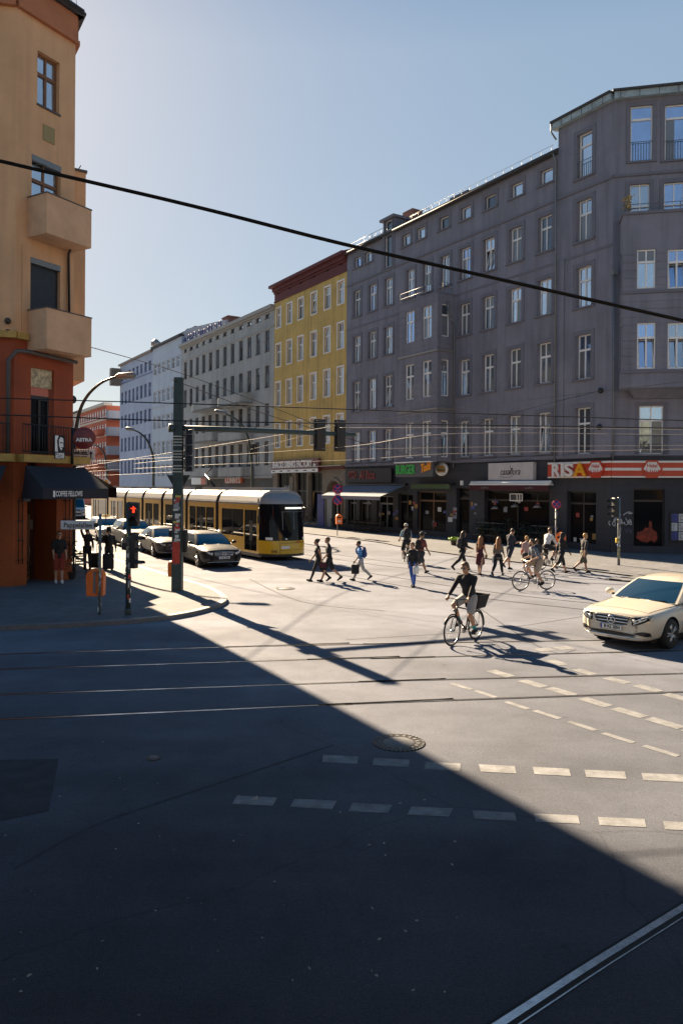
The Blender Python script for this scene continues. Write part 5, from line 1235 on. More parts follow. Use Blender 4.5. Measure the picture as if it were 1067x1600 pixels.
        for q in (0.54, 0.66):
            c = front_pt(sy * q, 0.665 + dz + (q - 0.54) * 0.25, 0.016); m2 = MB(); m2.sph(c, (0.02, 0.04, 0.036)); m2.build('lamp', M_LAMPW if q < 0.6 else M_CHROME, hl)
    ys = rowy(-0.52, 0.52, 12)
    fpatch([(y, 0.385 + dz - 0.02 * (abs(y) / 0.52) ** 2) for y in ys], [(y, 0.30 + dz * 0.6 + 0.035 * (abs(y) / 0.52) ** 3) for y in ys], 'lower_intake', M_TBLK, 0.007)
    for sy in (1, -1):
        yy = rowy(0.56, 0.83, 6); fpatch([(sy * y, 0.395 + dz + 0.05 * math.sin((y - 0.56) / 0.27 * 2.6)) for y in yy], [(sy * y, 0.385 + dz - 0.055 * ((y - 0.56) / 0.27) ** 0.6) for y in yy], 'side_intake', M_TBLK, 0.009)
    fbar([(y, 0.285 + dz * 0.6) for y in rowy(-0.72, 0.72, 12)], 0.012, 'chrome_lip', M_CHROME, 0.012)
    # plate
    c = front_pt(0, 0.475 + dz, 0.03); pm_ = MB(); pm_.box(c, (0.012, 0.52, 0.115)); pl = pm_.build('number_plate', M_WHITEP, root)
    m2 = MB(); m2.box(c + Vector((0.007, -0.24, 0)), (0.004, 0.035, 0.105)); m2.build('plate_band', mat('eu_blue', (0.02, 0.05, 0.35), 0.5), pl)
    m2 = MB()
    for (yc, zc_, sy_, sz_) in ((0, 0.0555, 0.52, 0.006), (0, -0.0555, 0.52, 0.006), (0.257, 0, 0.006, 0.115), (-0.257, 0, 0.006, 0.115)): m2.box(c + Vector((0.008, yc, zc_)), (0.004, sy_, sz_))
    m2.build('plate_frame', M_TBLK, pl)
    if plate: text_mb(plate, 0.105, basis(c + Vector((0.008, 0.02, 0)), Vector((0, 1, 0)), UP, Vector((1, 0, 0))), 0.004, 0.003, 'CENTER', xs=0.83).build('plate_text', M_INK, pl)
    # sides: shut lines, handles, sills
    def side_pt(x, z, sy, off=0.004):
        h = hit((x, 3 * sy, z), (0, -sy, 0)); h = h if h is not None else Vector((x, sy * 0.93, z)); return h + Vector((0, sy * off, 0))
    for sy in (1, -1):
        m2 = MB(); zt_ = g_['z0'] - 0.0
        for xs_ in ((1.02, 0.98), (-0.02, -0.02), (-1.0, -1.12)) if kind != 'van' else ((1.5, 1.5), (0.4, 0.4)):
            m2.tube([side_pt(lerp(xs_[0], xs_[1], i / 8), lerp(0.30, zt_ - 0.02, i / 8), sy, 0.0) for i in range(9)], 0.007, 5)
        m2.tube([side_pt(x, 0.27, sy, 0.0) for x in rowy(-0.95, 1.05, 10)], 0.008, 5)
        m2.build('door_seam', M_TBLK, root)
        m2 = MB()
        for x in (0.15, -0.9) if kind != 'van' else (0.6,):
            p = side_pt(x, 0.82 + dz * 0.5, sy, 0.022); m2.rbox(p, (0.2, 0.022, 0.028), 0.008); m2.build('door_handle', M_CHROME, root); m2 = MB()
        m2 = MB(); mx_ = g_['xf0'] - 0.28; mz = g_['z0'] + 0.10
        m2.sph((mx_, sy * 1.03, mz), (0.085, 0.115, 0.075), 14, 10); mr = m2.build('wing_mirror', paint, root)
        m2 = MB(); m2.tube([(mx_ + 0.02, sy * 0.84, mz - 0.09), (mx_ + 0.01, sy * 0.96, mz - 0.05)], 0.03, 6); m2.build('mirror_stalk', M_TBLK, mr)
        for x in rx: wheel(root, x, sy * (st[4][1] - 0.115), rr, 0.215, sy, M_STEEL)
        m2 = MB(); m2.grid(lambda i, j: Vector((st[-1][0] + 0.02 + 0.2 * j, sy * (0.5 + 0.28 * i), 0.72 + dz)) if False else (hit((-4, sy * (0.5 + 0.26 * i), 0.72 + dz + 0.12 * j), (1, 0, 0)) or Vector((st[-1][0], sy * 0.6, 0.75))) + Vector((-0.006, 0, 0)), 4, 2); m2.build('tail_light', M_RED, root)
    m2 = MB(); m2.box((0, 0, 0.22), (4.2 if kind != 'van' else 4.8, 1.5, 0.12)); m2.build('underbody', M_DARK, root)
    # bonnet crease lines
    m2 = MB()
    def top_pt(x, y, off=0.0):
        h = hit((x, y, 3), (0, 0, -1)); return (h or Vector((x, y, 0.8))) + UP * off
    if kind != 'van':
        for sy in (1, -1): m2.tube([top_pt(x, sy * lerp(0.70, 0.80, (2.15 - x) / 1.1)) for x in rowy(2.15, 1.1, 8)], 0.006, 5)
        m2.tube([top_pt(2.17, y) for y in rowy(-0.70, 0.70, 10)], 0.006, 5)
        m2.build('bonnet_seam', mat('seam_dark', (0.05, 0.045, 0.04), 0.7), root)  # dark joint line round the bonnet
        m2 = MB()
        for y0 in (-0.55, 0.1): m2.tube([Sf(0.5 + y0 / 1.7, 0.02, 0.02), Sf(0.5 + (y0 + 0.5) / 1.7, 0.06, 0.02)], 0.012, 5); m2.build('wiper', M_TBLK, root); m2 = MB()
    if rails:
        for sy in (1, -1):
            m2 = MB(); m2.tube([(lerp(g_['xf1'] - 0.1, g_['xr1'] + 0.1, t), sy * (g_['w1'] - 0.02), g_['zr'] + (0.02 if 0.05 < t < 0.95 else -0.04)) for t in (0, 0.06, 0.5, 0.94, 1)], 0.018, 6); m2.build('roof_rail', M_CHROME, root)
    if taxi_sign:
        m2 = MB(); m2.rbox((-0.3, 0, g_['zr'] + 0.08), (0.12, 0.42, 0.14), 0.03); m2.build('roof_sign', mat('taxi_sign_yellow', (0.7, 0.5, 0.08), 0.4), root)
    return root
M_IVORY = mat('taxi_ivory_paint', (0.58, 0.53, 0.44), 0.3, var=0.03, vscale=2, coat=0.7)
M_GUN = mat('gunmetal_paint', (0.014, 0.014, 0.015), 0.45, 0.0, coat=0.0, spec=0.22)
M_SILV = mat('warm_grey_paint', (0.085, 0.078, 0.073), 0.42, 0.1, coat=0.0, spec=0.3)
M_NBLUE = mat('dark_blue_paint', (0.014, 0.017, 0.03), 0.45, 0.0, coat=0.0, spec=0.22)
M_VANW = mat('van_white_paint', (0.66, 0.65, 0.63), 0.35, coat=0.5)
HD = math.atan2(-d_row.y, -d_row.x) - R(5)
lane0 = G(357, 888); lane0.z = 0
def lane(t, off=0.0): p = lane0 + d_row * (t + 2.45) + n_row * off; p.z = 0; return p
make_car('near black estate car with chrome grille beside the tram front', 'car', lane(0), HD, M_GUN, 'estate', 'star', 'B·HP 2054', group='cars queuing beside the tram', rails=True)
make_car('warm grey saloon car half hidden behind the tall signal pole', 'car', lane(5.7, 0.15), HD, M_SILV, 'sedan', 'bar', group='cars queuing beside the tram')
make_car('dark blue car with bright bonnet waiting third in the queue', 'car', lane(11.6, 0.0), HD, M_NBLUE, 'suv', 'bar', group='cars queuing beside the tram')
make_car('pale taxi with roof sign at the back of the queue', 'taxi', lane(18.0, -0.1), HD, M_IVORY, 'estate', 'bar', group='cars queuing beside the tram', taxi_sign=True, rails=True)
vp = G(127, 811); make_car('white delivery van far up the side street under the awning edge', 'van', vp + d_row * 3, HD + R(-4), M_VANW, 'van', 'bar')
TX = G(962, 990); TX.z = 0
taxi_h = math.atan2(-0.643, -0.766)
tdir = Vector((math.cos(taxi_h), math.sin(taxi_h), 0))
make_car('ivory saloon taxi with star emblem entering from the right edge', 'taxi', Vector((6.1, 16.97, 0)) - tdir * 2.46, taxi_h, M_IVORY, 'sedan', 'star', 'B·AZ 2054', name='taxi', glass=mat('taxi_glass', (0.012, 0.03, 0.05), 0.03, spec=0.7, ior=1.8))
# ================= street furniture =================
def stickers(mb_list, base, rz, half, z0, z1, seed, n=26, rnd_=None, parent=None, square=False):
    rg = random.Random(seed); mbs = [MB() for _ in M_STICK]
    for i in range(n):
        z = rg.uniform(z0, z1); a = rg.uniform(-1.5, 1.5) if not square else 0.0
        w_, h_ = rg.uniform(0.5, 1.3) * half, rg.uniform(0.04, 0.13); k = rg.choice([0, 0, 0, 1, 1, 2, 3, 4, 5])
        ff = -math.pi / 2 + a
        o = Vector((math.cos(ff), math.sin(ff), 0)); t = Vector((-o.y, o.x, 0)); c = o * (half + 0.003)
        if square: c = Vector((rg.uniform(-0.3, 0.3) * half, -half - 0.004 - i * 0.0002, 0))
        mbs[k].box(c + UP * z, (w_, 0.003, h_), 0, Matrix.Rotation(ff + math.pi / 2, 3, 'Z') @ Matrix.Rotation(rg.uniform(-0.12, 0.12), 3, 'Y'))
    for m, k in zip(mbs, M_STICK):
        if m.v: m.build('sticker', k, parent)
# ---- tall pole with cantilever arm
pb = G(277, 928); armd = Vector((0.925, 0.38, 0)).normalized()
tp_ = thing('signal_pole', 'tall dark green signal pole with long cantilever arm and stickers on its shaft', 'signal pole', pb)
ZTOP = P(277, 590, pb.y).z
mb = MB()
for z0, z1, h0, h1 in ((0.0, ZTOP, 0.165, 0.135),):
    vs = [(-h0, -h0, z0), (h0, -h0, z0), (h0, h0, z0), (-h0, h0, z0), (-h1, -h1, z1), (h1, -h1, z1), (h1, h1, z1), (-h1, h1, z1)]
    mb.add(vs, [(0, 1, 5, 4), (1, 2, 6, 5), (2, 3, 7, 6), (3, 0, 4, 7), (4, 5, 6, 7)])
mb.build('shaft', M_POLE, tp_)
ZARM = P(277, 669, pb.y).z; AL = 6.35
mb = MB(); mb.tube([armd * -0.3 + UP * ZARM, armd * 2 + UP * (ZARM + 0.02), armd * AL + UP * (ZARM + 0.0)], [0.1, 0.095, 0.075], 12)
mb.tube([armd * -0.32 + UP * ZARM, armd * -0.14 + UP * ZARM], 0.14, 10); mb.build('arm', M_POLE, tp_)
mb = MB()
for i in range(13):
    if i % 5 != 4: z = P(277, 682 + i * 4.6, pb.y).z; mb.box((0, 0, z), (0.325, 0.325, 0.03))
mb.build('clamp_bands', mat('bright_strap', (0.6, 0.58, 0.55), 0.35, 0.5), tp_)
stickers(None, None, 0, 0.16, 1.0, 3.2, 5, 46, parent=tp_, square=True)
mb = MB(); mb.box((-0.01, -0.172, 1.37), (0.24, 0.006, 0.72)); mb.build('poster', mat('red_poster', (0.48, 0.05, 0.03), 0.6, var=0.35, vscale=12), tp_)
mb = MB(); mb.rbox((0.26, -0.02, 1.75), (0.14, 0.2, 0.75), 0.03); mb.rbox((-0.2, -0.05, 2.0), (0.14, 0.2, 0.24), 0.02); mb.build('push_box', M_BLACK, tp_)
# twin signal heads seen from behind
def signal_head(parent, c, fwd, lenses, w=0.34, lh=0.34, plate=True, lit=None):
    fwd = Vector(fwd).normalized(); rgt = Vector((-fwd.y, fwd.x, 0)); n = len(lenses); H = n * lh
    M_ = Matrix((rgt, fwd, UP)).transposed()
    mb = MB(); mb.rbox(c, (w, 0.22, H), 0.03, 0, M_)
    if plate: mb.rbox(Vector(c) + fwd * 0.05, (w + 0.12, 0.03, H + 0.12), 0.01, 0, M_)
    hd = mb.build('signal_head', M_BLACK, parent)
    for i in range(n):
        cc = Vector(c) + UP * (H / 2 - lh * (i + 0.5)) + fwd * 0.115
        m2 = MB(); pts = []
        for k in range(11):
            a = math.pi * (-0.12 + 1.24 * k / 10); pts.append(rgt * math.cos(a) * w * 0.38 + UP * math.sin(a) * w * 0.38)
        vs = [cc + p for p in pts] + [cc + p * 0.95 + fwd * 0.24 for p in pts]
        m2.add(vs, [(k, k + 1, 12 + k, 11 + k) for k in range(10)], 0, True); m2.build('visor', M_BLACK, hd)
        m2 = MB(); m2.lathe([(w * 0.34, 0), (w * 0.2, 0.02), (0.001, 0.03)], cc, 14, 0, UP.rotation_difference(fwd).to_matrix()); m2.build('lens', lenses[i], hd)
    return hd
M_LOFF = mat('dark_lens', (0.03, 0.02, 0.02), 0.2)
for s_ in (5.0, 5.78):
    c = armd * s_ + UP * (ZARM - 0.06)
    signal_head(tp_, c, -armd.cross(UP) if (-armd.cross(UP)).y > 0 else armd.cross(UP), [M_LOFF] * 3, 0.33, 0.34)
mb = MB(); c = armd * 4.0
# framed traffic board behind the pole, seen from its back
brd = Vector((0.50, -0.866, 0)); bn = Vector((-0.866, -0.50, 0))
za, zb_ = P(290, 737, pb.y).z, P(290, 672, pb.y).z
Mb = Matrix((brd, bn, UP)).transposed()
mb = MB(); mb.rbox(Vector((0.2, 0.12, (za + zb_) / 2)) + brd * 0.42, (0.78, 0.05, zb_ - za), 0.01, 0, Mb)
bd = mb.build('board', mat('board_back', (0.03, 0.035, 0.05), 0.5), tp_)
mb = MB()
for i in range(4): mb.box(Vector((0.2, 0.12, lerp(za, zb_, (i + 0.5) / 4))) + brd * 0.36 + bn * 0.06, (0.94, 0.05, 0.035), 0, Mb)
for q in (0.05, 0.32): mb.box(Vector((0.2, 0.12, (za + zb_) / 2)) + brd * q + bn * 0.09, (0.035, 0.04, zb_ - za), 0, Mb)
mb.box(Vector((0.2, 0.12, (za + zb_) / 2)) + brd * 0.82, (0.03, 0.07, zb_ - za + 0.02), 0, Mb); mb.build('board_frame', M_GALV, bd)
# give-way sign back
zt_, zl = P(277, 742, pb.y).z, P(277, 771, pb.y).z
mb = MB(); mb.prism([(-0.42, 0.19, zt_), (0.36, 0.19, zt_), (-0.03, 0.19, zl - 0.06)], (0, 0.02, 0)); mb.build('sign_back', mat('sign_back_dark', (0.03, 0.038, 0.045), 0.5), tp_)
mb = MB(); mb.prism([(-0.42, 0.212, zt_), (0.36, 0.212, zt_), (-0.03, 0.212, zl - 0.06)], (0, 0.003, 0)); mb.build('sign_face', M_RED, tp_)
# litter bin behind pole
def litter_bin(loc, rz, label, s=1.0, lean=0.0):
    t = thing('litter_bin', label, 'litter bin', loc, rz); t.scale = (s, s, s)
    mb = MB(); prof = [(0.20, -0.36), (0.225, -0.34), (0.23, 0.18)]
    pts = []
    n = 10
    sh = [(-0.22, -0.38), (0.22, -0.38), (0.235, 0.15)] + [(0.235 * math.cos(a), 0.15 + 0.22 * math.sin(a)) for a in [math.pi * k / n for k in range(1, n)]] + [(-0.235, 0.15)]
    mb.prism([(x, -0.16, z) for x, z in sh], (0, 0.32, 0)); mb.build('body', M_ORANGE, t)
    mb = MB(); mb.box((0, -0.165, 0.12), (0.30, 0.012, 0.10)); mb.build('slot', M_DARK, t)
    mb = MB(); mb.box((0, 0.172, 0.0), (0.06, 0.03, 0.6)); mb.build('bracket', M_GALV, t)
    mb = MB(); mb.box((0, -0.166, -0.16), (0.22, 0.006, 0.13)); mb.build('sticker', M_STICK[0], t)
    return t
b0 = P(271.5, 888, pb.y + 0.5); litter_bin((b0.x, b0.y, b0.z), R(60), 'orange litter bin half hidden behind the tall signal pole', 0.72)
# ---- pedestrian signal with red figure
q = G(200, 967); ps = thing('pedestrian_signal', 'pedestrian signal post with lit red standing figure by the kerb', 'pedestrian signal', q)
zt_ = P(200, 785, q.y).z
mb = MB(); mb.tube([(0, 0, 0), (0, 0, zt_)], 0.07, 12); mb.lathe([(0.09, 0), (0.09, 0.25), (0.075, 0.28)], (0, 0, 0), 12); mb.build('post', M_POLE, ps)
stickers(None, None, 0, 0.07, 0.3, 2.3, 8, 34, parent=ps)
za, zb_ = P(207, 822, q.y).z, P(207, 786, q.y).z
mb = MB(); mb.rbox((0.16, -0.0, (za + zb_) / 2), (0.24, 0.22, zb_ - za), 0.03); hd = mb.build('signal_head', M_BLACK, ps)
for i in range(2):
    cz = lerp(zb_, za, 0.27 + 0.46 * i); m2 = MB(); pts = [Vector((0.16 + 0.105 * math.cos(a), -0.11, cz + 0.105 * math.sin(a))) for a in [math.pi * (-0.1 + 1.2 * k / 10) for k in range(11)]]
    m2.add(pts + [p + Vector((0.02, -0.2, -0.01)) for p in pts], [(k, k + 1, 12 + k, 11 + k) for k in range(10)], 0, True); m2.build('visor', M_BLACK, hd)
M_REDL = mat('red_signal_light', (1.0, 0.06, 0.02), 0.4, emit=0.3)
cz = lerp(zb_, za, 0.27); m2 = MB(); y = -0.125
m2.box((0.16, y, cz + 0.0), (0.05, 0.012, 0.10)); m2.box((0.16, y, cz + 0.025), (0.155, 0.012, 0.032)); m2.box((0.16, y, cz - 0.065), (0.062, 0.012, 0.05)); m2.lathe([(0.024, -0.006), (0.024, 0.006)], (0.16, y, cz + 0.075), 10, 0, Matrix.Rotation(R(90), 3, 'X')); m2.build('red_figure', M_REDL, hd)
za, zb_ = P(205, 888, q.y).z, P(205, 832, q.y).z
signal_head(ps, Vector((0.13, 0.0, (za + zb_) / 2)), (0.9, -0.43, 0), [M_LOFF] * 3, 0.17, (zb_ - za) / 3, plate=False)
mb = MB(); mb.rbox((-0.1, -0.03, 1.95), (0.12, 0.14, 0.2), 0.02); mb.build('push_box', M_BLACK, ps)
# ---- street name sign post with litter bin
q = G(155.5, 967); sp = thing('street_sign', 'street name sign reading Pappelallee on a sticker covered post', 'street sign', q)
zt_ = P(155, 803, q.y).z
mb = MB(); mb.tube([(0, 0, 0), (0, 0, zt_)], 0.038, 10); mb.build('post', M_GALV, sp); stickers(None, None, 0, 0.04, 0.2, 2.3, 12, 30, parent=sp)
sl_ = P(95, 820, q.y) - q; sr = P(149, 820, q.y) - q; zc_ = P(120, 820.5, q.y).z
mb = MB(); mb.rbox(((sl_.x + sr.x) / 2, -0.0, zc_), (sr.x - sl_.x, 0.03, 0.235), 0.012); pl = mb.build('name_plate', mat('sign_plate_white', (0.62, 0.63, 0.66), 0.5), sp)
text_mb('Pappelallee', 0.185, basis(Vector(((sl_.x + sr.x) / 2, -0.016, zc_ - 0.005)), Vector((1, 0, 0)), UP, Vector((0, -1, 0))), 0.004, 0.002, 'CENTER', xs=0.93).build('lettering', M_INK, pl)
mb = MB(); mb.box((sr.x + 0.02, 0, zc_), (0.1, 0.05, 0.12)); mb.build('clamp', M_BLACK, sp)
b0 = P(150, 909, q.y + 0.26); litter_bin((b0.x, b0.y, b0.z), R(184), 'orange litter bin hung on the street name post', 0.98)
# ---- curved street lamps
def lamp(base, pts, head0, head1, r, label, depth):
    t = thing('street_lamp', label, 'street lamp', base, 0, 'curved street lamps along the side street')
    loc = lambda p: p - base
    w_ = [loc(P(x, y, depth)) for x, y in pts]
    mb = MB(); path = [Vector((w_[0].x, w_[0].y, 0))] + smooth_curve(w_, 5); n = len(path)
    mb.tube(path, [r * (1.15 - 0.6 * i / n) for i in range(n)], 8); mb.build('mast', M_BLACK if depth < 40 else M_POLE, t)
    a, b = loc(P(*head0, depth)), loc(P(*head1, depth)); d_ = (b - a).normalized()
    mb = MB(); mb.tube([a - d_ * 0.1, a + d_ * 0.1, b - d_ * 0.1, b], [r * 0.8, 0.16, 0.17, 0.08], 8); mb.build('lamp_head', M_GALV, t)
    return t
def gb(x, depth): p = P(x, 762, depth); p.z = 0; return p
lamp(gb(114, 37), [(116, 690), (119, 668), (126, 638), (139, 615), (158, 598), (176, 590), (187, 588)], (184, 587.5), (212, 586), 0.09, 'large curved street lamp rising behind the round beer sign', 37)
lamp(gb(240, 70), [(240, 720), (237, 705), (230, 688), (218, 676), (206, 671)], (208, 671), (196, 669), 0.11, 'curved street lamp in front of the pale blue house', 70)
lamp(gb(395, 55), [(394.5, 730), (391, 700), (384, 674), (370, 656), (352, 646)], (352, 646), (335, 642), 0.1, 'curved street lamp in front of the pale grey house', 55)
lamp(gb(167, 98), [(167, 735), (165, 716), (160, 704), (152, 697), (147, 695)], (148, 695), (143, 694), 0.12, 'curved street lamp in front of the red building', 98)
mb = MB(); c = P(398, 702, 54.8); mb.rbox(c, (0.45, 0.3, 0.8), 0.05); o = mb.build('cable_box', M_BLACK); tag(o, 'black cable box clamped to the lamp by the pale grey house', 'cable box')
# ---- round and diamond signs
def round_sign(pole_px, depth, items, label, ztop_y, name='traffic_sign', r=0.21):
    base = gb(pole_px, depth); t = thing(name, label, 'traffic sign', base)
    mb = MB(); zt = P(pole_px, ztop_y, depth).z; mb.tube([(0, 0.03, 0), (0, 0.03, zt)], 0.03, 8); mb.build('post', M_GALV, t)
    for kind, x, y in items:
        c = P(x, y, depth) - base; M_ = Matrix.Rotation(R(90), 3, 'X')
        if kind == 'plate':
            m = MB(); m.box(c, (0.42, 0.015, 0.26)); m.build('sub_plate', M_WHITEP, t); continue
        if kind == 'diamond':
            m = MB(); m.prism([c + Vector(p) for p in ((-0.33, 0, 0), (0, 0, -0.33), (0.33, 0, 0), (0, 0, 0.33))], (0, 0.02, 0)); f = m.build('sign_face', M_WHITEP, t)
            m = MB(); m.prism([c + Vector(p) for p in ((-0.2, -0.012, 0), (0, -0.012, -0.2), (0.2, -0.012, 0), (0, -0.012, 0.2))], (0, 0.008, 0)); m.build('sign_centre', mat('sign_amber', (0.65, 0.32, 0.03), 0.5), f); continue
        m = MB(); m.lathe([(r, -0.01), (r, 0.01)], c, 24, 0, M_); f = m.build('sign_face', M_RED, t)
        m = MB(); m.lathe([(r * 0.8, -0.004), (r * 0.8, 0.004)], c + Vector((0, -0.012, 0)), 24, 0, M_); m.build('sign_centre', mat('sign_blue', (0.03, 0.05, 0.26), 0.5), f)
        m = MB()
        for a in ((45, -45) if kind == 'nostop' else (45,)): m.box(c + Vector((0, -0.02, 0)), (r * 1.7, 0.006, r * 0.17), 0, Matrix.Rotation(R(a), 3, 'Y'))
        m.build('sign_cross', M_RED, f)
    return t
t = round_sign(869, 35.2, [('nostop', 869.5, 788)], 'no stopping sign on a leaning post before the flower shop', 792)
stickers(None, None, 0, 0.035, 0.3, 2.6, 15, 18, parent=t)
b0 = P(872, 843, 34.8); litter_bin((b0.x + 0.12, b0.y, b0.z), R(-25), 'bright orange litter bin on the post before the flower shop', 0.9)
round_sign(527.5, 55, [('nostop', 527.5, 764), ('plate', 527.5, 772.5), ('nopark', 527.5, 781)], 'two round parking signs with a small plate near the pizza awning', 758, r=0.36)
b0 = P(529.5, 811, 54.6); litter_bin((b0.x, b0.y, b0.z), R(10), 'orange litter bin under the parking signs near the pizza awning', 0.95)
round_sign(165.5, 50, [('diamond', 165.5, 754)], 'yellow diamond priority sign above the tram roof', 752)
# ---- right-hand traffic light
q = G(966.5, 885); tl = thing('traffic_light', 'slim traffic light with three hooded lamps before the dark corner shop', 'traffic light', q)
zt_ = P(966, 777, q.y).z
mb = MB(); mb.tube([(0, 0, 0), (0, 0, zt_)], 0.065, 10); mb.build('post', M_GALV, tl); stickers(None, None, 0, 0.068, 0.4, 2.4, 18, 26, parent=tl)
signal_head(tl, Vector((-0.18, -0.02, (P(958, 778, q.y).z + P(958, 808, q.y).z) / 2)), (-0.97, -0.25, 0), [M_LOFF] * 3, 0.28, 0.3, plate=False)
mb = MB(); mb.rbox((-0.1, -0.02, 1.2), (0.1, 0.12, 0.22), 0.02); mb.build('push_box', mat('push_box_yellow', (0.5, 0.36, 0.05), 0.5), tl)

# ================= signs, awnings, shop fronts =================
RV = -d_row                                    # the viewer's right along the row
def fb(F, u, z, o=0.0, right=None): return basis(F.pt(u, z, o), right or RV, UP, F.n)
# RISA fascia wraps the corner
zr0, zr1 = FR.uz(862, 747)[1], FR.uz(862, 723)[1]
uR = FR.uz(860, 735)[0]
risa = thing('shop_sign', 'red and white striped shop sign reading RISA round the corner', 'shop sign', FR.pt(uR, zr0)); ri = Matrix.Translation(-FR.pt(uR, zr0))
M_SGN = mat('sign_red_gloss', (0.50, 0.045, 0.02), 0.35, var=0.08, vscale=2); M_SGW = mat('sign_white_gloss', (0.72, 0.69, 0.66), 0.35)
hz = zr1 - zr0
for F, a, b in ((FR, UC - 0.17, uR), (FC, -0.05, LC)):
    mb = MB(); F.box(mb, a, b, zr0, zr1, 0.02, 0.22); part(mb, 'panel', M_SGN, risa, ri)
    for z0, z1 in ((0.0, 0.09), (0.42, 0.58), (0.88, 1.0)): mb = MB(); F.box(mb, a, (FR.uz(917, 735, 0.25)[0] if F is FR and z0 == 0.42 else b), zr0 + hz * z0, zr0 + hz * z1, 0.222, 0.25); part(mb, 'stripe', M_SGW, risa, ri)
mb = MB(); ue = FR.uz(902, 735, 0.25)[0]; FR.box(mb, ue, uR, zr0 + hz * 0.02, zr0 + hz * 0.98, 0.22, 0.235); part(mb, 'panel', M_SGW if False else M_SGN, risa, ri)
for ch_, x0, x1, m in (('R', 863, 875.5, M_SGW), ('I', 877, 881.5, M_SGW), ('S', 882, 896, M_SGW), ('A', 896, 916, mat('sign_amber_letter', (0.75, 0.33, 0.01), 0.4))):
    ua, ub_ = FR.uz(x0, 735, 0.3)[0], FR.uz(x1, 735, 0.3)[0]
    tm = text_mb(ch_, 1.0, Matrix.Identity(4), 0.1, 0.03)
    xs = [v[0] for v in tm.v]; ys = [v[1] for v in tm.v]; zsn = [v[2] for v in tm.v]
    B_ = fb(FR, max(ua, ub_), zr0 + hz * 0.08, 0.25)
    tm.v = [tuple(B_ @ Vector(((x - min(xs)) / (max(xs) - min(xs)) * abs(ua - ub_), (y - min(ys)) / (max(ys) - min(ys)) * hz * 0.84, (z - min(zsn)) * 1.2))) for x, y, z in tm.v]
    part(tm, 'letter', m, risa, ri)
for F, x in ((FR, 931), (FC, 1018.5)):
    ua = F.uz(x, 735, 0.26)[0]; rg_ = RV if F is FR else d_ch; c = F.pt(ua, (zr0 + zr1) / 2, 0.25); hh = hz * 0.52; ww = 0.62 if F is FR else 0.56
    def hexa(k, o): return [c + rg_ * (math.cos(R(60 * i)) * ww * k) + UP * (math.sin(R(60 * i)) * hh * 1.155 * k) + F.n * o for i in range(6)]
    mb = MB(); mb.prism(hexa(1.0, 0), F.n * 0.05); bd_ = part(mb, 'badge', M_SGN, risa, ri)
    mb = MB(); P6 = hexa(0.8, 0.055); mb.prism([P6[5] + UP * hh * 0.45, P6[0], P6[1], P6[2], P6[3], P6[4] + UP * hh * 0.45], F.n * 0.008); mb.build('badge_field', M_SGW, bd_)
    text_mb('Halal', hh * 0.56, basis(c + UP * hh * 0.38 + F.n * 0.066, rg_, UP, F.n), 0.006, 0.006, 'CENTER').build('lettering', M_RED, bd_)
    rg2 = random.Random(2); m2 = MB()
    for i in range(7): x_ = (i - 3) * ww * 0.19; m2.prism([c + rg_ * (x_ + dx) + UP * dy + F.n * 0.064 for dx, dy in ((-0.045, -hh * 0.45), (0.045, -hh * 0.45), (rg2.uniform(-.02, .04), rg2.uniform(-0.1, 0.15) * hh))], F.n * 0.006)
    m2.build('skyline', M_RED, bd_)
# casaflora
uc0, uc1, zc0, zc1 = FR.rect(768, 723, 838, 750)
casa = thing('shop_sign', 'pale box sign with handwritten casaflora lettering', 'shop sign', FR.pt(uc0, zc0)); ci = Matrix.Translation(-FR.pt(uc0, zc0))
mb = MB(); FR.box(mb, uc0, uc1, zc0, zc1, 0.02, 0.3); part(mb, 'panel', mat('casa_panel', (0.50, 0.47, 0.47), 0.5, var=0.08, vscale=1.5), casa, ci)
tm = text_mb('casaflora', 0.62, fb(FR, (uc0 + uc1) / 2, (zc0 + zc1) / 2 - 0.03, 0.305), 0.01, 0.0, 'CENTER', shear=0.35, xs=0.82); part(tm, 'lettering', M_INK, casa, ci)
mb = MB(); um_ = (uc0 + uc1) / 2; mb.tube([FR.pt(um_ + 0.9 - 0.13 * i, (zc0 + zc1) / 2 - 0.30 - 0.09 * math.sin(i / 9 * 3.14), 0.31) for i in range(10)], 0.012, 5); mb.tube([FR.pt(um_ - 0.02, zc1 - 0.18, 0.31), FR.pt(um_ - 0.10, zc1 - 0.45, 0.31), FR.pt(um_ + 0.08, (zc0 + zc1) / 2 - 0.2, 0.31)], 0.012, 5); part(mb, 'flourish', M_INK, casa, ci)
# flower shop awning (closed cassette with short maroon valance)
ua, ub_, za, zb_ = FR.rect(735, 751, 859, 757.5, 0.5)
aw = thing('awning', 'rolled white awning cassette with maroon valance over the flower shop', 'awning', FR.pt(ua, za)); ai = Matrix.Translation(-FR.pt(ua, za))
mb = MB(); mb.tube([FR.pt(ua, (za + zb_) / 2, 0.4), FR.pt(ub_, (za + zb_) / 2, 0.4)], 0.13, 10); FR.box(mb, ua, ub_, za - 0.02, za + 0.06, 0.2, 0.62); part(mb, 'cassette', M_WHITEP, aw, ai)
mb = MB(); FR.box(mb, ua, ub_, za - 0.35, za - 0.02, 0.58, 0.6); part(mb, 'valance', mat('maroon_cloth', (0.06, 0.012, 0.018), 0.9), aw, ai)
for x in (757, 826): tm = text_mb('casaflora', 0.2, fb(FR, FR.uz(x, 760, 0.6)[0], za - 0.18, 0.605), 0.004, 0, 'CENTER', shear=0.3); part(tm, 'lettering', M_GALV, aw, ai)
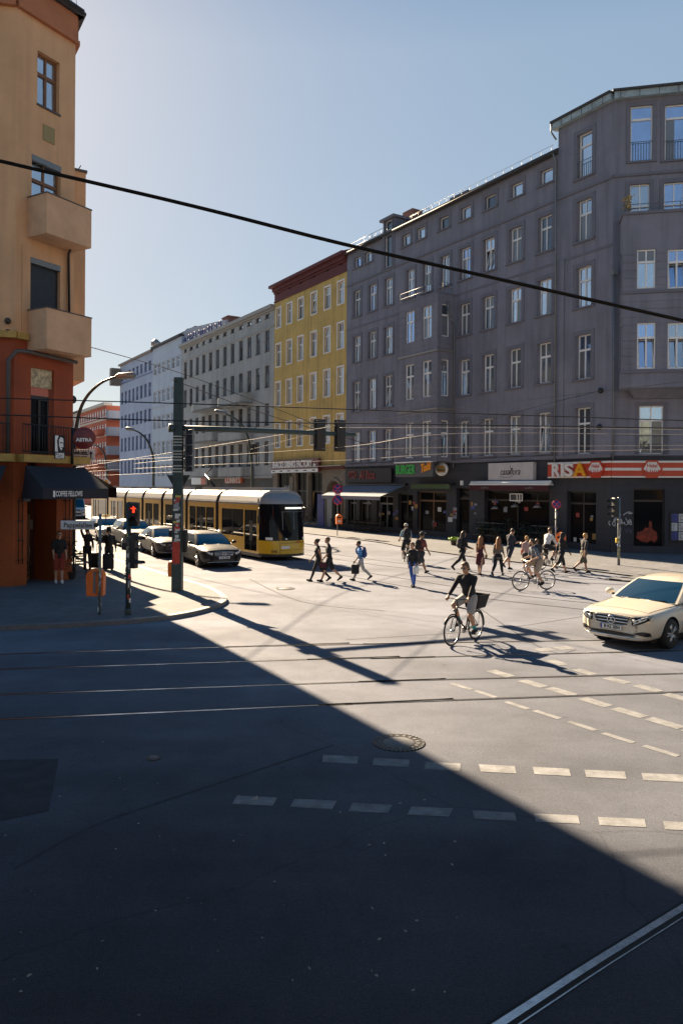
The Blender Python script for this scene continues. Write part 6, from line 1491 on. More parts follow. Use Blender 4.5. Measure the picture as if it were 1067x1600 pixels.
# white framed box in the flower shop window
ua, ub_, za, zb_ = FR.rect(796, 771, 816, 783, 0.15)
wb = thing('sign_box', 'white framed box sign hanging in the flower shop window', 'sign', FR.pt(ua, za)); wi = Matrix.Translation(-FR.pt(ua, za))
mb = MB(); FR.box(mb, ua, ub_, za, zb_, 0.02, 0.12); part(mb, 'panel', mat('sign_navy', (0.03, 0.045, 0.07), 0.4), wb, wi)
mb = MB(); t_ = 0.06
for a, b, c, d_ in ((ua, ub_, za, za + t_), (ua, ub_, zb_ - t_, zb_), (ua, ua + t_, za + t_, zb_ - t_), (ub_ - t_, ub_, za + t_, zb_ - t_), (lerp(ua, ub_, 0.40), lerp(ua, ub_, 0.46), za + t_, zb_ - t_), (lerp(ua, ub_, 0.2), lerp(ua, ub_, 0.25), za + t_, zb_ - t_)): FR.box(mb, a, b, c, d_, 0.121, 0.15)
part(mb, 'frame', M_WHITEP, wb, wi)
# house number light
mb = MB(); u, z = FR.uz(721, 754.5, 0.1); FR.box(mb, u - 0.12, u + 0.12, z - 0.16, z + 0.16, 0.0, 0.12); o = mb.build('house_number_lamp', M_WHITEP); tag(o, 'small white house number lamp on the navy wall beside the flower shop', 'lamp')
# burger sign + badge
ua, ub_, za, zb_ = FR.rect(620, 723, 678, 745, 1.5)
bs = thing('shop_sign', 'grey sign with green BURGER letters and orange script', 'shop sign', FR.pt(ua, za)); bi = Matrix.Translation(-FR.pt(ua, za))
Fo = ORp
ua, ub_, za, zb_ = ORp.rect(620, 723, 678, 745)
mb = MB(); ORp.box(mb, ua, ub_, za, zb_, -0.1, 0.12); part(mb, 'panel', mat('sign_slate', (0.085, 0.085, 0.095), 0.6, var=0.1), bs, bi)
mb = MB(); ORp.box(mb, ua, ub_, zb_, zb_ + 0.08, -0.1, 0.3); part(mb, 'lamp_rail', M_WHITEP, bs, bi)
wS = ub_ - ua
tm = text_mb('BURGER', 0.95, basis(ORp.pt(ub_ - 0.06, (za + zb_) / 2, 0.12), RV, UP, ORp.n), 0.06, 0.012, 'LEFT', xs=0.66); part(tm, 'lettering', mat('sign_green', (0.03, 0.33, 0.06), 0.4, emit=0.02), bs, bi)
tm = text_mb('Todd', 0.82, basis(ORp.pt(ua + wS * 0.30, (za + zb_) / 2 + 0.02, 0.12), (RV + UP * 0.22).normalized(), (UP - RV * 0.1).normalized(), ORp.n), 0.06, 0.022, 'LEFT', shear=0.25, xs=0.62); part(tm, 'lettering', mat('sign_orange', (0.7, 0.25, 0.01), 0.4, emit=0.02), bs, bi)
bc = FR.pt(*FR.uz(690, 733, 0.5), 0.5)
bb = thing('shop_sign', 'round white sign with a painted hamburger', 'shop sign', bc); nn = Vector((-0.5, -0.866, 0)); rr_ = Vector((0.866, -0.5, 0)); Mq = UP.rotation_difference(nn).to_matrix()
mb = MB(); mb.lathe([(0.48, -0.06), (0.48, 0.06)], (0, 0, 0), 28, 0, Mq); f_ = mb.build('disc', M_WHITEP, bb)
def disc_poly(pts, nm, m, o): mb = MB(); mb.prism([rr_ * x + UP * z + nn * o for x, z in pts], nn * 0.015); return mb.build(nm, m, f_)
disc_poly([(-0.3, 0.04)] + [(0.3 * -math.cos(math.pi * k / 8), 0.06 + 0.2 * math.sin(math.pi * k / 8)) for k in range(9)] + [(0.3, 0.04)], 'bun', mat('bun_brown', (0.42, 0.2, 0.05), 0.6), 0.062)
disc_poly([(-0.33, -0.03), (0.33, -0.03), (0.33, 0.03), (-0.33, 0.03)], 'salad', mat('salad_green', (0.1, 0.2, 0.03), 0.6), 0.062)
disc_poly([(-0.31, -0.11), (0.31, -0.11), (0.31, -0.04), (-0.31, -0.04)], 'patty', mat('patty_brown', (0.08, 0.03, 0.015), 0.6), 0.062)
disc_poly([(-0.26, -0.24), (0.26, -0.24), (0.31, -0.12), (-0.31, -0.12)], 'bun', mat('bun_brown', (0.42, 0.2, 0.05), 0.6), 0.062)
mb = MB(); mb.tube([rr_ * 0 - nn * 0.06, -nn * 0.5], 0.03, 6); mb.build('bracket', M_BLACK, bb)
# green valance under the burger sign
ua, ub_, za, zb_ = FR.rect(642, 757, 702, 763.5, 0.6)
gv = thing('awning', 'short green awning valance over the burger shop door', 'awning', FR.pt(ua, za)); gi = Matrix.Translation(-FR.pt(ua, za))
mb = MB(); FR.box(mb, ua, ub_, za, zb_, 0.55, 0.6); part(mb, 'valance', mat('green_cloth', (0.07, 0.12, 0.06), 0.9, var=0.15), gv, gi)
mb = MB(); FR.box(mb, ua, ub_, zb_, zb_ + 0.06, 0.0, 0.62); part(mb, 'cassette', M_BLACK, gv, gi)
# pizza sign
ua, ub_, za, zb_ = FR.rect(544, 732, 616, 754)
pz_ = thing('shop_sign', 'dark sign with dim red pizza lettering above the striped cafe awning', 'shop sign', FR.pt(ua, za)); pi_ = Matrix.Translation(-FR.pt(ua, za))
mb = MB(); FR.box(mb, ua, ub_, za, zb_, 0.13, 0.3); part(mb, 'panel', mat('sign_black', (0.016, 0.015, 0.02), 0.6), pz_, pi_)
M_DRED = mat('sign_dark_red', (0.22, 0.012, 0.015), 0.5)
tm = text_mb('PIZZA', 0.82, fb(FR, ub_ - 0.5, (za + zb_) / 2 + 0.05, 0.305), 0.03, 0.01, 'LEFT', xs=0.62); part(tm, 'lettering', M_DRED, pz_, pi_)
tm = text_mb('Ali Baba', 1.0, fb(FR, ub_ - 2.25, (za + zb_) / 2 + 0.02, 0.305), 0.03, 0.014, 'LEFT', xs=0.68, shear=0.1); part(tm, 'lettering', M_DRED, pz_, pi_)
for x in (553, 561, 575): mb = MB(); u, z = FR.uz(x, 729, 0.4); mb.tube([FR.pt(u, z - 0.1, 0.3), FR.pt(u, z + 0.1, 0.7)], 0.02, 6); mb.rbox(FR.pt(u, z + 0.06, 0.75), (0.35, 0.12, 0.08), 0.02); part(mb, 'sign_lamp', M_GALV, pz_, pi_)
# cafe awning
Fw = Fac(A_pt + n_row * 2.6, d_row, n_row)
a0, zA = Fw.uz(602, 776); a1 = Fw.uz(507, 771)[0]; t0, zT = FR.uz(637, 758); t1 = FR.uz(543, 757)[0]
ca = thing('awning', 'dark blue cafe awning with sunlit front edge over the pavement tables', 'awning', FR.pt(t0, zT)); cai = Matrix.Translation(-FR.pt(t0, zT))
mb = MB(); mb.grid(lambda i, j: FR.pt(lerp(lerp(t0, t1, i), lerp(t0, t1, i), j), lerp(zT, zA, j) + 0.04 * math.sin(j * 3.14), lerp(0.1, 2.6, j)), 12, 6); mb.quad(FR.pt(t0, zA, 2.6), FR.pt(t1, zA, 2.6), FR.pt(t1, zA - 0.28, 2.6), FR.pt(t0, zA - 0.28, 2.6))
part(mb, 'fabric', mat('blue_grey_cloth', (0.19, 0.20, 0.24), 0.9, var=0.1, vscale=1), ca, cai)
for u in (t0, (t0 + t1) / 2, t1): mb = MB(); mb.tube([FR.pt(u, zT - 0.35, 0.1), FR.pt(u, zT - 0.45, 1.3), FR.pt(u, zA - 0.02, 2.58)], 0.03, 6); part(mb, 'arm', M_GALV, ca, cai)
mb = MB(); FR.box(mb, t0, t1, zT, zT + 0.12, 0.0, 0.25); part(mb, 'cassette', M_BLACK, ca, cai)
# snacks sign
ua, ub_, za, zb_ = FY.rect(430.5, 718, 503.5, 738)
sn = thing('shop_sign', 'maroon sign reading SNACKS DRINKS FACTORY over the stone shop front', 'shop sign', FY.pt(ua, za)); sni = Matrix.Translation(-FY.pt(ua, za))
mb = MB(); FY.box(mb, ua, ub_, za, zb_, 0.15, 0.45); part(mb, 'panel', mat('sign_maroon', (0.13, 0.03, 0.04), 0.5, var=0.1), sn, sni)
mb = MB(); FY.box(mb, ua, ub_, za - 0.02, za + 0.3, 0.45, 0.5); part(mb, 'strip', M_WHITEP, sn, sni)
tm = text_mb('SNACKS DRINKS FACTORY', 0.9, Matrix.Identity(4), 0.05, 0.02); xs = [v[0] for v in tm.v]; W_ = (ub_ - ua) * 0.86
B_ = fb(FY, ub_ - 0.25, (za + zb_) / 2 + 0.14, 0.46); tm.v = [tuple(B_ @ Vector((x / max(xs) * W_, y, z))) for x, y, z in tm.v]; part(tm, 'lettering', M_WHITEP, sn, sni)
tm = text_mb('.de', 0.6, fb(FY, ua + 0.95, (za + zb_) / 2 + 0.0, 0.46), 0.04, 0.01, xs=0.8); part(tm, 'lettering', M_WHITEP, sn, sni)
mb = MB()
for i in range(6): u = lerp(ub_ - 0.5, ua + 0.8, i / 5); FY.box(mb, u - 0.35, u + 0.2, za + 0.1, za + 0.2, 0.5, 0.51)
part(mb, 'strip_mark', M_INK, sn, sni)
# white scrawl and blue panel in that shop front
mb = MB(); u, z = FY.uz(449, 764, 0.1)
for i in range(5): mb.tube([FY.pt(u - 0.9 + i * 0.42, z - 0.35, -0.15), FY.pt(u - 0.75 + i * 0.42, z + 0.35, -0.15), FY.pt(u - 0.55 + i * 0.42, z - 0.3, -0.15)], 0.07, 5)
o = mb.build('graffiti', M_WHITEP); tag(o, 'white graffiti scrawl on the shop window beside the tram', 'graffiti')
mb = MB(); ua, ub_, za, zb_ = FY.rect(496, 772, 506, 820, 0.1); FY.box(mb, ua, ub_, 0.05, zb_, 0.02, 0.12); o = mb.build('advert_panel', mat('advert_blue', (0.03, 0.04, 0.22), 0.5, var=0.4, vscale=1.5)); tag(o, 'tall blue advertising panel beside the arched doorway', 'advert panel')
mb = MB(); ua, ub_, za, zb_ = FY.rect(512, 778, 520, 822, 0.3); FY.box(mb, ua, ub_, 0.0, zb_, 0.05, 0.4); o = mb.build('utility_cabinet', M_GALV); tag(o, 'pale grey graffiti covered cabinet by the arched doorway', 'cabinet')
# conny's sign and neighbours
for x0, x1, y0, y1, txt, lab in ((351, 377, 746, 755, "CONNY'S", 'orange red CONNY\'S sign above the tram roof'), (299, 321, 746, 757, '', 'white and red shop board above the tram roof')):
    ua, ub_, za, zb_ = FL.rect(x0, y0, x1, y1, 0.3); t = thing('shop_sign', lab, 'shop sign', FL.pt(ua, za)); ti = Matrix.Translation(-FL.pt(ua, za))
    mb = MB(); FL.box(mb, ua, ub_, za, zb_, 0.05, 0.3); part(mb, 'panel', mat('sign_coral', (0.50, 0.11, 0.06), 0.5) if txt else M_WHITEP, t, ti)
    if txt: tm = text_mb(txt, 1.05, fb(FL, (ua + ub_) / 2, (za + zb_) / 2, 0.31), 0.04, 0.01, 'CENTER', xs=0.9); part(tm, 'lettering', M_WHITEP, t, ti)
    else: mb = MB(); FL.box(mb, ua, ua + (ub_ - ua) * 0.3, za, zb_, 0.3, 0.32); part(mb, 'red_field', M_SGN, t, ti)
# notice board, graffiti on the dark corner
nb = FC.rect(1046, 801, 1075, 846)
t = thing('notice_board', 'lit menu board with paper sheets on the dark corner wall', 'notice board', FC.pt(nb[0], nb[2])); ti = Matrix.Translation(-FC.pt(nb[0], nb[2]))
mb = MB(); FC.box(mb, nb[0], nb[1] + 0.6, nb[2], nb[3], 0.02, 0.12); part(mb, 'frame', M_BLACK, t, ti)
rg = random.Random(6)
for i in range(3):
    for j in range(3):
        w_ = 0.30; u0_ = nb[0] + 0.08 + i * 0.36; z0_ = nb[2] + 0.08 + j * (nb[3] - nb[2] - 0.1) / 3; hh = (nb[3] - nb[2]) / 3 - 0.08
        mb = MB(); FC.box(mb, u0_, u0_ + w_, z0_, z0_ + hh, 0.12, 0.126); ms = [mat('paper_white', (0.6, 0.6, 0.62), 0.6), M_WHITEP, mat('paper_blue', (0.06, 0.08, 0.3), 0.6)]
        sh = part(mb, 'sheet', ms[rg.choice([0, 1, 0, 1, 2])], t, ti); mb = MB()
        for q in range(5): FC.box(mb, u0_ + 0.03, u0_ + rg.uniform(0.12, 0.27), z0_ + 0.06 + q * hh * 0.17, z0_ + 0.085 + q * hh * 0.17, 0.1262, 0.129)
        mb.build('print', [M_INK, M_RED][rg.random() < 0.3], sh)
def scrawl(F, x0, y0, x1, y1, n, seed, label, m, r=0.015, right=RV):
    rg = random.Random(seed); ua, ub_, za, zb_ = F.rect(x0, y0, x1, y1, 0.04); mb = MB()
    for i in range(n):
        cu = lerp(ub_, ua, (i + 0.5) / n) if F is FR else lerp(ua, ub_, (i + 0.5) / n); w_ = abs(ub_ - ua) / n
        k = rg.randint(4, 7); mb.tube(smooth_curve([F.pt(cu + rg.uniform(-0.6, 0.6) * w_, rg.uniform(za, zb_), 0.045) for _ in range(k)], 4), r, 4)
    o = mb.build('graffiti', m); tag(o, label, 'graffiti')
M_TAGW = mat('graffiti_white', (0.5, 0.5, 0.52), 0.7)
scrawl(FR, 951, 808, 962, 824, 2, 3, 'white spray tag left of the traffic light on the dark corner wall', M_TAGW, 0.028)
scrawl(FC, 966, 799, 989, 806, 3, 4, 'small white tag high on the dark corner wall', M_TAGW, 0.022); scrawl(FC, 964, 809, 988, 820, 4, 5, 'white looping tag right of the traffic light on the dark wall', M_TAGW, 0.025)
scrawl(FC, 968, 826, 988, 834, 3, 6, 'faint blue grey tag low on the dark corner wall', mat('graffiti_dim', (0.12, 0.13, 0.17), 0.7), 0.02)
# red glowing poster in the corner shop door
ua, ub_, za, zb_ = FC.rect(994, 818, 1027, 848, -0.2); mb = MB()
mb.prism([FC.pt(lerp(ua, ub_, x), lerp(za, zb_, y), -0.21) for x, y in ((0, 0.25), (0.06, 0.55), (0.3, 0.6), (0.42, 0.8), (0.58, 0.75), (0.62, 1.15), (0.72, 1.1), (0.76, 0.7), (0.97, 0.55), (1, 0.2), (0.86, 0.0), (0.7, 0.14), (0.5, -0.02), (0.2, 0.08))], FC.n * 0.01)
o = mb.build('window_poster', mat('poster_red', (0.22, 0.02, 0.008), 0.5, var=0.9, vscale=5)); tag(o, 'red food poster in the corner shop window', 'poster')

# ---- left corner: awning, signs
Fq = Fac(C_pt + nL * 1.75, dL, nL)
uf0, zf = Fq.uz(162, 770); uf1 = Fq.uz(67, 766)[0]; ut0, ztp = F1.uz(121, 731); ut1 = F1.uz(34, 731)[0]
zv = Fq.uz(160, 779)[1]; zf = Fq.uz(70, 763)[1]
la = thing('awning', 'dark navy corner awning reading COFFEE FELLOWS over the cafe door', 'awning', C_pt); li = Matrix.Translation(-C_pt)
M_NAVC = mat('navy_awning_cloth', (0.020, 0.022, 0.032), 0.85, var=0.15, vscale=2)
ut0, ut1 = -0.12, ub - 0.1
uf0 = min(uf0, -0.1)
mb = MB(); mb.grid(lambda i, j: F1.pt(lerp(lerp(ut0, ut1, i), lerp(uf0, uf1, i), j), lerp(ztp, zf, j), lerp(0.5, 1.75, j)), 8, 5)
mb.quad(F1.pt(uf0, zf, 1.75), F1.pt(uf1, zf, 1.75), F1.pt(uf1, zv, 1.75), F1.pt(uf0, zv, 1.75))
mb.poly([F1.pt(ut0, ztp, 0.5), F1.pt(uf0, zf, 1.75), F1.pt(uf0, zv, 1.75), F1.pt(ut0, zv, 0.3)]); mb.poly([F1.pt(ut1, ztp, 0.5), F1.pt(uf1, zf, 1.75), F1.pt(uf1, zv, 1.75), F1.pt(ut1, zv, 0.3)])
z1_, z2_ = ztp, zf
mb.grid(lambda i, j: FS.pt(lerp(0.0, 11.0, i), lerp(z1_, z2_, j), lerp(0.35, 1.62, j)), 8, 5); mb.quad(FS.pt(0.0, zf, 1.62), FS.pt(11.0, zf, 1.62), FS.pt(11.0, zv, 1.62), FS.pt(0.0, zv, 1.62)); mb.poly([FS.pt(11.0, ztp, 0.35), FS.pt(11.0, zf, 1.62), FS.pt(11.0, zv, 1.62), FS.pt(11.0, zv, 0.35)])
part(mb, 'fabric', M_NAVC, la, li)
xa, xb = Fq.uz(128.5, 770)[0], Fq.uz(83, 769)[0]
tm = text_mb('COFFEE FELLOWS', 0.24, Matrix.Identity(4), 0.008, 0.004); xs = [v[0] for v in tm.v]; B_ = basis(F1.pt(xb - 0.1, (zf + zv) / 2 - 0.01, 1.755), -dL, UP, nL); tm.v = [tuple(B_ @ Vector((x / max(xs) * (abs(xb - xa) - 0.1), y * 1.05, z))) for x, y, z in tm.v]; part(tm, 'lettering', M_WHITEP, la, li)
mb = MB(); F1.box(mb, xb - 0.08, xb, (zf + zv) / 2 - 0.11, (zf + zv) / 2 + 0.1, 1.752, 1.76); part(mb, 'emblem', M_WHITEP, la, li)
mb = MB(); mb.grid(lambda i, j: F2.pt(lerp(0.1, 6, i), lerp(ztp, zf + 0.15, j), lerp(0.5, 1.3, j)), 6, 4); mb.quad(F2.pt(0.1, zf + 0.15, 1.3), F2.pt(6, zf + 0.15, 1.3), F2.pt(6, zf - 0.2, 1.3), F2.pt(0.1, zf - 0.2, 1.3)); o = mb.build('awning', M_NAVC); tag(o, 'second dark awning cut off by the left edge', 'awning')
# portrait sign
Fs_ = Fac(C_pt + nL * 0.52, dL, nL); ua, ub2, za, zb_ = Fs_.rect(84, 680, 100, 717)
cs = thing('shop_sign', 'black and white portrait sign reading COFFEE FELLOWS on the railing', 'shop sign', Fs_.pt(ua, za)); csi = Matrix.Translation(-Fs_.pt(ua, za)); w_, h_ = ub2 - ua, zb_ - za
mb = MB(); Fs_.box(mb, ua, ub2, za, zb_, 0.0, 0.05); part(mb, 'panel', M_INK, cs, csi)
def sgn(pts, nm, m=M_WHITEP, o=0.052): mb = MB(); mb.prism([Fs_.pt(ub2 - x * w_, za + y * h_, o) for x, y in pts], Fs_.n * 0.006); return part(mb, nm, m, cs, csi)
sgn([(0.02, 0.30), (0.02, 0.98), (0.36, 0.98), (0.2, 0.75), (0.26, 0.5), (0.3, 0.3)], 'portrait')
sgn([(0.40, 0.80), (0.55, 0.93), (0.80, 0.88), (0.86, 0.70), (0.80, 0.60), (0.86, 0.55), (0.72, 0.45), (0.66, 0.36), (0.55, 0.40), (0.42, 0.56)], 'portrait')
sgn([(0.48, 0.71), (0.84, 0.70), (0.84, 0.665), (0.48, 0.665)], 'portrait', M_INK, 0.06); sgn([(0.6, 0.5), (0.8, 0.5), (0.78, 0.47), (0.6, 0.47)], 'portrait', M_INK, 0.06)
for t_, y in (('COFFEE', 0.19), ('FELLOWS', 0.07)):
    tm = text_mb(t_, h_ * 0.155, Matrix.Identity(4), 0.006, 0.006); xs = [v[0] for v in tm.v]; B_ = basis(Fs_.pt(ub2 - 0.08 * w_, za + y * h_, 0.052), -dL, UP, nL); tm.v = [tuple(B_ @ Vector((x / max(xs) * w_ * 0.84, yy, z))) for x, yy, z in tm.v]; part(tm, 'lettering', M_WHITEP, cs, csi)
# round beer sign
ac = P(131.5, 684.5, 27.0); asn = thing('shop_sign', 'round dark red beer sign reading ASTRA on a wall bracket', 'shop sign', ac)
nA = Vector((0.25, -0.968, 0)).normalized(); rA = Vector((0.968, 0.25, 0)); Mq = UP.rotation_difference(nA).to_matrix()
mb = MB(); mb.lathe([(0.37, -0.07), (0.39, -0.05), (0.39, 0.05), (0.37, 0.07)], (0, 0, 0), 32, 0, Mq); f_ = mb.build('disc', mat('astra_red', (0.16, 0.02, 0.022), 0.35), asn)
text_mb('ASTRA', 0.17, basis(nA * 0.075 + UP * -0.07, rA, UP, nA), 0.008, 0.008, 'CENTER', xs=1.05).build('lettering', M_WHITEP, f_)
M_ANC = mat('emblem_red', (0.30, 0.10, 0.10), 0.5)
mb = MB(); o_ = nA * 0.08
mb.tube([o_ + UP * 0.26, o_ + UP * 0.08], 0.014, 5); mb.tube([o_ + rA * -0.07 + UP * 0.215, o_ + rA * 0.07 + UP * 0.215], 0.012, 5); mb.tube([o_ + rA * (0.11 * math.cos(a)) + UP * (0.17 + 0.11 * math.sin(a)) for a in [math.pi * (1.02 + 0.96 * k / 8) for k in range(9)]], 0.014, 5)
mb.tube([o_ + rA * (0.07 * math.cos(a)) + UP * (0.19 + 0.085 * math.sin(a) - 0.01 * abs(math.cos(a))) for a in [2 * math.pi * k / 14 for k in range(14)]], 0.01, 5, closed=True); mb.build('emblem', M_ANC, f_)
mb = MB()
for s_ in ((-0.27, 0.27, 0.01), (-0.27, 0.27, -0.155)): mb.tube([o_ + rA * s_[0] + UP * s_[2], o_ + rA * s_[1] + UP * s_[2]], 0.006, 4)
mb.build('frame_line', M_ANC, f_)
mb = MB(); mb.tube([Vector((-0.36, 0.1, 0)), Vector((-0.62, 0.5, 0.0))], 0.04, 6); mb.tube([Vector((-0.42, 0, 0.35)), Vector((-0.42, 0, -0.95))], 0.05, 8); mb.build('bracket', M_BLACK, asn)
# white direction board
c = P(130, 711, 29.5); ds = thing('direction_sign', 'white direction board with an upward arrow under the beer sign', 'direction sign', c)
mb = MB(); mb.rbox((0, 0, 0), (0.92, 0.04, 0.46), 0.01); pl = mb.build('panel', mat('sign_plate_white', (0.62, 0.63, 0.66), 0.5), ds)
mb = MB()
for z in (0.1, -0.08): 
    for x0_, x1_ in ((-0.4, -0.12), (-0.08, 0.16)): mb.box(((x0_ + x1_) / 2, -0.024, z), (x1_ - x0_, 0.006, 0.075))
mb.build('text_line', mat('faded_print', (0.06, 0.07, 0.1), 0.6), pl)
mb = MB(); mb.prism([(0.31 + x, -0.028, z) for x, z in ((-0.025, -0.14), (0.025, -0.14), (0.025, 0.05), (0.075, 0.05), (0, 0.16), (-0.075, 0.05), (-0.025, 0.05))], (0, 0.006, 0)); mb.build('arrow', M_INK, pl)
mb = MB(); mb.tube([(-0.36, 0.04, -P(130, 711, 29.5).z), (-0.36, 0.04, 0.9)], 0.04, 8); mb.build('post', M_BLACK, ds)
# notice by the door
mb = MB(); F1.box(mb, 0.62, 1.05, 1.9, 2.3, -1.19, -1.15) if False else F1.box(mb, pr + 0.1, pr + 0.5, 1.95, 2.3, -1.19, -1.15); o = mb.build('notice', mat('notice_grey', (0.16, 0.16, 0.18), 0.6)); tag(o, 'pale paper notice in the cafe doorway behind the man', 'notice')

# ================= overhead wires =================
M_WD = mat('wire_dark', (0.012, 0.012, 0.015), 0.6); M_WL = mat('wire_sun_glint', (0.26, 0.23, 0.20), 0.6, 0.0)  # pale wires carry the sun's glint in their colour
def wire(pts, r, m, label, group='overhead wires across the junction', name='overhead_wire'):
    ws = [P(x, y, z) for x, y, z in pts]; ws = ext(ws, 6 if pts[0][0] <= 0 else 0, 6 if pts[-1][0] >= 1060 else 0)
    if len(ws) == 2: ws = [ws[0], (ws[0] + ws[1]) / 2 - UP * 0.002 * (ws[1] - ws[0]).length, ws[1]]
    mb = MB(); mb.tube(smooth_curve(ws, 5), r, 5); o = mb.build(name, m); tag(o, label, 'wire', group)
wire([(-40, 241.5, 4.6), (300, 321, 4.6), (533, 380, 4.6), (767, 433, 4.6), (1100, 508, 4.6)], 0.0118, M_WD, 'thick black cable sweeping diagonally across the whole picture', None)
wire([(0, 622, 15), (300, 631, 15.4), (680, 644, 16), (1067, 657, 17)], 0.012, M_WD, 'upper dark contact wire crossing the orange house and the grey facade')
wire([(0, 648, 13.5), (300, 658, 14), (680, 663, 14.6), (1067, 669, 15)], 0.012, M_WD, 'lower dark contact wire crossing the orange house')
wire([(283, 598, 25), (440, 655, 30), (640, 712, 40)], 0.014, M_WD, 'dark stay wire from the top of the tall pole')
wire([(145, 543, 30), (283, 583, 40), (430, 638, 46), (560, 690, 52)], 0.018, M_WD, 'thin dark span wire below the lower box balcony')
wire([(640, 706, 40), (767, 655, 42), (938, 610, 42.6)], 0.014, M_WD, 'thin stay wire fixed to an eye bolt on the grey corner')
wire([(400, 700, 34), (520, 671, 32), (700, 640, 30), (1067, 596, 26)], 0.006, M_WD, 'faint span wire in front of the yellow house')
for i, (pts, l) in enumerate((
    ([(115, 731, 46), (305, 701, 32), (507, 668, 26)], 'bright contact wire rising to the right behind the signal arm'),
    ([(115, 734, 46), (305, 715, 32), (540, 698, 26), (700, 678, 22), (1067, 679, 20)], 'bright wire running below the twin signal heads'),
    ([(115, 738, 46), (305, 727, 32), (540, 719, 27), (700, 709, 24), (1067, 702, 21)], 'lowest bright wire above the shop signs'),
    ([(545, 668, 26), (780, 668, 22), (1067, 671, 20)], 'bright wire level with the signal arm on the right'),
    ([(542, 702, 27), (780, 698, 24), (1067, 696, 22)], 'grey wire crossing above the burger sign'),
    ([(115, 722, 50), (240, 716, 44), (283, 713, 40)], 'short bright wire in front of the pale blue house'),
    ([(115, 744, 50), (200, 741, 44), (283, 737, 38)], 'low bright wire just above the tram roof'))):
    wire(pts, 0.008 if i < 4 else 0.007, M_WL, l)
for i, (x, y, dpt) in enumerate(((938, 610, 42.6), (936, 667, 42.7), (113, 624, 28.0))):
    mb = MB(); c = P(x, y, dpt); mb.sph(c, 0.16, 10, 7); mb.tube([c, c + Vector((0.5 if x > 500 else -0.3, 0.45, 0))], 0.05, 6); o = mb.build('wire_anchor', M_BLACK); tag(o, ['wire anchor on the grey corner below the fourth floor', 'wire anchor on the grey corner above the first floor windows', 'wire anchor on the orange house edge'][i], 'wire anchor')
# ================= pavement life: tables, chairs, plants =================
M_WICK = mat('dark_cafe_metal', (0.03, 0.028, 0.028), 0.5); M_TTOP = mat('cafe_table_top', (0.12, 0.10, 0.085), 0.5)
def table(loc, label, grp):
    t = thing('cafe_table', label, 'table', loc, 0, grp)
    mb = MB(); mb.rbox((0, 0, 0.73), (0.7, 0.7, 0.03), 0.008); mb.build('table_top', M_TTOP, t)
    mb = MB(); mb.tube([(0, 0, 0.02), (0, 0, 0.72)], 0.03, 8); mb.lathe([(0.22, 0), (0.2, 0.03), (0.04, 0.05)], (0, 0, 0), 14); mb.build('base', M_WICK, t); return t
def chair(loc, rz, label, grp):
    t = thing('cafe_chair', label, 'chair', loc, rz, grp)
    mb = MB(); mb.rbox((0, 0, 0.45), (0.42, 0.42, 0.03), 0.008); mb.build('seat', M_WICK, t)
    mb = MB()
    for z in (0.58, 0.68, 0.78, 0.86): mb.box((0, 0.21 + (z - 0.45) * 0.12, z), (0.40, 0.02, 0.05))
    for x in (-0.19, 0.19): mb.tube([(x, 0.2, 0.45), (x, 0.265, 0.9)], 0.014, 6)
    mb.build('backrest', M_WICK, t)
    for x in (-0.19, 0.19):
        for y in (-0.19, 0.19): mb = MB(); mb.tube([(x, y, 0.44), (x * 1.05, y * 1.1, 0)], 0.014, 6); mb.build('leg', M_WICK, t)
    return t
def dup(root, loc, rz, label=None):
    r = root.copy(); COL.objects.link(r); r.location = loc; r.rotation_euler = (0, 0, rz)
    if label: r['label'] = label
    for ch_ in list(root.children):
        c = ch_.copy(); COL.objects.link(c); c.parent = r
        for g2 in ch_.children: d_ = g2.copy(); COL.objects.link(d_); d_.parent = c
    return r
rg = random.Random(17); t0_ = c0_ = None; L_T, L_C = 'small dark cafe table under the blue cafe awning', 'dark slatted cafe chair under the blue cafe awning'
us = [U(x, 825) for x in (548, 556, 565, 574, 583, 592, 602, 612)]
KP = 0.05
for i, u in enumerate(us):
    p = FR.pt(u, KP, 1.3 + rg.uniform(-0.2, 0.2))
    if t0_ is None: t0_ = table(p, L_T, 'cafe tables under the awning')
    else: dup(t0_, p, rg.uniform(0, 0.4))
    for s_ in (-1, 1):
        q = p + d_row * (0.55 * s_); rz_ = math.atan2(d_row.y, d_row.x) - math.pi / 2 + (0 if s_ > 0 else math.pi) + rg.uniform(-0.3, 0.3)
        if c0_ is None: c0_ = chair(q, rz_, L_C, 'cafe chairs under the awning')
        else: dup(c0_, q, rz_)
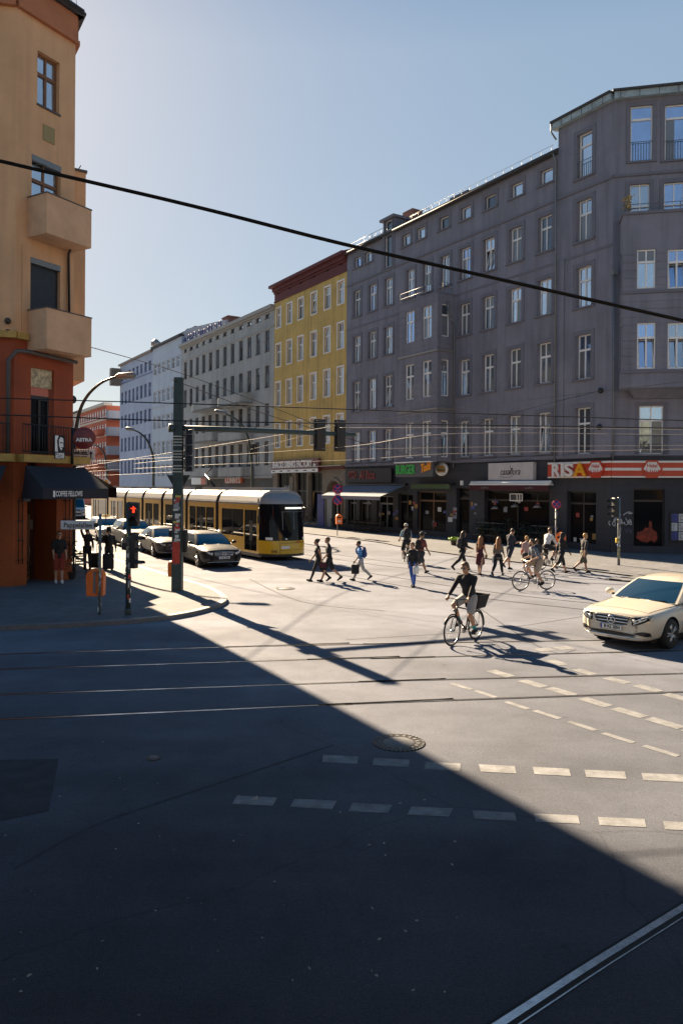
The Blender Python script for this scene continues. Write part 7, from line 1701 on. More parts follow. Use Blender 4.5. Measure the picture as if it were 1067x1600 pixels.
def leaf_plant(loc, h, r, label, n=120, leafm=None, pot=True, seed=0, grp=None, potm=None):
    t = thing('potted_plant', label, 'plant', loc, 0, grp); rg = random.Random(seed)
    if pot: mb = MB(); mb.lathe([(r * 0.38, 0), (r * 0.5, r * 0.8), (r * 0.54, r * 0.8), (r * 0.48, r * 0.72)], (0, 0, 0), 14); mb.build('pot', potm or mat('terracotta_dark', (0.07, 0.05, 0.045), 0.8), t)
    mb = MB()
    for k in range(n):
        a = rg.uniform(0, 6.28); e = rg.random() ** 0.6; z = r * 0.7 + (h - r * 0.7) * rg.random() ** 0.8; q = r * e * (0.5 + 0.6 * math.sin(min(1, (z / h)) * 2.6))
        c = Vector((q * math.cos(a), q * math.sin(a), z)); s_ = rg.uniform(0.05, 0.11)
        M_ = Matrix.Rotation(rg.uniform(0, 6.28), 3, 'Z') @ Matrix.Rotation(rg.uniform(-1.0, 1.0), 3, 'X')
        mb.poly([c + M_ @ (Vector(p) * s_) for p in ((-1, 0, 0), (0, -0.45, 0.1), (1, 0, 0), (0, 0.45, 0.1))])
    mb.build('foliage', leafm or M_LEAF, t)
    mb = MB()
    for k in range(4): a = k * 1.6; mb.tube([(0, 0, r * 0.6), (r * 0.3 * math.cos(a), r * 0.3 * math.sin(a), h * 0.8)], 0.012, 4)
    mb.build('stem', mat('stem_brown', (0.06, 0.04, 0.02), 0.8), t); return t
M_LEAFD = mat('leaf_dark', (0.018, 0.032, 0.018), 0.6, var=0.4, vscale=9); M_LEAFY = mat('leaf_lime', (0.22, 0.34, 0.03), 0.6, var=0.4, vscale=9)
p = FR.pt(U(707, 838), KP, 1.9); p = G(709, 852, KP); leaf_plant(p, 0.5, 0.42, 'lime green flowering plant at the left end of the flower stand', 160, M_LEAFY, seed=3)
for i, x in enumerate((742, 754, 766, 776, 788, 798, 810, 822, 836, 848)):
    lay = i % 2; u = U(x, 845, 1.2)
    leaf_plant(FR.pt(u, KP, 0.75 + 0.45 * lay), 1.5 - 0.5 * lay + 0.2 * math.sin(i * 2.1), 0.5, 'dark bushy potted plant crowded in front of the flower shop', 150, M_LEAFD, seed=20 + i, grp='potted plants in front of the flower shop')
def shelf(u, w_, label):
    t = thing('plant_stand', label, 'plant stand', FR.pt(u, KP, 0.9)); ti = Matrix.Translation(-FR.pt(u, KP, 0.9))
    for z in (0.45, 0.85, 1.25): mb = MB(); FR.box(mb, u - w_ / 2, u + w_ / 2, KP + z, KP + z + 0.03, 0.5 + z * -0.15 + 0.2, 1.25 - z * 0.3); part(mb, 'shelf', mat('stand_wood', (0.16, 0.14, 0.12), 0.7), t, ti)
    for s_ in (-1, 1):
        for o_ in (0.5, 1.1): mb = MB(); mb.tube([FR.pt(u + s_ * w_ / 2, KP, o_), FR.pt(u + s_ * w_ / 2, KP + 1.3, o_ * 0.85)], 0.02, 6); part(mb, 'leg', M_WICK, t, ti)
shelf(U(760, 835, 1), 2.2, 'tiered wooden plant stand left of the flower shop door'); shelf(U(845, 845, 1), 1.8, 'tiered wooden plant stand right of the flower shop door')
# left corner plants, chairs
KP = 0.11
leaf_plant(G(110, 905, KP), 1.45, 0.36, 'dark bushy plant beside the man in red shorts', 190, M_LEAFD, seed=61)
leaf_plant(G(36, 912, KP), 0.8, 0.3, 'low dark plant left of the cafe door', 110, M_LEAFD, seed=62); leaf_plant(G(6, 914, KP), 0.55, 0.4, 'dark planter at the left edge by the orange wall', 110, M_LEAFD, seed=63)
chair(G(126, 900, KP), R(200), 'folding cafe chair beside the bushy plant at the orange corner', None)
# ================= people and bicycles =================
def skin(name, col): return mat(name, col, 0.55, var=0.05, vscale=6)
SKIN = skin('skin_light', (0.42, 0.24, 0.16)); SKIN2 = skin('skin_tan', (0.30, 0.165, 0.10)); SKIN3 = skin('skin_dark', (0.12, 0.06, 0.035))
def cloth(name, col, v=0.15): return mat(name, col, 0.85, var=v, vscale=7)
C_BLK = cloth('black_cloth', (0.013, 0.013, 0.016)); C_NAVY = cloth('navy_cloth', (0.02, 0.024, 0.04)); C_DG = cloth('charcoal_cloth', (0.035, 0.035, 0.04))
C_JEAN = cloth('blue_denim', (0.03, 0.09, 0.36)); C_WHT = cloth('white_cloth', (0.62, 0.62, 0.62)); C_LG = cloth('light_grey_cloth', (0.36, 0.35, 0.34))
C_MAR = cloth('maroon_cloth_wear', (0.07, 0.012, 0.02)); C_RED = cloth('rust_red_cloth', (0.24, 0.035, 0.02)); C_BEI = cloth('beige_cloth', (0.33, 0.26, 0.19)); C_OLV = cloth('olive_cloth', (0.10, 0.09, 0.06))
C_SLATE = cloth('slate_tee', (0.11, 0.13, 0.16)); C_TAUPE = cloth('taupe_cloth', (0.15, 0.12, 0.105)); C_PINK = cloth('pale_pink_cloth', (0.5, 0.32, 0.29)); C_TEAL = cloth('teal_sock', (0.02, 0.30, 0.36)); C_WINE = cloth('faded_wine_tee', (0.16, 0.045, 0.045))
H_DK = mat('dark_hair', (0.018, 0.012, 0.009), 0.6); H_BR = mat('brown_hair', (0.10, 0.05, 0.02), 0.55); H_BL = mat('blond_hair', (0.42, 0.24, 0.08), 0.55); H_AU = mat('auburn_hair', (0.22, 0.085, 0.025), 0.55)
def stripes():
    m = bpy.data.materials.new('blue_striped_shirt'); m.use_nodes = True; t = m.node_tree; b = t.nodes['Principled BSDF']; tc = t.nodes.new('ShaderNodeTexCoord')
    w = t.nodes.new('ShaderNodeTexWave'); w.bands_direction = 'Z'; w.inputs['Scale'].default_value = 3.2; w.inputs['Distortion'].default_value = 1.0
    r = t.nodes.new('ShaderNodeMix'); r.data_type = 'RGBA'; r.inputs['A'].default_value = (0.015, 0.11, 0.42, 1); r.inputs['B'].default_value = (0.12, 0.36, 0.62, 1)
    t.links.new(tc.outputs['Object'], w.inputs['Vector']); t.links.new(w.outputs['Fac'], r.inputs['Factor']); t.links.new(r.outputs['Result'], b.inputs['Base Color']); b.inputs['Roughness'].default_value = 0.85
    return m
C_STR = stripes()
def remesh(mb, name, m, parent, vox=0.013, sm=3):
    o = mb.build(name, m, parent)
    md = o.modifiers.new('r', 'REMESH'); md.mode = 'VOXEL'; md.voxel_size = vox; md.use_smooth_shade = True
    s = o.modifiers.new('s', 'SMOOTH'); s.factor = 0.5; s.iterations = sm
    return o
def ik(a, b, l1, l2, pole):
    d = b - a; L = min(d.length, (l1 + l2) * 0.999); dn = d.normalized(); x = (l1 * l1 - l2 * l2 + L * L) / (2 * L); h = math.sqrt(max(0, l1 * l1 - x * x))
    p = pole - dn * pole.dot(dn); p.normalize(); return a + dn * x + p * h, a + dn * L
def person(label, loc, head_v, H=1.75, skinm=SKIN, lean=3, legs=((22, 8), (-16, 22)), arms=((-14, 14, 6), (16, 18, 6)), head_yaw=0, head_pitch=0, top=None, bottom=None, shoes=C_BLK, hair=H_DK, hairstyle='short', vox=0.013, feet_t=None, hands_t=None, hip=None, width=1.0, glasses=False, hat=None, female=False, group=None, socks=None, twist=0):
    """local frame: +Y forward, +X right. top=(mat, sleeve 0..2, hem, kind), bottom=(mat, length 0..2, kind)"""
    hv = Vector((head_v[0], head_v[1], 0)).normalized()
    rz = math.atan2(hv.y, hv.x) - math.pi / 2
    t = thing('person', label, 'person', (loc[0], loc[1], loc[2]), rz, group); k = H / 1.75; t.scale = (k, k, k)
    hz = 0.93
    hipC = Vector(hip) / k if hip else Vector((0, 0, hz))
    Rl = Matrix.Rotation(R(-lean), 3, 'X') @ Matrix.Rotation(R(twist), 3, 'Z')
    T = lambda x, y, z: hipC + Rl @ Vector((x, y, z))
    hx = 0.092; sx = (0.186 if not female else 0.158) * width
    joints = {}
    for i, sd in enumerate((-1, 1)):
        h = hipC + Vector((sd * hx, 0, -0.01))
        if feet_t:
            kn, an = ik(h, Vector(feet_t[i]) / k + Vector((0, 0, 0.09)), 0.435, 0.43, Vector((sd * 0.18, 1, 0.2))); fd = Vector((0, 1, -0.18)).normalized()
        else:
            a, kb = R(legs[i][0]), R(legs[i][1])
            kn = h + Vector((0, math.sin(a), -math.cos(a))) * 0.435; b = a - kb
            an = kn + Vector((0, math.sin(b), -math.cos(b))) * 0.43
            pit = -b * 0.9 - 0.15 if b < -0.25 else (0.2 if b > 0.25 else 0.0)
            fd = Vector((0, math.cos(pit), -math.sin(pit) if pit > 0 and b < 0 else (0.25 if b > 0.25 else 0))).normalized()
        joints[i] = (h, kn, an, fd)
    if not hip:
        low = min(min(j[2].z - 0.075, (j[2] + j[3] * 0.17).z - 0.04) for j in joints.values())
        dz = Vector((0, 0, -low)); hipC = hipC + dz
        joints = {i: (j[0] + dz, j[1] + dz, j[2] + dz, j[3]) for i, j in joints.items()}
    sh = [T(-sx * 0.95, 0, 0.462), T(sx * 0.95, 0, 0.462)]
    ar = []
    for i, sd in enumerate((-1, 1)):
        if hands_t and hands_t[i] is not None:
            el, wr = ik(sh[i], Vector(hands_t[i]) / k, 0.285, 0.25, Vector((sd * 0.35, -0.35, -0.75)))
        else:
            a, eb, ab = [R(q) for q in arms[i]]
            el = sh[i] + Rl @ Vector((sd * math.sin(ab) * 0.285, math.sin(a) * math.cos(ab) * 0.285, -math.cos(a) * math.cos(ab) * 0.285))
            f = a + eb; wr = el + Rl @ Vector((sd * math.sin(ab) * 0.06, math.sin(f) * 0.25, -math.cos(f) * 0.25))
        ar.append((sh[i], el, wr))
    hd = T(0, 0.02, 0.56); Hm = Matrix.Rotation(R(head_yaw), 3, 'Z') @ Matrix.Rotation(R(-head_pitch - lean * 0.25), 3, 'X')
    hc = hd + Hm @ Vector((0, 0.025, 0.145))
    HP = lambda x, y, z: hc + Hm @ Vector((x, y, z))
    # body: one continuous surface
    mb = MB(); w = width
    def torso(m, e=0.0, lo=True, up=True, hem=0.0):
        if lo: m.sph(T(0, -0.012, -0.01), (0.155 * (0.97 if not female else 1.04) + e, 0.112 + e, 0.115 + e), 14, 10, 0, Rl)
        if up:
            m.sph(T(0, 0.0, 0.15), ((0.140 if not female else 0.118) * w + e, 0.098 * w + e, 0.16 + e * 0.5), 14, 10, 0, Rl)
            m.sph(T(0, 0.004, 0.34), ((0.165 if not female else 0.148) * w + e, 0.112 * w + e, 0.185 + e), 14, 10, 0, Rl)
            m.caps(T(-sx * 0.86, 0, 0.452), 0.062 + e, T(sx * 0.86, 0, 0.452), 0.062 + e)
            for sd in (-1, 1): m.caps(T(sd * 0.03, -0.01, 0.515), 0.05 + e * 0.7, T(sd * sx * 0.9, 0, 0.462), 0.052 + e)
            m.caps(T(0, -0.01, 0.47), 0.075 + e, T(0, 0.0, 0.53), 0.055 + e * 0.6)
            if female:
                for sd in (-1, 1): m.sph(T(sd * 0.07, 0.085, 0.33), 0.062 + e * 0.6)
    torso(mb); mb.caps(T(0, -0.005, 0.5), 0.056, hd + Hm @ Vector((0, 0.005, 0.07)), 0.05)
    mb.sph(HP(0, -0.008, 0.022), (0.077, 0.098, 0.10), 14, 10, 0, Hm); mb.sph(HP(0, 0.028, -0.05), (0.055, 0.062, 0.068), 12, 8, 0, Hm)
    mb.caps(HP(0, 0.088, 0.0), 0.010, HP(0, 0.104, -0.03), 0.015); mb.sph(HP(0, 0.078, -0.066), (0.026, 0.014, 0.010)); mb.sph(HP(0, 0.07, -0.10), 0.02)
    for sd in (-1, 1): mb.sph(HP(sd * 0.078, -0.005, -0.012), (0.012, 0.022, 0.032), 8, 6, 0, Hm); mb.sph(HP(sd * 0.034, 0.078, 0.026), (0.022, 0.014, 0.008), 8, 6, 0, Hm)
    def leg(m, i, e=0.0, f=2.0, sk=0.0):
        h, kn, an, fd = joints[i]
        if f <= 1: m.caps(h, 0.086 + e, h + (kn - h) * f, 0.086 + (0.057 - 0.086) * f + e * 1.25); return
        m.caps(h, 0.086 + e, kn, 0.057 + e)
        g = f - 1; c = kn + (an - kn) * min(g, 0.35) + (Vector((0, -0.018, 0)))
        m.caps(kn, 0.055 + e, c, 0.054 + e)
        m.caps(c, 0.053 + e, kn + (an - kn) * g, (0.053 + (0.036 - 0.053) * g) + e)
    def foot(m, i, e=0.0):
        h, kn, an, fd = joints[i]; heel = an + Vector((0, 0, -0.04)) - fd * 0.04; toe = an + Vector((0, 0, -0.048)) + fd * 0.15
        m.caps(heel, 0.036 + e, toe, 0.028 + e * 0.8); m.caps(an, 0.036 + e, an + fd * 0.06 + Vector((0, 0, -0.035)), 0.036 + e)
    for i in (0, 1): leg(mb, i); foot(mb, i)
    def arm(m, i, e=0.0, f=2.0):
        s_, el, wr = ar[i]
        if f <= 1: m.caps(s_, 0.052 + e, s_ + (el - s_) * f, 0.042 + e * 1.2); return
        m.caps(s_, 0.052 + e, el, 0.04 + e); m.caps(el, 0.04 + e, el + (wr - el) * (f - 1), 0.04 + (0.027 - 0.04) * (f - 1) + e)
    for i, sd in enumerate((-1, 1)):
        arm(mb, i); s_, el, wr = ar[i]; fd = (wr - el).normalized(); side = Vector((0, 1, 0)) - fd * fd.y
        if side.length < 0.2: side = Vector((sd, 0, 0)) - fd * fd.x
        side.normalize(); nrm = fd.cross(side).normalized()
        if nrm.x * sd > 0: nrm = -nrm
        grip = bool(hands_t and hands_t[i] is not None)
        if grip: fd = (fd * 0.7 + Vector((0, 0.5, -0.25))).normalized(); side = Vector((-sd, 0, 0)); nrm = Vector((0, -0.3, -1)).normalized()
        pc = wr + fd * 0.05
        for q in (-0.022, -0.007, 0.008, 0.023): mb.caps(wr + fd * 0.005 + side * q * 0.7, 0.017, wr + fd * 0.085 + side * q, 0.0135)
        for q, L in ((-0.026, 0.062), (-0.009, 0.075), (0.009, 0.07), (0.026, 0.066)):
            p0 = wr + fd * 0.085 + side * q; c1 = 0.35 if not grip else 1.1; p1 = p0 + (fd * math.cos(c1) + nrm * math.sin(c1)) * L * 0.5; p2 = p1 + (fd * math.cos(c1 * 2) + nrm * math.sin(c1 * 2)) * L * 0.5
            mb.caps(p0, 0.0105, p1, 0.0095, 8); mb.caps(p1, 0.0095, p2, 0.0085, 8)
        tb = wr + fd * 0.03 + side * 0.03; mb.caps(tb, 0.013, tb + (fd * 0.7 + side * 0.5 + nrm * 0.4).normalized() * 0.035, 0.0105, 8); tq = tb + (fd * 0.7 + side * 0.5 + nrm * 0.4).normalized() * 0.035; mb.caps(tq, 0.0105, tq + (fd * 0.9 + nrm * 0.5).normalized() * 0.03, 0.009, 8)
    remesh(mb, 'body', skinm, t, vox, 2)
    # clothes
    if top:
        m = MB(); tm_, sl, hem = top[0], top[1], top[2]; torso(m, 0.013, False); m.sph(T(0, -0.004, 0.06 - hem), (0.148 + 0.012 + (0.01 if hem > 0.1 else 0), 0.105 + 0.014, 0.12), 14, 10, 0, Rl)
        if hem > 0: m.sph(T(0, -0.008, 0.0), (0.168, 0.125, 0.10), 14, 10, 0, Rl)
        for i in (0, 1):
            if sl > 0: arm(m, i, 0.013, sl)
        remesh(m, top[3] if len(top) > 3 else 'shirt', tm_, t, 0.016, 4)
    if bottom:
        m = MB(); bm_, ln, kind = bottom
        if kind in ('dress', 'skirt'):
            if kind == 'dress': torso(m, 0.012, True)
            kk = (joints[0][1] + joints[1][1]) / 2; top_ = T(0, 0, 0.02); bot = top_ + (Vector((kk.x, kk.y, kk.z)) - top_) * ln
            m.sph(T(0, -0.01, -0.02), (0.178, 0.14, 0.13), 14, 10, 0, Rl)
            for sd in (-1, 1): m.caps(top_ + Vector((sd * 0.06, 0, -0.05)), 0.115, bot + Vector((sd * 0.085, 0.02 * sd, 0)), 0.125)
            m.caps(top_, 0.13, bot, 0.15)
        else:
            torso(m, 0.014, True, False)
            for i in (0, 1): leg(m, i, 0.016 if kind == 'trousers' else (0.026 if kind == 'shorts' else 0.006), ln)
        remesh(m, kind, bm_, t, 0.016, 3)
    if socks:
        m = MB()
        for i in (0, 1): h, kn, an, fd = joints[i]; m.caps(an + (kn - an) * 0.02, 0.042, an + (kn - an) * 0.28, 0.047)
        remesh(m, 'socks', socks, t, 0.014, 2)
    for i in (0, 1):
        if shoes is not None: m = MB(); foot(m, i, 0.012); remesh(m, 'shoe', shoes, t, 0.013, 2)
    m = MB()
    if hairstyle != 'bald':
        m.sph(HP(0, -0.024, 0.042), (0.086, 0.098, 0.094), 14, 10, 0, Hm); m.sph(HP(0, 0.035, 0.092), (0.065, 0.05, 0.032), 10, 8, 0, Hm)
        for sd in (-1, 1): m.sph(HP(sd * 0.066, -0.03, 0.0), (0.026, 0.06, 0.055), 8, 6, 0, Hm)
        if hairstyle == 'long':
            m.caps(HP(0, -0.075, 0.02), 0.075, T(0, -0.12, 0.30), 0.07)
            for sd in (-1, 1): m.caps(HP(sd * 0.072, -0.03, 0.0), 0.04, T(sd * 0.10, -0.06, 0.36), 0.045)
        if hairstyle == 'bun': m.sph(HP(0, -0.11, 0.08), 0.05)
        if hairstyle == 'beard':
            m2 = MB(); m2.sph(HP(0, 0.036, -0.078), (0.056, 0.056, 0.052), 10, 8, 0, Hm); remesh(m2, 'beard', hair, t, 0.012, 2)
        remesh(m, 'hair', hair, t, 0.012, 3)
    if glasses:
        m = MB()
        for sd in (-1, 1): m.sph(HP(sd * 0.034, 0.094, 0.012), (0.027, 0.012, 0.019), 10, 6, 0, Hm); m.tube([HP(sd * 0.06, 0.088, 0.014), HP(sd * 0.081, 0.0, 0.012)], 0.004, 5)
        m.tube([HP(-0.02, 0.10, 0.016), HP(0.02, 0.10, 0.016)], 0.005, 5); m.build('sunglasses', M_DKGLASS, t)
    else:
        m = MB()
        for sd in (-1, 1): m.sph(HP(sd * 0.033, 0.086, 0.01), (0.013, 0.008, 0.008), 8, 6, 0, Hm)
        m.build('eyes', M_INK, t)
    if hat == 'brim': m = MB(); m.lathe([(0.19, 0.0), (0.19, 0.012), (0.1, 0.02), (0.098, 0.08), (0.07, 0.115), (0.001, 0.11)], HP(0, -0.005, 0.075), 20, 0, Hm); m.build('hat', C_BLK, t)
    if hat == 'cap': m = MB(); m.sph(HP(0, -0.01, 0.06), (0.09, 0.105, 0.08), 14, 8, 0, Hm); m.box(HP(0, 0.13, 0.065), (0.14, 0.11, 0.012), 0, Hm); m.build('cap', C_NAVY, t)
    if hat == 'helmet': m = MB(); m.sph(HP(0, -0.01, 0.07), (0.105, 0.13, 0.09), 14, 8, 0, Hm); m.build('helmet', C_LG, t)
    if hat == 'hood': m = MB(); m.sph(HP(0, -0.03, 0.02), (0.105, 0.115, 0.13), 14, 10, 0, Hm); m.caps(HP(0, -0.05, -0.06), 0.09, T(0, -0.05, 0.46), 0.09); remesh(m, 'hood', C_BLK, t, 0.014, 3)
    t['_hands'] = 0; del t['_hands']
    W_ = Matrix.Translation(Vector(loc)) @ Matrix.Rotation(rz, 4, 'Z') @ Matrix.Scale(k, 4)
    return dict(t=t, W=W_, rz=rz, T=T, wr=[a[2] for a in ar], Rl=Rl, k=k, sh=sh, back=W_ @ T(0, -0.16, 0.30))
def hgt(x, yf, yh): g_ = G(x, yf); return max(1.52, min(1.93, (yf - yh) / FPX * g_.y * 1.0)), g_
def walker(x, yf, yh, label, hv, **kw):
    h_, g_ = hgt(x, yf, yh); z = kw.pop('z', 0.0); g_ = G(x, yf, z); return person(label, (g_.x, g_.y, z), hv, h_, **kw)
def backpack(p, label, m, s=1.0):
    c = p['W'] @ p['T'](0, -0.19, 0.31); t = thing('backpack', label, 'backpack', c, p['rz'])
    mb = MB(); mb.sph((0, 0, 0), (0.15 * s, 0.085 * s, 0.23 * s), 14, 10); mb.sph((0, -0.06, -0.07), (0.11 * s, 0.05 * s, 0.11 * s), 12, 8); remesh(mb, 'pack', m, t, 0.016, 2)
    for sd in (-1, 1):
        mb = MB(); a = [(sd * 0.10, 0.02, 0.18), (sd * 0.11, 0.12, 0.235), (sd * 0.12, 0.26, 0.19), (sd * 0.135, 0.31, 0.06), (sd * 0.155, 0.24, -0.08), (sd * 0.13, 0.05, -0.17)]
        mb.tube(smooth_curve([Vector(q) for q in a], 4), 0.018, 6); mb.build('strap', m, t)
    return t
def handbag(p, i, label, m, w_=0.3, h_=0.3, d_=0.1, drop=0.12, name='handbag', soft=True):
    c = p['W'] @ p['wr'][i]; t = thing(name, label, 'bag', (c.x, c.y, c.z - 0.06), p['rz'] + R(90) * 0)
    mb = MB(); mb.rbox((0, 0, -drop - h_ / 2), (d_, w_, h_), min(0.04, d_ * 0.4)); mb.build('body', m, t)
    mb = MB(); mb.tube([(0, -w_ * 0.28, -drop), (0, -w_ * 0.16, -0.02), (0, w_ * 0.16, -0.02), (0, w_ * 0.28, -drop)], 0.009, 6); mb.build('handle', m, t); return t
WALK = ((24, 6), (-20, 28)); WALK2 = ((-18, 30), (22, 4)); STAND = ((2, 2), (-3, 3))
ARMW = ((-18, 12, 6), (20, 20, 6)); ARMW2 = ((20, 20, 6), (-18, 12, 6))
L = Vector((-1, -0.12, 0))
p1 = walker(497, 909, 841, 'woman walking left in black tank top and black leggings', L, skinm=SKIN2, female=True, legs=WALK2, arms=ARMW, top=(C_BLK, 0, 0.12, 'tank_top'), bottom=(C_BLK, 1.9, 'leggings'), hair=H_DK, hairstyle='bun')
p2 = walker(514, 909, 838, 'man walking left in black tee and black shorts beside the woman in leggings', L, legs=WALK, arms=ARMW2, top=(C_BLK, 0.75, 0.1, 'tee'), bottom=(C_BLK, 0.9, 'shorts'), hair=H_BR)
handbag(p2, 0, 'dark red shoulder bag behind the man in black shorts', C_MAR, 0.26, 0.2, 0.09, 0.05)
p3 = walker(563, 907, 844, 'man in blue striped shirt and pale trousers walking left', L, skinm=SKIN2, legs=WALK, arms=ARMW2, lean=5, top=(C_STR, 0.9, 0.12, 'shirt'), bottom=(C_LG, 1.9, 'trousers'), hair=H_DK)
backpack(p3, 'small blue backpack on the man in the striped shirt', cloth('blue_pack', (0.03, 0.06, 0.18))); handbag(p3, 0, 'black carrier bag held by the man in the striped shirt', C_BLK, 0.3, 0.36, 0.08, 0.08, 'carrier_bag')
p4 = walker(645, 917, 848, 'woman in black jacket and bright blue jeans crossing towards the camera', (-0.5, -0.86), female=True, legs=((10, 4), (-8, 12)), arms=((4, 40, 10), (-6, 14, 8)), top=(C_BLK, 1.9, 0.1, 'jacket'), bottom=(C_JEAN, 1.92, 'trousers'), hair=H_BR, hairstyle='short', head_yaw=-20)
handbag(p4, 0, 'white bag on the arm of the woman in blue jeans', C_WHT, 0.3, 0.28, 0.12, 0.02)
p5 = walker(657, 897, 828, 'person in wine red tee and dark cap striding away to the right', (0.75, 0.65), skinm=SKIN2, legs=((32, 8), (-28, 34)), arms=ARMW, top=(C_WINE, 0.7, 0.1, 'tee'), bottom=(C_DG, 0.9, 'shorts'), hair=H_DK, hat='cap')
backpack(p5, 'black backpack on the person in the wine red tee', C_BLK)
p6 = walker(722, 893, 828, 'person all in black walking right with a big stride near the flower stand', (0.85, 0.5), legs=((26, 4), (-34, 22)), arms=((10, 60, 6), (14, 60, 6)), top=(C_BLK, 1.9, 0.12, 'jacket'), bottom=(C_BLK, 1.9, 'trousers'), hair=H_DK, hairstyle='long')
backpack(p6, 'grey black backpack on the person all in black', C_DG)
p7 = walker(750, 899, 838, 'long haired woman in dark maroon dress walking away', (0.45, 0.9), female=True, legs=((12, 4), (-12, 18)), arms=((6, 30, 6), (10, 50, 8)), bottom=(C_MAR, 0.85, 'dress'), hair=H_AU, hairstyle='long')
handbag(p7, 1, 'brown clutch bag held by the woman in the maroon dress', cloth('brown_leather', (0.09, 0.05, 0.025)), 0.2, 0.15, 0.06, 0.0)
p8 = walker(778, 900, 838, 'curly haired woman in taupe top and black trousers walking away', (0.55, 0.85), female=True, legs=WALK2, arms=((-8, 20, 8), (12, 30, 8)), top=(C_TAUPE, 1.3, 0.12, 'blouse'), bottom=(C_BLK, 1.75, 'trousers'), hair=H_AU, hairstyle='long')
handbag(p8, 0, 'pale cloth bag hanging beside the woman in the taupe top', C_WHT, 0.26, 0.30, 0.08, -0.12)
p9 = walker(797, 890, 826, 'man in navy shirt and shorts looking at the phone in his hand', (0.8, 0.55), legs=((4, 3), (-26, 26)), arms=((20, 75, 6), (22, 80, 4)), top=(C_NAVY, 0.8, 0.12, 'shirt'), bottom=(C_NAVY, 0.92, 'shorts'), hair=H_DK, head_pitch=28)
c = p9['W'] @ p9['wr'][1]; mb = MB(); mb.rbox((0, 0.09, 0.02), (0.075, 0.012, 0.15), 0.005); o = mb.build('phone', M_TBLK); o.location = c; o.rotation_euler = (R(-40), 0, p9['rz']); tag(o, 'small dark phone in the hand of the man in navy', 'phone')
p10 = walker(822, 899, 838, 'woman in pale pink top behind the crossing cyclist', (0.5, 0.85), female=True, legs=((10, 4), (-10, 14)), arms=((6, 30, 6), (8, 20, 8)), top=(C_PINK, 0.7, 0.1, 'top'), bottom=(C_DG, 0.8, 'shorts'), hair=H_BL, hairstyle='bun')
handbag(p10, 0, 'round bright red bag beside the woman in pink', cloth('bright_red_bag', (0.5, 0.025, 0.015)), 0.25, 0.24, 0.16, -0.28)
p11 = walker(838, 901, 843, 'person with light brown hair and dark backpack behind the crossing cyclist', (0.4, 0.9), legs=((12, 4), (-12, 16)), top=(C_DG, 0.8, 0.1, 'tee'), bottom=(C_DG, 0.9, 'shorts'), hair=H_BR)
backpack(p11, 'navy backpack right behind the crossing cyclist', C_NAVY)
p12 = walker(877, 896, 832, 'person in black hoodie and black cropped trousers walking right', (0.95, 0.25), legs=((20, 4), (-24, 24)), arms=ARMW, top=(C_BLK, 1.9, 0.12, 'hoodie'), bottom=(C_BLK, 1.25, 'trousers'), hair=H_DK, hat='hood')
p13 = walker(912, 896, 833, 'blond man in dark jacket and olive shorts walking right', (0.95, 0.3), legs=((18, 4), (-28, 26)), arms=ARMW2, top=(C_DG, 1.2, 0.12, 'jacket'), bottom=(C_OLV, 1.0, 'shorts'), hair=H_BL)
p14 = walker(92, 911, 833, 'man in black tee and rust red shorts leaning by the cafe door', (0.45, -0.9), legs=((6, 2), (-4, 4)), arms=((10, 25, 6), (14, 30, 4)), z=0.11, top=(C_BLK, 0.85, 0.1, 'tee'), bottom=(C_RED, 1.0, 'shorts'), shoes=C_WHT, hair=H_BR, glasses=True)
p15 = walker(136, 890, 828, 'dark silhouetted woman with raised hand pulling a suitcase', (-0.45, 0.9), female=True, z=0.11, legs=((4, 2), (-8, 12)), arms=((150, 70, 14), (-14, 10, 14)), top=(C_BLK, 1.8, 0.14, 'jacket'), bottom=(C_BLK, 1.9, 'trousers'), hair=H_DK)
p16 = walker(170, 890, 828, 'dark silhouetted person in brimmed hat pulling a suitcase', (-0.45, 0.9), z=0.11, legs=((10, 4), (-8, 14)), arms=((14, 60, 40), (-10, 10, 14)), top=(C_BLK, 1.8, 0.14, 'jacket'), bottom=(C_BLK, 1.9, 'trousers'), hair=H_DK, hat='brim', width=1.08)
backpack(p16, 'dark backpack on the person in the brimmed hat', C_BLK)
def suitcase(x, y, label):
    q = G(x, y, 0.11); t = thing('suitcase', label, 'suitcase', (q.x, q.y, 0.11), R(20))
    mb = MB(); mb.rbox((0, 0, 0.36), (0.44, 0.26, 0.62), 0.05); mb.build('shell', C_BLK, t)
    mb = MB(); mb.tube([(-0.11, 0.08, 0.66), (-0.11, 0.14, 1.0), (0.11, 0.14, 1.0), (0.11, 0.08, 0.66)], 0.012, 6); mb.build('pull_handle', M_GALV, t)
    for sx_ in (-0.17, 0.17): mb = MB(); mb.lathe([(0.04, -0.02), (0.04, 0.02)], (sx_, -0.08, 0.042), 12, 0, Matrix.Rotation(R(90), 3, 'Y')); mb.build('wheel', M_RUBBER, t)
    return t
suitcase(147, 889, 'black upright suitcase pulled by the woman with raised hand'); suitcase(169, 891, 'black suitcase pulled by the person in the brimmed hat')
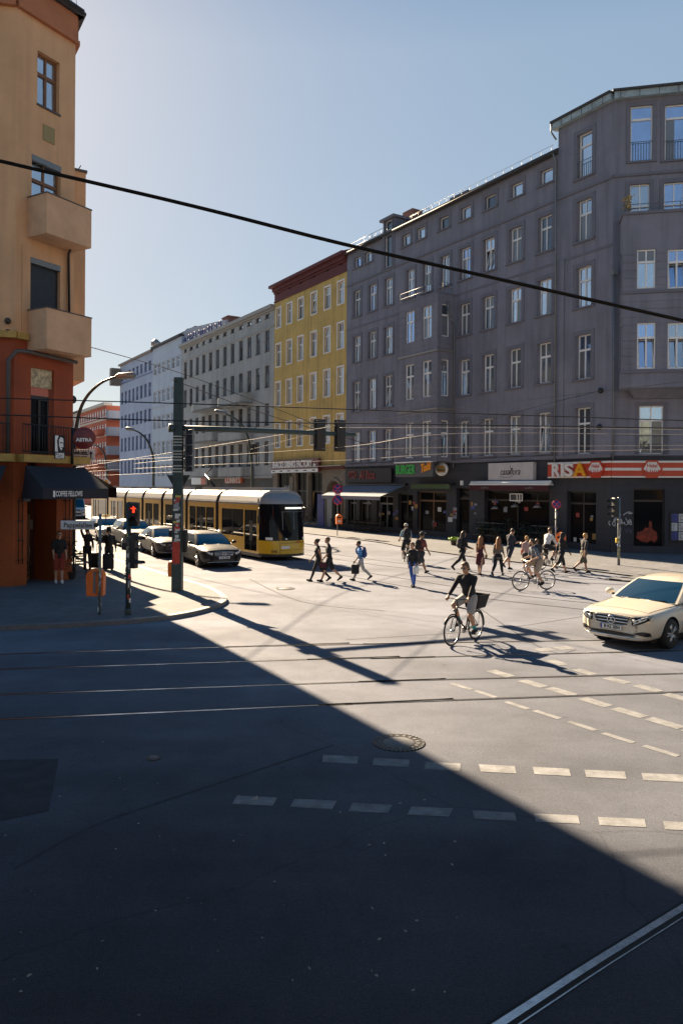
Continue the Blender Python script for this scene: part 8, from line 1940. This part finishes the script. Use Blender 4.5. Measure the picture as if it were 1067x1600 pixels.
# ---------------- bicycles
def bicycle(label, loc, hv, basket=False, frame=M_TBLK, rack=True, fenders=True, steer=0):
    hv = Vector((hv[0], hv[1], 0)).normalized(); rz = math.atan2(hv.y, hv.x) - math.pi / 2
    t = thing('bicycle', label, 'bicycle', loc, rz); RW = 0.345
    RY = Matrix.Rotation(R(90), 3, 'Y'); bb = Vector((0, -0.06, 0.29)); st_ = Vector((0, -0.20, 0.80)); hd0, hd1 = Vector((0, 0.33, 0.86)), Vector((0, 0.38, 0.68)); fa, ra = Vector((0, 0.53, RW)), Vector((0, -0.50, RW))
    for c in (fa, ra):
        wh = bpy.data.objects.new('wheel', None); COL.objects.link(wh); wh.parent = t
        cir = lambda r_: [c + Vector((0, r_ * math.cos(a), r_ * math.sin(a))) for a in [2 * math.pi * i / 36 for i in range(36)]]
        mb = MB(); mb.tube(cir(RW - 0.018), 0.019, 8, closed=True); mb.build('tyre', M_RUBBER, wh)
        mb = MB(); mb.tube(cir(RW - 0.042), 0.011, 6, closed=True); mb.build('rim', M_STEEL, wh)
        mb = MB()
        for i in range(18): a = 2 * math.pi * i / 18; mb.tube([c + Vector((0.02 * (-1) ** i, 0.02 * math.cos(a + 0.6), 0.02 * math.sin(a + 0.6))), c + Vector((0, (RW - 0.045) * math.cos(a), (RW - 0.045) * math.sin(a)))], 0.0022, 4)
        mb.lathe([(0.025, -0.045), (0.025, 0.045)], c, 10, 0, RY); mb.build('spokes', M_STEEL, wh)
        if fenders: mb = MB(); mb.tube([c + Vector((0, (RW + 0.025) * math.cos(a), (RW + 0.025) * math.sin(a))) for a in ([R(q) for q in range(20, 190, 12)] if c is ra else [R(q) for q in range(30, 165, 12)])], 0.017, 6); mb.build('mudguard', frame, t)
    mb = MB(); mb.tube([bb, st_], 0.017, 8); mb.tube([st_ - Vector((0, -0.02, 0.06)), hd0], 0.016, 8); mb.tube([bb, hd1], 0.019, 8); mb.tube([hd0 + Vector((0, -0.02, 0.05)), hd1], 0.021, 8)
    for s_ in (-1, 1):
        o_ = Vector((s_ * 0.055, 0, 0)); mb.tube([bb, ra + o_], 0.010, 6); mb.tube([st_ - Vector((0, 0, 0.05)), ra + o_], 0.009, 6); mb.tube([hd1, hd1 + o_ + Vector((0, 0.01, -0.03)), fa + o_], 0.012, 6)
    mb.build('frame', frame, t)
    mb = MB(); mb.tube([st_, Vector((0, -0.225, 0.93))], 0.013, 8); mb.sph((0, -0.27, 0.955), (0.085, 0.11, 0.03)); mb.sph((0, -0.15, 0.955), (0.03, 0.12, 0.024)); mb.build('saddle', M_RUBBER, t)
    mb = MB(); mb.tube([hd0, Vector((0, 0.315, 0.99)), Vector((0, 0.36, 1.03))], 0.014, 8); mb.tube([Vector(q) for q in ((-0.30, 0.28, 1.06), (-0.2, 0.33, 1.05), (0, 0.36, 1.03), (0.2, 0.33, 1.05), (0.30, 0.28, 1.06))], 0.012, 8); mb.build('handlebar', frame, t)
    for s_ in (-1, 1): mb = MB(); mb.tube([(s_ * 0.22, 0.325, 1.052), (s_ * 0.31, 0.275, 1.062)], 0.017, 8); mb.build('grip', M_RUBBER, t)
    mb = MB(); mb.lathe([(0.085, -0.004), (0.085, 0.004)], bb + Vector((0.05, 0, 0)), 20, 0, RY)
    ca = R(35); pd = []
    for s_, a in ((1, ca), (-1, ca + math.pi)):
        e_ = bb + Vector((s_ * 0.07, 0.17 * math.cos(a), 0.17 * math.sin(a))); mb.tube([bb + Vector((s_ * 0.07, 0, 0)), e_], 0.011, 6); pd.append((s_, e_))
    mb.build('crank', M_STEEL, t)
    for s_, e_ in pd: mb = MB(); mb.rbox(e_ + Vector((s_ * 0.06, 0, 0)), (0.10, 0.085, 0.02), 0.005); mb.build('pedal', M_RUBBER, t)
    mb = MB(); mb.tube([bb + Vector((0.05, 0, 0.085)), ra + Vector((0.05, 0, 0.035))], 0.005, 4); mb.tube([bb + Vector((0.05, 0, -0.085)), ra + Vector((0.05, 0, -0.035))], 0.005, 4); mb.build('chain', M_STEEL, t)
    if rack:
        mb = MB()
        for s_ in (-1, 1): mb.tube([(s_ * 0.06, -0.24, 0.74), (s_ * 0.06, -0.68, 0.74)], 0.007, 5); mb.tube([(s_ * 0.07, -0.50, RW), (s_ * 0.06, -0.56, 0.74)], 0.006, 5)
        mb.build('luggage_rack', frame, t)
    mb = MB(); mb.sph((0, 0.44, 0.80), (0.035, 0.04, 0.035)); mb.build('lamp', M_GALV, t)
    if basket:
        mb = MB(); z0, z1 = 0.76, 1.06; q0 = [(-0.16, -0.66), (0.16, -0.66), (0.16, -0.30), (-0.16, -0.30)]; q1 = [(-0.22, -0.76), (0.22, -0.76), (0.22, -0.27), (-0.22, -0.27)]
        vs = [(x, y, z0) for x, y in q0] + [(x, y, z1) for x, y in q1]; mb.add(vs, [(0, 1, 2, 3)] + [(i, (i + 1) % 4, 4 + (i + 1) % 4, 4 + i) for i in range(4)])
        mb.tube([Vector((x, y, z1)) for x, y in q1], 0.014, 6, closed=True); mb.tube([(-0.05, -0.78, 1.05), (0.0, -0.84, 1.0), (0.05, -0.78, 1.05)], 0.01, 5); bk = mb.build('rear_basket', C_BLK, t)
    mb = MB(); mb.tube([(-0.07, -0.12, 0.27), (-0.16, -0.05, 0.06 if not basket else 0.2)], 0.008, 5); mb.build('kickstand', M_STEEL, t)
    feet = {}
    for s_, e_ in pd: feet[s_] = e_ + Vector((s_ * 0.05, -0.06, 0.005))
    return dict(t=t, feet=[feet[-1], feet[1]], rz=rz)
def rider(label, bk, loc, hv, H, lean, **kw):
    return person(label, loc, hv, H, lean=lean, hip=(0, -0.20, 1.03), feet_t=bk['feet'], hands_t=[Vector((-0.27, 0.265, 1.085)), Vector((0.27, 0.265, 1.085))], **kw)
f_, r_ = G(709.5, 1009), G(741, 1000); hv = (f_ - r_); c = (f_ + r_) / 2
bk = bicycle('black city bicycle with black rear basket crossing in the foreground', (c.x, c.y, 0), hv, basket=True)
rider('cyclist in black sweater and pale shorts with sunglasses riding towards the camera', bk, (c.x, c.y, 0), hv, 1.80, 12, top=(C_BLK, 1.85, 0.08, 'sweater'), bottom=(C_LG, 0.74, 'shorts'), width=1.13, socks=C_TEAL, hair=H_BR, glasses=True, vox=0.010, skinm=SKIN, head_pitch=10)
f_, r_ = G(813, 923), G(855.5, 921.5); hv = (f_ - r_); c = (f_ + r_) / 2
bk = bicycle('slim sporty bicycle ridden to the left across the junction', (c.x, c.y, 0), hv, frame=M_STEEL, rack=False, fenders=False)
rider('bearded cyclist in slate tee and beige shorts riding left', bk, (c.x, c.y, 0), hv, 1.80, 30, top=(C_SLATE, 0.75, 0.06, 'tee'), bottom=(C_BEI, 0.8, 'shorts'), hair=H_DK, hairstyle='beard', head_pitch=-16)
c = G(858, 889); hv = Vector((0.8, 0.6, 0))
bk = bicycle('bicycle of the rider in the white hoodie by the orange bin', (c.x, c.y, 0), hv)
rider('cyclist in white hoodie and black shorts riding away by the orange bin', bk, (c.x, c.y, 0), hv, 1.78, 20, top=(C_WHT, 1.85, 0.08, 'hoodie'), bottom=(C_BLK, 0.9, 'shorts'), hair=H_BR)
c = G(634, 879); hv = Vector((-0.12, 1, 0))
bk = bicycle('dark bicycle seen from behind in front of the burger shop', (c.x, c.y, 0), hv)
p = rider('cyclist in light blue shirt and pale helmet seen from behind', bk, (c.x, c.y, 0), hv, 1.78, 16, top=(cloth('light_blue_shirt', (0.2, 0.32, 0.42)), 0.9, 0.06, 'shirt'), bottom=(C_BLK, 1.0, 'shorts'), hair=H_DK, hat='helmet')
backpack(p, 'big black backpack on the cyclist with the pale helmet', C_BLK, 1.25)
c = G(482, 823); bicycle('parked bicycle behind the tram by the stone shop front', (c.x, c.y, 0.05), (0.8, -0.3))
